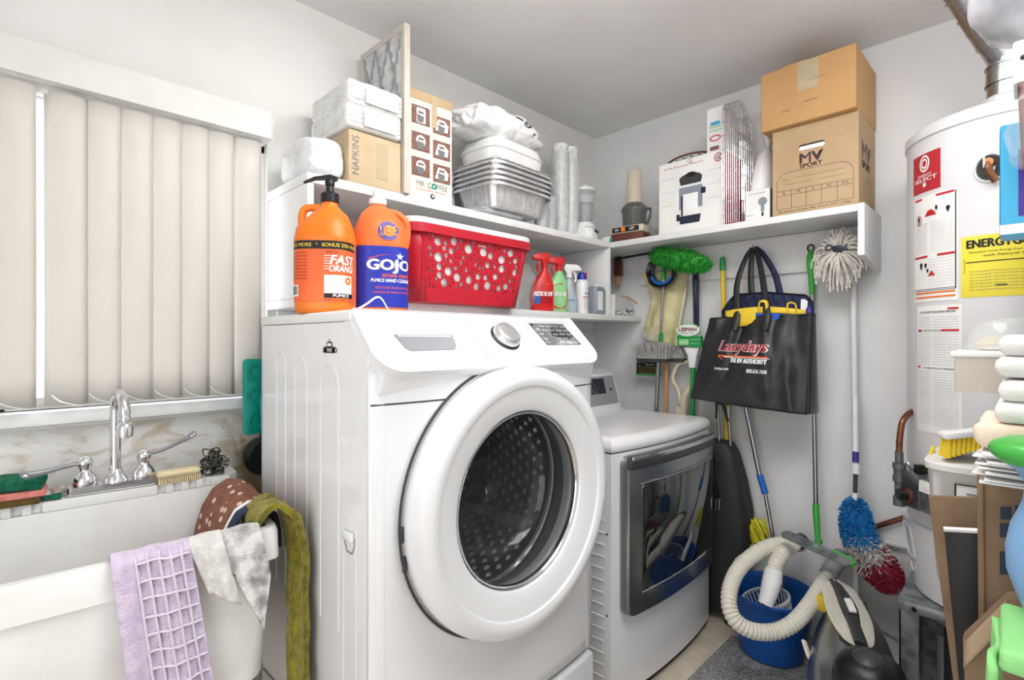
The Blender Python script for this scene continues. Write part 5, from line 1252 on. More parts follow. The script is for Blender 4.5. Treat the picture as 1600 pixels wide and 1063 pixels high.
# navy pole with hook end and the mop box on it
t = thing('mop_pole', 'dark navy pole with a bent top, standing at the back wall under the green duster', 'pole', tuple(B(1087, 460, 2.47)))
pole([B(1084, 440, 2.47), B(1085, 424, 2.47), B(1089, 424, 2.47), B(1090, 440, 2.47), B(1090, 520, 2.47)], .0085, 'tube', 'navyp', t)
MB().cyl(B(1084, 440, 2.47), B(1086, 520, 2.47), .007).build('tube', 'navyp', t, **W_)
t = thing('wonder_mop', 'mop with a green handle, white clamp and green and white card sleeve, head upwards', 'mop', tuple(B(1080, 560, 2.42)))
pole([B(1083, 572, 2.42), Vector((2.42, B(1078, 640, 2.42).y-.0, .015))], .0125, 'handle', 'green', t)
q = B(1078, 527, 2.405)
MB().prism([(q.y-.065, q.z-.052), (q.y+.060, q.z-.040), (q.y+.064, q.z+.010), (q.y-.06, q.z+.004)], q.x-.012, q.x+.012, 'x', .003).build('card_sleeve', 'green', t, **W_)
fq = lambda o: (lambda x, z: Vector((q.x-.0125-o, q.y-x, q.z+z+.1*-x*-1*0)))
MB().plate(fq(.001), -.05, -.038, .0, -.010).build('sleeve_picture', 'greenb', t, **W_)
m = MB(); m.text('wood floor mop', .05, .007, fq(.001), cx=.032, cz=-.012); m.text('easy wring', .04, .006, fq(.001), cx=.032, cz=-.03); m.text('no rinse', .045, .008, fq(.002), cx=-.026, cz=-.024); m.build('lettering', 'white', t, **W_)
ov = MB().prism([(q.y+.004+.060*math.cos(a), q.z+.034+.030*math.sin(a)) for a in [2*PI*k/28 for k in range(28)]], q.x-.016, q.x-.004, 'x', .002).build('oval_badge', 'paper', t, **W_)
MB().tube([Vector((q.x-.016, q.y+.004+.060*math.cos(a), q.z+.034+.030*math.sin(a))) for a in [2*PI*k/28 for k in range(28)]], .003, 6, closed=True).build('badge_rim', 'greenb', ov, **W_)
MB().text('LIBMAN', .092, .019, lambda x, z: Vector((q.x-.0175, q.y-x, q.z+z)), cx=-.004, cz=.038, bold=.02).build('lettering', 'redink', ov, **W_)
MB().text('SINCE 1896', .06, .006, lambda x, z: Vector((q.x-.0175, q.y-x, q.z+z)), cx=-.004, cz=.020).build('lettering', 'ink', ov, **W_)
m = MB().prism([(q.y-.048, q.z-.05), (q.y+.032, q.z-.05), (q.y+.012, q.z-.092), (q.y+.004, q.z-.15), (q.y-.026, q.z-.15), (q.y-.034, q.z-.092)], q.x-.004, q.x+.022, 'x', .005); m.build('clamp', 'plastic_white', t, **W_)
# cream looped handle
t = thing('carpet_sweeper_handle', 'cream plastic looped handle standing between the dryer and the green mop handle', 'handle', tuple(B(1063, 600, 2.47)))
lp = smooth_path([B(1077, 566, 2.46), B(1062, 568, 2.46), B(1053, 582, 2.46), B(1052, 596, 2.46), B(1060, 610, 2.46), B(1064, 636, 2.46)], 5)
pole(lp, .010, 'loop', 'beige', t); pole([B(1084, 575, 2.46), B(1082, 600, 2.46), B(1070, 618, 2.46), B(1068, 640, 2.46)], [.009, .012, .020, .024], 'neck', 'beige', t)
e = B(1066, 636, 2.46); MB().prism([(e.y-.030, .0125), (e.y+.030, .0125), (e.y+.026, e.z), (e.y-.026, e.z)], 2.44, 2.48, 'x', .006).build('body', 'beige', t, **W_)
# yellow pole with green cap
t = thing('broom_pole', 'yellow pole with a green cap, standing behind the black tote bag', 'pole', tuple(B(1130, 450, 2.48)))
a = B(1129, 405, 2.48); b = B(1136, 690, 2.48); d = (b-a)/(a.z-b.z)
pole([a-Vector((0, 0, .04)), a+d*(a.z-.02)], .0105, 'pole', 'yellow', t); pole([a-Vector((0, 0, .055)), a, a+Vector((0, 0, .01))], [.014, .013, .008], 'cap', 'green', t)
# ---------------------------------------------------------------- black tote bag
hk = B(1181, 388, 2.50)
t = thing('wall_hook', 'small metal hook on the back wall that the black tote hangs from', 'hook', tuple(hk))
MB().tube([(XB-.018, hk.y, hk.z+.012), (hk.x-.02, hk.y, hk.z-.004), (hk.x-.035, hk.y, hk.z+.008)], .003, 6).build('hook_wire', 'steel', t, **W_)
TX = 2.33       # front face of the bag
t = thing('tote_bag', 'large black shopping bag with red and white lettering, hanging on the back wall', 'bag', tuple(B(1180, 570, TX)))
TL, TR, BR_, BL = B(1110, 497, TX+.02), B(1266, 490, TX), B(1262, 648, TX-.02), B(1079, 622, TX+.0)
def tf(u, v, off=0):
    p = (TL*(1-u)+TR*u)*(1-v)+(BL*(1-u)+BR_*u)*v
    p.x -= .045*math.sin(PI*u)*math.sin(PI*min(1, v*1.0)*.75)*1.0+off
    fold = .010*math.sin(u*26+1.5*v)*max(0, .75-v)+.024*math.exp(-((u-.60-.12*v)/.045)**2)*(1.1-v)-.022*math.exp(-((u-.36+.05*v)/.045)**2)*(1.1-v)+.014*math.exp(-((u-.80-.08*v)/.04)**2)*v
    fold += .006*noise.noise(Vector((u*9, v*5, 2)))
    p.x -= fold; return p
MB().sheet(tf, 60, 50).build('front_panel', 'bagblack', t, ang=180, thick=.002, **W_)
def tb_(u, v):
    p = tf(u, v).copy(); q = TL*(1-u)+TR*u; base = (TL*(1-u)+TR*u)*(1-v)+(BL*(1-u)+BR_*u)*v; dep = .055+.10*v; return Vector((min(base.x+dep, 2.52), base.y, base.z+.0*v))
MB().sheet(tb_, 20, 14).build('back_panel', 'bagblack', t, ang=180, thick=.002, **W_)
for uu, nm in ((0, 'side_gusset'), (1, 'side_gusset')):
    MB().sheet(lambda s_, v: (lambda a, b: a*(1-s_)+b*s_+Vector((0, (-.012 if uu else .006)*math.sin(PI*s_)*1.0, 0)))(tf(uu, v), tb_(uu, v)), 8, 14).build(nm, 'bagblack', t, ang=180, thick=.002, **W_)
MB().sheet(lambda u, s_: tf(u, 1)*(1-s_)+tb_(u, 1)*s_, 24, 4).build('bottom', 'bagblack', t, ang=180, thick=.003, **W_)
MB().tube([tf(k/30, 0)+Vector((0, 0, -.004)) for k in range(31)], .005, 6).build('hem', 'bagblack', t, **W_)
for uu in (.0, 1): MB().tube([tf(uu, k/20) for k in range(21)], .003, 6).build('seam', 'bagblack', t, **W_)
for (u0, back) in ((.30, 0), (.62, 0), (.42, 1), (.72, 1)):
    s0 = (tf(u0, .16) if not back else tb_(u0, .05)); top_ = hk+Vector((-.025, (.022*(.5-u0)), -.002))
    pts = smooth_path([s0+Vector((-.003, 0, 0)), (tf(u0, .0) if not back else tb_(u0, 0))+Vector((-.004, 0, .0)), s0*.5+top_*.5+Vector((0, (.5-u0)*.14, .02)), top_*.85+s0*.15+Vector((0, (.5-u0)*.09, .012)), top_], 5)
    def rib(u, v, pts=pts):
        k = u*(len(pts)-1); i = min(int(k), len(pts)-2); p = pts[i]+(pts[i+1]-pts[i])*(k-i); d = pts[min(i+1, len(pts)-1)]-pts[max(i-1, 0)]
        n_ = Vector((0, d.z, -d.y)); n_ = n_.normalized() if n_.length > 1e-6 else Vector((0, 1, 0)); return p+n_*(v-.5)*(.034-.016*u)+Vector((-.004*math.sin(PI*v), 0, 0))
    MB().sheet(rib, 30, 3).build('strap', 'bagblack' if u0 != .72 else 'navy', t, thick=.003, ang=180, **W_)
def tm(off): return lambda x, z: tf(x, z, off)
def ttext(s_, u0, u1, v0, v1, mt, off, bold=0, skew=0, nm='lettering'):
    m = MB(); m.text(s_, 1, 1, lambda x, z: tf((u0+u1)/2+x*(u1-u0), (v0+v1)/2-z*(v1-v0), off), bold=bold, skew=skew); m.build(nm, mt, t, **W_)
ttext('Lazydays', .20, .67, .275, .44, 'white', .0016, .011, .04); ttext('Lazydays', .205, .665, .28, .43, 'redlabel', .0036, .0045, .04)
MB().sheet(lambda u, v: tf(.20+.48*u, .445+.016*v-.02*u*0, .002), 20, 1).build('stripe', 'orangelabel', t, **W_); MB().sheet(lambda u, v: tf(.26+.44*u, .462+.006*v, .003), 20, 1).build('stripe', 'white', t, **W_)
MB().holed([(.19, .455), (.30, .452), (.25, .50)], [], lambda x, z: tf(x, z, .002)).build('arrow', 'orangelabel', t, **W_)
ttext('THE RV AUTHORITY', .33, .68, .475, .525, 'white', .002, .006); ttext('Lazydays.com', .19, .33, .585, .625, 'white', .002, .003); ttext('800.626.7600', .51, .69, .585, .625, 'white', .002, .003)
# bags inside the tote
t = thing('quilted_bag', 'navy quilted bag with a zip, sticking out of the black tote', 'bag', tuple(B(1200, 480, 2.42)))
def qb(u, v, X=2.38, bul=.03):
    x = 1128+(1270-1128)*u; yt = 458+10*abs(u-.5)+(26*max(0, (.16-u)/.16)**1.3)+(10*max(0, (u-.93)/.07)); y = yt*(1-v)+512*v; p = B(x, y, X+.05-.03*u); p.x -= bul*math.sin(PI*u)*math.sin(PI*(.15+.85*v)*.6)
    p.x += .003*math.sin(u*60)*math.sin(v*14); return p
MB().sheet(qb, 60, 16).build('front', 'navy', t, ang=180, thick=.004, **W_); MB().sheet(lambda u, v: qb(u, v)*(1-0)+Vector((.075*min(1, v*4+.15)*math.sin(PI*(.06+.88*u)), 0, 0)), 30, 8).build('back', 'navy', t, ang=180, thick=.004, **W_)
MB().tube([qb(k/40, .0)+Vector((-.002, 0, .002)) for k in range(41)], .004, 6).build('zip', 'ink', t, **W_)
MB().sheet(lambda u, v: qb(.88+.07*u, .12+.5*v)+Vector((-.008, 0, 0)), 3, 3).build('paper_tag', 'white', t, **W_)
t = thing('shopping_bag', 'blue bag with a yellow edge and yellow handles, folded inside the black tote', 'bag', tuple(B(1210, 490, 2.38)))
def yb(u, v, o=0):
    x = 1134+(1268-1134)*u; yt = 486-6*math.sin(PI*u); p = B(x, yt+28*v, 2.362); p.x -= .030*math.sin(PI*u)+o; p.x += .006*noise.noise(Vector((u*12, v*3, 0))); return p
MB().sheet(yb, 40, 6).build('bag_front', 'bagblue', t, ang=180, thick=.003, **W_)
MB().sheet(lambda u, v: yb(u, .34*v, .003), 40, 3).build('yellow_edge', 'bagyellow', t, ang=180, thick=.002, **W_); MB().sheet(lambda u, v: yb(.02+.36*u, .2+.8*v, .004), 16, 4).build('yellow_panel', 'bagyellow', t, ang=180, thick=.002, **W_)
for (a, b) in ((.42, .52), (.74, .84)):
    MB().tube(smooth_path([yb(a, .3, .006), yb(a+.01, -.25, .008), yb(b-.01, -.25, .008), yb(b, .3, .006)], 4), .008, 8, flat=.3).build('handle', 'bagyellow', t, **W_)
MB().blob(tuple(yb(.97, .1, .0)), (.012, .014, .028), 2, .2, 30, 4).build('knot', 'purple', t, ang=60, **W_)
# ---------------------------------------------------------------- flat mop with green grip
t = thing('flat_mop', 'flat floor mop with a lime green grip and joint, right of the tote', 'mop', tuple(B(1270, 600, 2.47)))
a = B(1267, 392, 2.52); a1 = B(1268, 428, 2.50); b = B(1269, 460, 2.50); c = B(1275, 800, 2.44); d = B(1278, 842, 2.43)
pole(smooth_path([a, a*.6+a1*.4, a1, b], 3), [.010, .013, .0165, .0185, .019, .017, .0145, .013, .0115, .011][:len(smooth_path([a, a*.6+a1*.4, a1, b], 3))], 'grip', 'lime', t)
MB().tube([a+Vector((-.003, .012*math.cos(q_), .012+.014*math.sin(q_))) for q_ in [2*PI*k/14 for k in range(14)]], .0035, 6, closed=True).build('hang_loop', 'black', t, **W_)
pole([b, B(1275, 790, 2.44)], .0095, 'pole', 'steel', t); pole([B(1275, 788, 2.44), c, d], [.013, .013, .011], 'sleeve', 'lime', t)
j = B(1279, 846, 2.42); MB().blob(tuple(j), (.016, .016, .016), 2, 0, 1).build('joint', 'lime', t, **W_)
# mop plate seen from below, green edge
c0, c1 = B(1222, 834, 2.26), B(1332, 884, 2.20)
ax = (c1-c0); n1 = Vector((-.35, -.25, .9)).normalized(); sd = ax.cross(n1).normalized()*.022
def mp(u, v, h): return c0+ax*u+sd*(2*v-1)+n1*h
m = MB()
vsq = [m.bm.verts.new(mp(u, v, h)) for h in (0, .010) for (u, v) in ((0, .35), (.05, 0), (.95, 0), (1, .3), (1, .7), (.95, 1), (.05, 1), (0, .65))]
m.bm.faces.new(vsq[:8]); m.bm.faces.new(vsq[8:][::-1])
for k in range(8): m.bm.faces.new((vsq[k], vsq[(k+1) % 8], vsq[8+(k+1) % 8], vsq[8+k]))
m.build('mop_plate', 'galv', t, **W_)
MB().tube([mp(.70, 0, .006), mp(.95, 0, .006), mp(1, .3, .006), mp(1, .7, .006)], .007, 6).build('plate_edge', 'lime', t, **W_)
MB().cyl(j, mp(.5, .5, .01), .008).build('swivel', 'lime', t, **W_)
# ---------------------------------------------------------------- cotton string mop, head up
t = thing('string_mop', 'cotton string mop with a white pole, head up beside the shelf end panel', 'mop', tuple(B(1320, 400, 2.42)))
hc = B(1317, 396, 2.45); r = random.Random(11)
top_c = B(1322, 372, 2.47)
for k in range(210):
    a = r.uniform(0, 2*PI); rad0 = .010+.022*r.random(); ca, sa = math.cos(a), math.sin(a)
    L = .095 if sa < 0 else .070; L *= (.75+.35*r.random())
    if ca < 0: L *= .92
    sc = -1     # image left is +y
    o = Vector((-.030-.040*r.random(), rad0*ca, .004+rad0*sa)); d = Vector((0, ca*.72, sa))
    p0 = hc+o; p1 = p0+d*L*.5+Vector((-.014, 0, .006)); p2 = p0+d*L*.95+Vector((.004, r.gauss(0, .004), -.006)); p3 = p2+Vector((.006, (.006 if ca > 0 else -.004)+r.gauss(0, .004), -.028-.018*r.random()))
    for p in (p1, p2, p3): p.z = min(p.z, 1.768); p.y = max(p.y, .457) if p.z > 1.60 else p.y
    MB().tube(smooth_path([p0, p1, p2, p3], 3), .0042, 5).build('mop_string', 'cottonm', t, **W_)
MB().box(hc.x-.082, hc.y-.034, hc.z-.002, hc.x+.01, hc.y+.018, hc.z+.022, .004).build('mop_clamp', 'navyp', t, **W_); MB().tube([hc+Vector((-.085, .030+.012*math.cos(q_), .016+.010*math.sin(q_))) for q_ in [2*PI*k/12 for k in range(12)]], .003, 6, closed=True).build('clamp_ring', 'black', t, **W_)
a, b = B(1333, 440, 2.50), B(1338, 850, 2.48); pole([Vector((hc.x+.03, hc.y-.035, hc.z)), a, b, Vector((2.46, b.y, .015))], .0115, 'pole', 'plastic_white', t)
# ---------------------------------------------------------------- tri-colour duster
t = thing('ceiling_duster', 'long duster with blue, white and wine red fluff, hanging head down at the back wall', 'duster', tuple(B(1350, 830, 2.40)))
X_ = 2.40
pole([B(1336, 620, 2.445), B(1337, 735, X_+.01)], .0105, 'pole', 'plastic_white', t); MB().cyl(B(1337, 706, X_+.008), B(1337, 722, X_+.008), .0115).build('purple_label', 'purple', t, **W_)
pole([B(1337, 728, X_), B(1337, 740, X_)], .016, 'collar', 'plastic_white', t); pole([B(1337, 738, X_), B(1336, 772, X_)], .0075, 'inner_tube', 'darkgrey', t); pole([B(1336, 770, X_), B(1335, 790, X_)], [.010, .014], 'ferrule', 'plastic_white', t)
cl = smooth_path([B(1336, 788, X_), B(1338, 820, X_), B(1348, 850, X_), B(1366, 878, X_), B(1388, 905, X_)], 8); N = len(cl)
def fluff(k0, k1, nm, mt, seed, n, rr0, rr1):
    r = random.Random(seed); m = MB(); sub_ = cl[int(k0*(N-1)):int(k1*(N-1))+1]; m.tube(sub_, [.82*(rr0+(rr1-rr0)*i/max(1, len(sub_)-1)) for i in range(len(sub_))], 12)
    for i in range(int(n*2.2)):
        k = r.random(); q = sub_[int(k*(len(sub_)-1))]; rad = rr0+(rr1-rr0)*k; d = Vector((r.gauss(0, 1), r.gauss(0, 1), r.gauss(0, 1)-.25)).normalized()
        tuft(m, q+d*rad*.70, (d+Vector((0, 0, -.5))).normalized(), rad*.42, .0040, .0016, 3)
    m.build(nm, mt, t, smooth=False, kind='stuff', **W_)
fluff(0, .20, 'blue_fluff', 'fblue', 1, 330, .030, .060); fluff(.20, .50, 'blue_fluff', 'fblue', 2, 520, .055, .066); fluff(.48, .76, 'white_fluff', 'fwhite', 3, 520, .062, .072); fluff(.76, 1.0, 'wine_fluff', 'fred', 4, 520, .072, .055)
# ---------------------------------------------------------------- chrome pole with blue grip
t = thing('chrome_pole', 'thin chrome pole with a blue band leaning at the back wall, under the tote', 'pole', tuple(B(1190, 750, 2.44)))
a, b, c, d = B(1166, 640, 2.47), B(1187, 742, 2.44), B(1196, 772, 2.435), B(1212, 862, 2.41)
pole([a+Vector((0, 0, .15))+(a-b)*.1, a, b, c], .011, 'tube', 'steel', t); pole([b, c], .0145, 'blue_band', 'bluep', t); pole([c, d, d+(d-c)*2.2], .0085, 'tube', 'steel', t)
# yellow mop tuft low at the wall
t = thing('dust_mop', 'yellow fringed dust mop head low at the back wall, right of the suitcase', 'mop', tuple(B(1180, 830, 2.45)))
r = random.Random(4); c = B(1172, 822, 2.47); MB().box(c.x-.02, c.y-.03, c.z-.05, c.x+.02, c.y+.04, c.z+.03, .01).build('head', 'yellow', t, **W_)
for k in range(60):
    s0 = c+Vector((r.uniform(-.03, .02), r.uniform(-.05, .03), r.uniform(-.03, .045))); d = Vector((-.3, -.55-.3*r.random(), -.8)).normalized(); s1 = s0+d*.035; s2 = s1+Vector((0, -.010, -.03*r.random()-.02))
    MB().tube(smooth_path([s0, s1, s2], 2), .005, 5).build('fringe', 'yellowf', t, **W_)
MB().cyl(c+Vector((0, .01, -.05)), Vector((2.46, c.y+.02, .013)), .010).build('handle', 'wood', t, **W_)
# small wall cable
tag(MB().tube(smooth_path([B(1352, 940, 2.54), B(1362, 975, 2.54), B(1385, 990, 2.54), B(1402, 1000, 2.54)], 6), .003, 6).build('wall_cable', 'grey', loc=tuple(B(1375, 985, 2.54))), 'thin grey cable running down the back wall beside the metal stand', 'cable')
# ================================================================ suitcase
t = thing('suitcase', 'black soft suitcase with its trolley handle up, between the dryer and back wall', 'suitcase', (2.44, 1.09, .0))
def sc_(z, dy, dx, cx=0): return (z, dx, (1.285-dy)/2, 6, cx, (1.285+dy)/2-1.09)
MB().loft([sc_(.045, .975, .060), sc_(.06, .955, .070), sc_(.16, .925, .080), sc_(.34, .900, .086), sc_(.52, .905, .084), sc_(.66, .930, .076), sc_(.78, .962, .064), sc_(.825, .985, .052), sc_(.835, 1.0, .040)], 72).build('case_body', 'case', t, ang=60)
def sy(z):
    Z = [(.045, .975), (.16, .925), (.34, .900), (.52, .905), (.66, .930), (.78, .962), (.825, .985)]
    for a, b in zip(Z, Z[1:]):
        if a[0] <= z <= b[0]: return a[1]+(b[1]-a[1])*(z-a[0])/(b[0]-a[0])
    return Z[-1][1]
for dx in (-.045, .02): MB().tube([Vector((dx, sy(z)-1.09+.002, z)) for z in [.07+.05*k for k in range(15)]], .004, 6).build('piping', 'ink', t)
for y in (1.035, .985): MB().cyl((-.02, y-1.09, .80), (-.02, y-1.09+.012, 1.00), .0065, n=10).build('trolley_rod', 'steel', t)
MB().tube([(-.02, .965-1.09+.03, .93), (-.02, 1.0-1.09+.02, 1.01), (-.02, 1.05-1.09, 1.01), (-.02, 1.05-1.09, .94)], .011, 8, flat=.6).build('trolley_handle', 'black', t)
MB().tube(smooth_path([(-.078, -.045, .735), (-.098, -.055, .715), (-.100, -.065, .66), (-.092, -.075, .60), (-.085, -.08, .585)], 5), .010, 8, flat=.5).build('carry_handle', 'black', t)
for k, (y, z) in enumerate(((-.085, .585), (-.070, .58))): MB().cyl((-.090, y, z), (-.092, y+.004, z-.055), .0035, n=6).build('zip_pull', 'steel', t)
MB().box(-.094, -.035, .62, -.080, .01, .68, .003).build('buckle', 'grey', t); MB().lathe([(.001, -.004), (.009, -.003), (.011, .003)], (-.078, -.045, .755), 16, 'x').build('rivet', 'black', t)
for y in (-.12, .14): 
    for x in (-.05, .05): MB().lathe([(.001, -.014), (.030, -.014), (.033, -.008), (.033, .008), (.030, .014), (.001, .014)], (x, y, .034), 24, 'x').build('wheel', 'black', t)
MB().box(-.068, -.15, .03, .068, -.09, .075, .012).build('wheel_housing', 'darkgrey', t)
# ================================================================ bucket with wringer basket
BC = (2.295, .765)
t = thing('bucket', 'blue plastic mop bucket on the floor at the back wall', 'bucket', (BC[0], BC[1], .013)); t.scale = (1, 1, 1.08)
MB().loft([(0, .112, .112), (.004, .122, .122), (.20, .156, .156), (.222, .160, .160), (.226, .170, .170), (.238, .172, .172), (.241, .168, .168), (.238, .164, .164), (.225, .158, .158), (.19, .150, .150), (.01, .115, .115)], 56).build('bucket_body', 'bucket', t, ang=50)
MB().tube(smooth_path([(-.10, .135, .235), (-.09, .13, .29), (-.03, .12, .335), (.04, .09, .34), (.07, .08, .33)], 5), .012, 8, flat=.6).build('bucket_handle', 'plastic_white', t)
t = thing('wringer_basket', 'white slotted plastic basket standing in the blue bucket', 'basket', (BC[0]+.005, BC[1]-.03, .05))
c = Vector((0, 0, 0)); tl = Matrix.Rotation(-.25, 3, 'X') @ Matrix.Rotation(-.12, 3, 'Y')
def tlm(m):
    for v in m.bm.verts: v.co = tl @ v.co
    return m
tlm(MB().lathe([(.092, .185), (.096, .182), (.097, .192), (.094, .197), (.088, .195)], c, 48)).build('rim', 'plastic_white', t)
tlm(MB().lathe([(.001, .03), (.065, .03), (.068, .035), (.068, .045)], c, 40)).build('basket_floor', 'plastic_white', t)
for k in range(34):
    a = 2*PI*k/34; tlm(MB().tube([Vector((.068*math.cos(a), .068*math.sin(a), .035)), Vector((.080*math.cos(a), .080*math.sin(a), .11)), Vector((.093*math.cos(a), .093*math.sin(a), .188))], .0032, 5)).build('slat', 'plastic_white', t)
tlm(MB().lathe([(.001, .10), (.05, .10), (.06, .125), (.02, .13), (.001, .135)], c, 32)).build('blue_cone', 'bluep', t)
tlm(MB().tube(smooth_path([(-.03, 0, .13), (-.015, 0, .165), (.02, 0, .16), (.03, 0, .13)], 4), .006, 8)).build('lug', 'plastic_white', t)
# ================================================================ vacuum cleaner and hose
t = thing('vacuum_cleaner', 'grey canister vacuum cleaner with a ribbed cream hose looped over the blue bucket', 'vacuum cleaner', (1.80, .42, .012))
P0, P1 = Vector((2.36, .50, .19)), Vector((1.50, .285, .19))
axv = (P1-P0); N = 26; fwd = Vector((axv.x, axv.y, 0)).normalized(); side = Vector((-fwd.y, fwd.x, 0))
def shell(k, a, add=0):
    s = k; w = .135*math.sin(PI*min(1, .10+.80*s))**.45+add; h = (.155+.055*math.exp(-((s-.10)/.20)**2))*math.sin(PI*min(1, .10+.82*s))**.5+add
    c = P0+axv*s; zz = .012+.165
    return Vector((c.x, c.y, zz))+side*w*math.cos(a)*-1+Vector((0, 0, 1))*(h if math.sin(a) > 0 else .150+add*.3)*math.sin(a)
VE = .78
m = MB(); rows = [[m.bm.verts.new(shell(VE*i/N, 2*PI*k/40)) for k in range(40)] for i in range(N+1)]
for a, b in zip(rows, rows[1:]):
    for k in range(40): m.bm.faces.new((a[k], a[(k+1) % 40], b[(k+1) % 40], b[k]))
m.bm.faces.new(rows[0]); m.bm.faces.new(rows[-1][::-1])
vb = m.build('canister', 'steel', t, ang=50, **W_)
# dark front dome
dc = Dp(1358, 1058, 1.50); MB().blob((dc.x, dc.y, dc.z-.01), (.098, .09, .078), 4, 0, 1, box=2.3).build('front_dome', 'black', t, ang=60, **W_)
MB().blob((dc.x-.01, dc.y+.0, dc.z+.006), (.066, .062, .074), 3, 0, 1).build('dome_cap', 'darkgrey', t, ang=60, **W_)
# carry handle with wound cord
h0, h1 = Dp(1306, 915, 1.95), Dp(1348, 1012, 1.62)
hm = h0*.5+h1*.5+Vector((0, 0, .02))
MB().tube(smooth_path([h0, hm, h1], 8), .030, 10, flat=.45).build('handle', 'darkgrey', t, **W_)
hx = (h1-h0).normalized(); hs = hx.cross(Vector((0, 0, 1))).normalized(); hu = hs.cross(hx)
q0 = h0*.42+h1*.58+Vector((0, 0, .045)); MB().box(-.011, -.036, 0, .011, .036, .010, .002).build('plate_label', 'paper', t)
t.children[-1].matrix_local = wmat(t).inverted() @ (Matrix.Translation(q0+Vector((0, 0, -.005))) @ Matrix((hs, hx, hu)).transposed().to_4x4())
for s_, n_ in ((1, 7), (-1, 8)):
    for k in range(n_):
        d = .020+.0050*k
        p = [h0+hs*s_*(.004)+hu*.02, h0+hx*.03+hs*s_*(d*.9)+hu*(.018-.002*k), hm+hs*s_*(d+.010)+hu*(.004-.005*k), h1-hx*.06+hs*s_*(d*.8)+hu*(.004-.003*k), h1+hs*s_*.012+hu*.0]
        MB().tube(smooth_path(p, 6), .0034, 6).build('wound_cord', 'hose', t, **W_)
MB().tube(smooth_path([Dp(1256, 1002, 1.86), Dp(1266, 1030, 1.80), Dp(1285, 1055, 1.72), Dp(1310, 1085, 1.64)], 5), .011, 8, flat=.6).build('cord', 'hose', t, **W_)
y0 = Dp(1285, 942, 1.93); MB().box(y0.x-.014, y0.y-.016, y0.z-.028, y0.x+.014, y0.y+.016, y0.z+.028, .004).build('yellow_switch', 'yellow', t, **W_)
def hose(pts, r, nm, mt='hose', ribs=True, k=22):
    sp = smooth_path(pts, k)
    # even spacing
    out = [sp[0]]; step = .0048; acc = 0
    for a, b in zip(sp, sp[1:]):
        d = (b-a).length; 
        while acc+d >= step:
            q = (step-acc)/d; a = a+(b-a)*q; out.append(a.copy()); d = (b-a).length; acc = 0
        acc += d
    rr = [r*(1.02 if i % 3 else .87) for i in range(len(out))] if ribs else r
    MB().tube(out, rr, 14).build(nm, mt, t, ang=20, **W_)
P = [(1252, 852, 2.22), (1215, 851, 2.16), (1182, 864, 2.10), (1152, 893, 2.03), (1139, 930, 1.96), (1145, 964, 1.92), (1170, 984, 1.90), (1205, 988, 1.90), (1238, 975, 1.90), (1266, 944, 1.95), (1292, 902, 2.04), (1311, 872, 2.12), (1320, 853, 2.20), (1308, 840, 2.30), (1290, 842, 2.36), (1275, 856, 2.38)]
hose([Dp(*p) for p in P], .0290, 'hose')
hose([Dp(1242, 850, 2.20), Dp(1225, 862, 2.12), Dp(1213, 880, 2.08), Dp(1208, 896, 2.06)], .030, 'hose')
MB().tube(smooth_path([Dp(1294, 898, 2.03), Dp(1313, 869, 2.13)], 3), .0325, 14).build('hose_cuff', 'grey', t, **W_); MB().tube([Dp(1240, 851, 2.195), Dp(1254, 845, 2.22)], .0325, 14).build('hose_cuff', 'darkgrey', t, **W_)
MB().tube([Dp(1209, 890, 2.06), Dp(1207, 905, 2.05), Dp(1202, 925, 2.04), Dp(1196, 945, 2.03)], [.033, .036, .033, .028], 16).build('wand_end', 'plastic_white', t, **W_)
# ================================================================ water heater on its metal stand
HC = Vector((2.28, .056, 0)); HRr = .25
def hit(x, y, r=HRr):
    d = Dp(x, y, 1)-Vector((0, 0, CAMZ)); a = d.x**2+d.y**2; b = -2*(d.x*HC.x+d.y*HC.y); c = HC.x**2+HC.y**2-r*r
    disc = b*b-4*a*c; s = (-b-math.sqrt(max(disc, 0)))/(2*a); p = Vector((0, 0, CAMZ))+d*s
    return math.atan2(p.y-HC.y, p.x-HC.x) % (2*PI), p.z
t = thing('water_heater', 'tall white cylindrical water heater with yellow and red labels, on a metal stand', 'water heater', (HC.x, HC.y, .4725))
MB().lathe([(.226, .475), (.230, .478), (.262, .70), (.262, .712), (.250, .714), (.250, 1.955), (.256, 1.958), (.256, 1.985), (.245, 1.997), (.20, 2.015), (.10, 2.03), (.001, 2.035)], HC, 96).build('tank', 'tank', t, ang=30, **W_)
MB().lathe([(.215, .4728), (.222, .4728), (.222, .482), (.215, .482)], HC, 64).build('base_ring', 'black', t, **W_)
def hm_(th0, o=.001, r=HRr): return lambda s, z: HC+Vector(((r+o)*math.cos(th0+s/r), (r+o)*math.sin(th0+s/r), z))
def hlabel(x0, x1, y0, y1, mt, nm='label', ymid=None):
    a0, zt = hit(x0, y0); a1, _ = hit(x1, (y0+y1)/2); _, zb = hit(x0, y1); w = (a1-a0)*HRr
    mp_ = hm_((a0+a1)/2); o = MB().plate(mp_, -w/2, zb, w/2, zt, 16, 2).build(nm, mt, t, ang=60, **W_)
    return (a0+a1)/2, w, zb, zt, o
a, w, zb, zt, o = hlabel(1428, 1470, 250, 308, 'redlabel'); mp_ = hm_(a, .002); cz = (zb+zt)/2; hh = zt-zb
m = MB(); 
for rr in (.9, .55): m.holed([(rr*.2*w*math.cos(q), cz+hh*.24+rr*.26*w*math.sin(q)) for q in [2*PI*k/24 for k in range(24)]], [[((rr-.2)*.2*w*math.cos(q), cz+hh*.24+(rr-.2)*.26*w*math.sin(q)) for q in [2*PI*k/24 for k in range(24)]]], mp_)
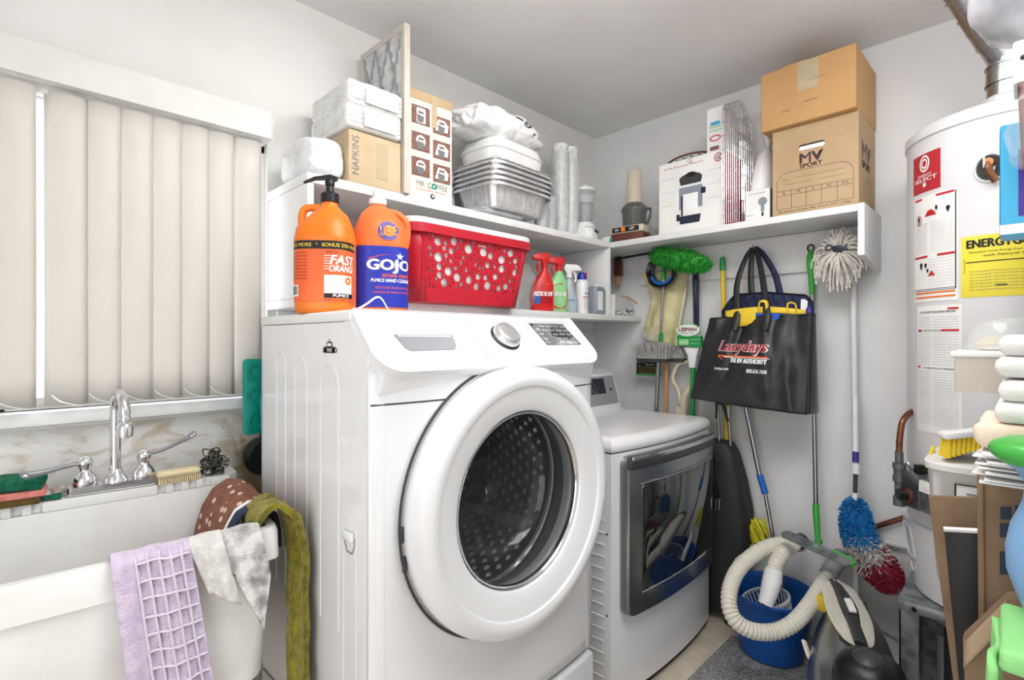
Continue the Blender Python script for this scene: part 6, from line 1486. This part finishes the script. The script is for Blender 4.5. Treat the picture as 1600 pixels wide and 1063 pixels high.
m.text('ENERGY', w*.5, hh*.07, mp_, cz=cz-hh*.06); m.text('SELECT', w*.8, hh*.10, mp_, cz=cz-hh*.17, bold=.02); m.plate(mp_, -.05*w, cz-hh*.36, .06*w, cz-hh*.26); m.build('lettering', 'white', o, **W_)
a, w, zb, zt, o = hlabel(1430, 1497, 313, 474, 'paper'); mp_ = hm_(a, .002); H_ = zt-zb; Zf = lambda f: zt-H_*f
m = MB(); m.plate(mp_, -w*.47, Zf(.035), -w*.25, Zf(.015), 5, 1); m.plate(mp_, w*.1, Zf(.035), w*.44, Zf(.015), 6, 1); m.plate(mp_, -w*.47, Zf(.585), -w*.1, Zf(.565), 6, 1); m.plate(mp_, w*.12, Zf(.585), w*.45, Zf(.565), 6, 1)
m.holed([(-.18*w, Zf(.20)), (.10*w, Zf(.20)), (.05*w, Zf(.16)), (-.02*w, Zf(.14)), (-.10*w, Zf(.15))], [], mp_)
m.holed([(-.10*w, Zf(.76)), (.08*w, Zf(.76)), (.0*w, Zf(.71))], [], mp_); m.holed([(-.34*w+.08*w*math.cos(q), Zf(.22)+.11*w*math.sin(q)) for q in [2*PI*k/20 for k in range(20)]], [[(-.34*w+.065*w*math.cos(q), Zf(.22)+.09*w*math.sin(q)) for q in [2*PI*k/20 for k in range(20)]]], mp_)
m.build('label_marks', 'redink', o, **W_)
m = MB(); m.plate(mp_, w*.455, Zf(.90), w*.475, Zf(.02), 1, 2); m.plate(mp_, -w*.47, Zf(.885), w*.455, Zf(.88), 10, 1); m.plate(mp_, -w*.47, Zf(.90), w*.455, Zf(.895), 10, 1)
for (x, f_, ww, h_) in ((-.34, .22, .06, .07), (.10, .14, .05, .05), (.33, .17, .07, .06), (-.27, .66, .07, .07), (-.15, .66, .06, .05), (-.10, .71, .05, .04)): m.holed([(w*(x+ww/2*math.cos(q)*(1+.3*math.sin(3*q))), Zf(f_)+H_*h_/2*math.sin(q)) for q in [2*PI*k/12 for k in range(12)]], [], mp_)
m.build('label_marks', 'ink', o, **W_)
m = MB()
txt = 'WARNING keep flammable vapors away from this appliance and read the manual'
for k in range(30):
    f_ = .26+.0145*k if k < 20 else .61+.027*(k-20)
    if k < 20: m.text(txt[:28], w*.34, H_*.006, mp_, cx=-.27*w, cz=Zf(f_)); m.text(txt[10:52], w*.46, H_*.006, mp_, cx=.19*w, cz=Zf(f_))
    else: m.text(txt[10:52], w*.5, H_*.008, mp_, cx=.18*w, cz=Zf(f_))
m.build('lettering', 'greyink', o, **W_)
m = MB(); m.plate(mp_, -w*.45, Zf(.925), w*.46, Zf(.91), 10, 1); m.plate(mp_, -w*.45, Zf(.965), w*.46, Zf(.95), 10, 1); m.build('label_marks', 'orange', o, **W_)
a, w, zb, zt, o = hlabel(1434, 1503, 480, 672, 'paper'); mp_ = hm_(a, .002); H_ = zt-zb
m = MB(); m.plate(mp_, w*.25, Zf(.035), w*.45, Zf(.02), 4, 1); m.plate(mp_, -w*.46, Zf(.20), -w*.34, Zf(.185), 3, 1); m.plate(mp_, w*.12, Zf(.20), w*.46, Zf(.185), 5, 1); m.plate(mp_, -w*.46, Zf(.49), -w*.38, Zf(.475), 2, 1); m.build('label_marks', 'redink', o, **W_)
m = MB(); m.text('FOR YOUR SAFETY READ BEFORE OPERATING', w*.8, H_*.016, mp_, cz=Zf(.05), bold=.01); m.text('OPERATING INSTRUCTIONS', w*.42, H_*.014, mp_, cx=-.1*w, cz=Zf(.192)); m.text('TO TURN OFF GAS TO APPLIANCE', w*.7, H_*.014, mp_, cx=.05*w, cz=Zf(.49), bold=.01); m.build('lettering', 'ink', o, **W_)
m = MB()
for k in range(44):
    f_ = .09+.0195*k
    if abs(f_-.19) < .015 or abs(f_-.49) < .015: continue
    m.text(txt[k % 7:26+k % 5], w*.34, H_*.009, mp_, cx=-.27*w, cz=Zf(f_)); m.text(txt[8:50-k % 9], w*.50, H_*.009, mp_, cx=.20*w, cz=Zf(f_))
m.build('lettering', 'greyink', o, **W_)
a0, zt = hit(1502, 372); _, zb = hit(1502, 466); w = .205; a = a0+w/2/HRr; mp_ = hm_(a, .002); H_ = zt-zb
o = MB().plate(hm_(a), -w/2, zb, w/2, zt, 20, 2).build('label', 'yellowlabel', t, **W_)
m = MB(); m.text('ENERGYGUIDE', w*.86, H_*.13, mp_, cz=Zf(.13), bold=.04); m.plate(mp_, -w*.44, Zf(.435), w*.40, Zf(.42), 10, 1); m.plate(mp_, -w*.12, Zf(.83), w*.0, Zf(.81), 3, 1)
for (x0, x1) in ((-.46, -.455), (.44, .445)): m.plate(mp_, w*x0, Zf(.60), w*x1, Zf(.36), 1, 1)
m.text('Estimated Yearly Energy Cost of Operation', w*.8, H_*.04, mp_, cz=Zf(.27)); m.text('with Natural Gas', w*.5, H_*.04, mp_, cz=Zf(.33)); m.build('lettering', 'ink', o, **W_)
m = MB()
for k in range(7): m.text('this energy guide estimates cost per year for this model', w*.8, H_*.028, mp_, cz=Zf(.58+.05*k))
m.build('lettering', 'greyink', o, **W_)
# draft pipe
px, py = HC.x, HC.y-.004
MB().lathe([(.062, 2.03), (.062, 2.075), (.056, 2.082), (.052, 2.085)], (px, py, 0), 40).build('flue_collar', 'tank', t, **W_)
dirv = (Vector((-.72, .72, 0))*.62+Vector((0, 0, .95))).normalized(); e0 = Vector((px, py, 2.215)); R_ = .050
mf = MB().tube([(px, py, 2.08), (px, py, 2.13)], R_, 32).build('flue_pipe', 'steel', t, **W_)
MB().tube([(px, py, 2.125), (px, py, 2.185)], R_+.002, 32).build('flue_pipe', 'steel', t, **W_); MB().tube([(px, py, 2.18), e0, e0+dirv*.06], R_, 32).build('flue_elbow', 'steel', t, **W_)
MB().tube([e0+dirv*.055, e0+dirv*.17], R_+.002, 32).build('flue_pipe', 'steel', t, **W_); MB().tube([e0+dirv*.165, e0+dirv*.30], R_, 32).build('flue_pipe', 'steel', t, **W_); 
for k in (.06, .12, .17, .24): MB().tube([e0+dirv*k, e0+dirv*(k+.005)], R_+.005, 32).build('flue_bead', 'steel', t, **W_)
for k in (2.125, 2.18): MB().tube([(px, py, k), (px, py, k+.004)], R_+.005, 32).build('flue_bead', 'steel', t, **W_)
# relief valve in its dark opening
a, z = hit(1547, 262); mp_ = hm_(a, .0015)
MB().holed([(.030*math.cos(q), z+.036*math.sin(q)) for q in [2*PI*k/28 for k in range(28)]], [], mp_).build('valve_opening', 'ink', t, **W_)
MB().tube([mp_(.034*math.cos(q), z+.040*math.sin(q)) for q in [2*PI*k/28 for k in range(28)]], .004, 6, closed=True).build('opening_rim', 'tank', t, **W_)
n_ = Vector((math.cos(a), math.sin(a), 0))
MB().tube([mp_(0, z+.010), mp_(0, z+.010)+n_*.030], .012, 14).build('valve_body', 'brass', t, **W_); MB().tube(smooth_path([mp_(0, z+.01)+n_*.022, mp_(.0, z-.008)+n_*.026, mp_(.006, z-.026)+n_*.02, mp_(.014, z-.045)+n_*.012], 5), .009, 10).build('drain_elbow', 'copper', t, **W_); MB().box(*(mp_(-.006, z-.004)+n_*.030), *(mp_(-.004, z+.030)+n_*.036+Vector((.006, .006, 0)))).build('valve_lever', 'steel', t, **W_)
# access door low on the skirt
def skirt(th0, o=.001):
    return lambda s, z: HC+Vector(((.2262+(z-.478)*.0325/.222*1.0+o+.004)*math.cos(th0+s/.25), (.2262+(z-.478)*.0325/.222+o+.004)*math.sin(th0+s/.25), z))
sk = skirt(math.radians(112))
MB().tube([sk(x, z) for x, z in rrect(-.036, .585, .036, .69, .012, 3)], .003, 6, closed=True).build('access_cover', 'tank', t, **W_)
MB().tube([sk(-.028+.056*k/10, .555-.022*math.sin(PI*k/10)) for k in range(11)], .0022, 6).build('embossed_arc', 'tank', t, **W_)
# gas valve
a, z = hit(1447, 762); n_ = Vector((math.cos(a), math.sin(a), 0)); tg = Vector((-math.sin(a), math.cos(a), 0)); o0 = HC+n_*HRr+Vector((0, 0, z))
def vb_(s0, s1, d0, d1, z0, z1, nm, mt, parent, bev=.003):
    m = MB(); m.box(s0, d0, z0, s1, d1, z1, bev)
    for v in m.bm.verts: v.co = o0+tg*v.co.x+n_*v.co.y+Vector((0, 0, v.co.z))
    return m.build(nm, mt, parent, **W_)
gv = vb_(-.020, .050, .0, .062, -.060, .052, 'gas_valve', 'steel', t); vb_(.050, .105, .012, .060, -.058, .042, 'valve_cover', 'galv', gv); vb_(.054, .100, .060, .062, .005, .040, 'valve_label', 'paper', gv)
MB().tube([o0+n_*.062+tg*.002+Vector((0, 0, -.024)), o0+n_*.086+tg*-.004+Vector((0, 0, -.024))], .018, 20).build('valve_knob', 'black', gv, **W_); MB().tube([o0+n_*.062+tg*.004+Vector((0, 0, -.024)), o0+n_*.067+tg*.004+Vector((0, 0, -.024))], .022, 24).build('red_dial', 'brownp', gv, **W_)
vb_(.012, .036, .02, .05, .052, .078, 'igniter', 'black', gv); MB().tube(smooth_path([o0+n_*.04+tg*.0+Vector((0, 0, .05)), o0+n_*.05+tg*-.012+Vector((0, 0, .075)), o0+n_*.03+tg*-.018+Vector((0, 0, .05))], 4), .005, 6).build('gas_tube', 'steel', gv, **W_)
# pipework
t = thing('gas_pipe', 'grey iron gas tee with a bent copper pipe above, left of the water heater', 'pipe', tuple(Dp(1408, 760, 1.70)))
D_ = 1.70; q = [Dp(1438, 642, 1.76), Dp(1424, 644, 1.73), Dp(1411, 658, D_), Dp(1406, 684, D_), Dp(1405, 712, D_)]
MB().tube(smooth_path(q, 6), .0095, 12).build('copper_pipe', 'copper', t, **W_)
def seg_(y0, y1, r, nm): MB().tube([Dp(1405+(y0-715)*.01, y0, D_), Dp(1405+(y1-715)*.01, y1, D_)], r, 16).build(nm, 'iron', t, **W_)
seg_(706, 726, .012, 'reducer'); seg_(724, 732, .019, 'tee_collar'); seg_(732, 745, .016, 'tee'); seg_(744, 752, .019, 'tee_collar'); seg_(752, 778, .014, 'nipple'); seg_(776, 790, .018, 'end_cap')
MB().tube(smooth_path([Dp(1407, 740, D_), Dp(1419, 741, D_-.02), Dp(1428, 752, D_-.02), Dp(1440, 762, D_+.0)], 5), .013, 12).build('elbow', 'iron', t, **W_)
tag(MB().tube([B(1365, 824, 2.53), B(1420, 807, 2.53), B(1470, 790, 2.53)], .010, 10).build('copper_line', 'copper', loc=tuple(B(1400, 814, 2.53))), 'dark copper pipe running along the back wall behind the coloured duster', 'pipe')
struct(MB().tube([B(1383, 848, 2.535), B(1560, 885, 2.535)], .012, 10).build('trim_4', 'shelf'))
# metal stand
t = thing('metal_stand', 'galvanised steel stand under the water heater', 'stand', (2.28, .05, 0))
MB().box(2.065, -.21, .440, 2.525, .305, .4725, .003).build('top_plate', 'galv', t, **W_)
for (x, y, sx_, sy_) in ((2.07, .300, 1, -1), (2.07, -.205, 1, 1), (2.52, .300, -1, -1), (2.52, -.205, -1, 1)):
    m = MB(); m.box(min(x, x+sx_*.045), min(y, y+sy_*.004), 0, max(x, x+sx_*.045), max(y, y+sy_*.004), .44); m.box(min(x, x+sx_*.004), min(y, y+sy_*.05), 0, max(x, x+sx_*.004), max(y, y+sy_*.05), .44)
    m.build('leg', 'galv', t, **W_)
for (x0, y0_, x1, y1_) in ((2.075, -.16, 2.079, .26), (2.511, -.16, 2.515, .26)): MB().box(x0, y0_, .20, x1, y1_, .235).build('brace', 'galv', t, **W_)
MB().cyl((2.060, .26, .456), (2.066, .26, .456), .008, n=6).build('bolt', 'chrome', t, **W_); MB().cyl((2.062, .275, .06), (2.068, .275, .06), .008, n=6).build('bolt', 'chrome', t, **W_)
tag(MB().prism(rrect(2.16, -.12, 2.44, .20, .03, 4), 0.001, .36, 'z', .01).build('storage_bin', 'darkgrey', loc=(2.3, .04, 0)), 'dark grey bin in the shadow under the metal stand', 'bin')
# ================================================================ storage rack whose things reach into the picture
t = thing('storage_rack', 'white storage rack at the right wall, carrying the boxes and cloths', 'rack', (1.3, -.22, 0))
for z in (.60, 1.105, 1.483, 1.72): MB().box(.80, -.44, z-.02, 1.90, -.004, z, .003).build('rack_shelf', 'shelf', t, **W_)
MB().box(1.235, -.44, 1.196, 1.90, -.004, 1.2155, .003).build('rack_shelf', 'shelf', t, **W_); MB().box(1.44, -.44, .74, 1.90, .085, .76, .003).build('rack_shelf', 'shelf', t, **W_); MB().box(.80, -.44, .905, 1.06, -.004, .925, .003).build('rack_shelf', 'shelf', t, **W_)
MB().box(1.06, -.05, .58, 1.42, .095, .599, .003).build('rack_shelf', 'shelf', t, **W_)
for (x, y) in ((.80, -.44), (.80, -.026), (1.88, -.44), (1.88, -.026)): MB().box(x, y, 0, x+.02, y+.02, 1.95, .003).build('post', 'shelf', t, **W_)
# tub with brush
t = thing('plastic_tub', 'milky white plastic tub with a square label, in front of the water heater', 'tub', (1.62, .02, .7605))
MB().loft([(0, .115, .13, 6), (.006, .12, .135, 6), (.255, .135, .150, 6), (.26, .141, .156, 6), (.272, .141, .156, 6), (.275, .137, .152, 6)], 64).build('tub_body', 'tub', t, ang=50)
lm = lambda y, z: Vector((-.1345, .062-y, z)); ol_ = MB().plate(lm, -.034, .150, .034, .235).build('label', 'paper', t)
MB().tube([lm(x, z)+Vector((-.001, 0, 0)) for x, z in ((-.034, .150), (.034, .150), (.034, .235), (-.034, .235))], .0018, 4, closed=True).build('label_border', 'ink', ol_); m = MB()
for k in range(6): m.plate(lambda y, z: lm(y, z)+Vector((-.0012, 0, 0)), -.024+.004*(k % 3), .165+.010*k, .022-.005*(k % 2), .168+.010*k)
m.build('label_marks', 'greyink', ol_)
t = thing('dustpan_brush', 'white hand brush with yellow bristles lying on the milky tub', 'brush', tuple(Dp(1505, 692, 1.17)))
p0, p1 = Dp(1474, 688, 1.17), Dp(1538, 682, 1.15); axb = p1-p0
def bbx(u0, u1, z0, z1, w, nm, mt, bev=.003, kind=None):
    m = MB(); m.box(u0, -w, z0, u1, w, z1, bev); ux = axb.normalized(); uy = Vector((-ux.y, ux.x, 0)).normalized()
    for v in m.bm.verts: v.co = p0+ux*v.co.x+uy*v.co.y+Vector((0, 0, v.co.z))
    return m.build(nm, mt, t, **W_)
Lb = axb.length; bbx(-.003, Lb+.01, .004, .018, .020, 'brush_back', 'plastic_white'); 
for k in range(9):
    for j in range(3):
        ux = axb.normalized(); uy = Vector((-ux.y, ux.x, 0)).normalized(); c = p0+ux*(.006+k*Lb/8.4)+uy*(-.012+.012*j); ln = .038-.0022*k
        MB().tube([c+Vector((0, 0, .005)), c+Vector((0, 0, -ln))-ux*.003], [.0042, .0066], 6).build('bristle_tuft', 'yellow', t, **W_)
t = thing('dustpan', 'white plastic dustpan with a yellow lip, tilted over the milky tub under the brush', 'dustpan', tuple(Dp(1490, 720, 1.2)))
MB().sheet(lambda u, v: Dp(1448+112*u, 728-44*u-14*v*(1-u)+2*v, 1.20-.06*u+.10*v), 12, 4).build('pan', 'plastic_white', t, thick=.005, **W_); MB().tube([Dp(1449, 729, 1.20), Dp(1458, 700, 1.28)], .005, 6).build('lip', 'yellow', t, **W_)
# upper cluster
t = thing('drawer_box', 'beige plastic box under the glass dome, in front of the water heater', 'box', (1.34, -.02, 1.2165))
MB().prism([(-.10, 0), (.10, 0), (.105, .062), (-.105, .062)], -.12, .118, 'y', .004, 2, True).build('box_body', 'beigebox', t)
MB().box(-.108, -.125, .062, .108, .124, .074, .004).build('box_rim', 'plastic_white', t)
t = thing('glass_dome', 'upturned clear glass bowl on the beige box', 'bowl', (1.345, .030, 1.2913))
MB().lathe([(.060, .001), (.062, .005), (.058, .030), (.045, .050), (.022, .058), (.001, .059)], (0, 0, 0), 40).build('bowl_shell', 'glass', t, thick=.003); MB().lathe([(.060, .001), (.064, .003), (.062, .006)], (0, 0, 0), 40).build('bowl_rim', 'glass', t)
MB().lathe([(.045, .001), (.046, .012), (.030, .025), (.001, .028)], (0, 0, 0), 30).build('lens', 'bonecol', t)
t = thing('paper_pile', 'pile of loose white papers at the bottom of the stack right of the brush', 'papers', (1.09, -.078, 1.1065))
for k in range(9):
    MB().box(-.10, -.13, .005*k, .10, .13, .005*k+.003, .0008, 1, rot=Matrix.Rotation(.09*math.sin(k*2.4), 3, 'Z')).build('sheet', 'paper', t)
o = cushion(.19, .26, .034, .004, 5).build('cloth', 'peach'); o.location = (1.10, -.073, 1.155); tag(o, 'folded peach cloth between the white papers and the white towels', 'cloth')
for k, (z, lab) in enumerate(((1.191, 'lower of two folded white towels stacked at the right edge, on the peach cloth'), (1.256, 'upper of two folded white towels stacked at the right edge, beside the glass dome'))):
    mt_ = MB(); [mt_.box(-.09+.003*q, -.12, .031*q, .09-.002*q, .12-.004*(q % 2), .031*q+.0305, .013, 3) for q in range(2)]; o = mt_.build('towel', 'towelw'); o.location = (1.10+.01*k, -.083, z); tag(o, lab, 'towel', 'folded white towels at the right edge')
t = thing('detergent_carton', 'sky blue and violet carton at the right edge in front of the heater', 'carton', (1.225, -.052, 1.4835))
MB().box(-.035, -.10, .0, .035, .088, .185, .002, 1).build('carton_body', 'bluebox', t)
bm3 = lambda y, z: Vector((-.0358, .088-y, z)); MB().plate(bm3, .022, .030, .15, .14).build('violet_panel', 'violetbox', t); MB().plate(bm3, .0, .002, .15, .018).build('white_edge', 'white', t); MB().plate(lambda x, z: Vector((x, .0886, z)), -.034, .002, .034, .183).build('side_panel', 'paper', t)
o = MB().blob((0, 0, 0), (.03, .040, .075), 3, .3, 22, 7).build('plastic_bag', 'film', ang=25); o.location = (1.14, -.012, 1.64); tag(o, 'crumpled clear bag hanging over the sky blue carton', 'plastic bag')
t = thing('white_carton', 'small white carton above the sky blue carton at the right edge', 'carton', (1.20, -.05, 1.7205)); MB().box(-.04, -.10, 0, .04, .070, .07, .004).build('carton_body', 'paper', t); MB().cyl((-.0415, .058, .04), (-.040, .058, .04), .004, n=8).build('hole', 'ink', t)
tag(MB().sheet(lambda u, v: Vector((1.14+.004*math.sin(9*v), -.03+.045*u-.006*v, 1.715-.14*v)), 6, 12).build('cloth', 'brownp', loc=(1.14, 0, 1.715), thick=.006, ang=180), 'strip of dark brown cloth hanging between the two cartons at the right edge', 'cloth')
t = thing('plastic_bag', 'grey translucent bag of things at the top right, in front of the flue pipe', 'plastic bag', (1.25, -.01, 1.82))
MB().blob((0, 0, .10), (.11, .085, .10), 4, .10, 9, 81, box=2.5).build('bag_body', 'gbag', t, ang=60); MB().box(-.113, .0, .135, -.105, .030, .150, .003).build('purple_tab', 'purple', t)
# paper bags, folders
def card_(name, lab, cat, pts, X, th, mt):
    P3 = [B(x, y, X) for x, y in pts]; c = sum(P3, Vector())/len(P3)
    m = MB().prism([(p.y, p.z) for p in P3], X, X+th, 'x', min(.003, th/3)); return m, c
m, c = card_('', '', '', [(1450, 776), (1620, 782), (1620, 1085), (1492, 1085)], 1.275, .012, ''); tag(m.build('cardboard_sheet', 'kraft', loc=tuple(c)), 'flat brown cardboard sheet leaning in front of the heater, widest and furthest left', 'cardboard')
m, c = card_('', '', '', [(1475, 830), (1530, 832), (1532, 1085), (1500, 1085)], 1.225, .010, ''); t = thing('folder', 'black folder with a white top edge between the brown cardboard sheets', 'folder', tuple(c)); m.build('cover', 'ink', t, **W_); MB().tube([B(1475, 827, 1.228), B(1531, 830, 1.228)], .005, 6).build('paper_edge', 'paper', t, **W_)
t = thing('paper_bag', 'tall brown paper bag with faded dark print at the right edge', 'bag', (1.17, .0, .66))
m, c = card_('', '', '', [(1526, 738), (1640, 740), (1640, 1085), (1530, 1085)], 1.155, .055, ''); m.build('bag_body', 'kraft', t, ang=30, **W_)
MB().tube([B(1534, 740, 1.153), B(1538, 1085, 1.153)], .0025, 6).build('fold', 'kraft', t, **W_); MB().tube([B(1527, 738, 1.153), B(1620, 740, 1.153)], .002, 6).build('top_edge', 'card', t, **W_)
for (x0, y0_, x1, y1_) in ((1563, 792, 1580, 812), (1586, 790, 1600, 812), (1562, 818, 1600, 840), (1562, 862, 1600, 898)): MB().sheet(lambda u, v: B(x0+(x1-x0)*u, y0_+(y1_-y0_)*v, 1.1535), 1, 1).build('print_mark', 'dkblue', t, **W_)
m, c = card_('', '', '', [(1504, 1000), (1572, 936), (1620, 932), (1620, 1085), (1508, 1085)], 1.075, .03, ''); t = thing('paper_bag', 'crumpled lighter brown paper bag in front of the tall one, above the green cloth', 'bag', tuple(c)); m.build('bag_body', 'kraft', t, ang=30, **W_); MB().sheet(lambda u, v: B(1506+66*u, 1004-66*u+40*v, 1.073-.02*v*(1-u)), 6, 4).build('folded_flap', 'cardlt', t, thick=.002, **W_)
# vase-like bottle and green cloth, closest to the camera
t = thing('flared_vase', 'pale blue plastic vase with a flared green rim, nearest thing at the right edge', 'vase', (.945, -.026, .956))
MB().loft([(0, .030, .030), (.02, .038, .038), (.055, .049, .049), (.085, .050, .050), (.115, .045, .045), (.145, .034, .034), (.168, .031, .031), (.185, .040, .040), (.197, .055, .055)], 48).build('vase_body', 'lblue', t, ang=60); MB().lathe([(.055, .196), (.064, .204), (.067, .212), (.063, .220), (.050, .226), (.030, .228)], (0, 0, 0), 48).build('rim', 'lime', t, ang=60)
o = cushion(.15, .16, .028, .003, 12).build('cloth', 'lightgreen'); 
o.location = (.895, -.052, .9265); tag(o, 'folded light green cloth at the bottom right corner, under the pale blue vase', 'cloth')
tag(MB().sheet(lambda u, v: Vector((.818+.15*u, .0300+.003*math.sin(u*8)+.004*v, .930-.10*v+.004*math.sin(u*9))), 20, 10).build('cloth', 'lightgreen', loc=(.89, .04, .94), thick=.008, ang=180), 'light green cloth hanging over the rack edge at the bottom right corner', 'cloth')
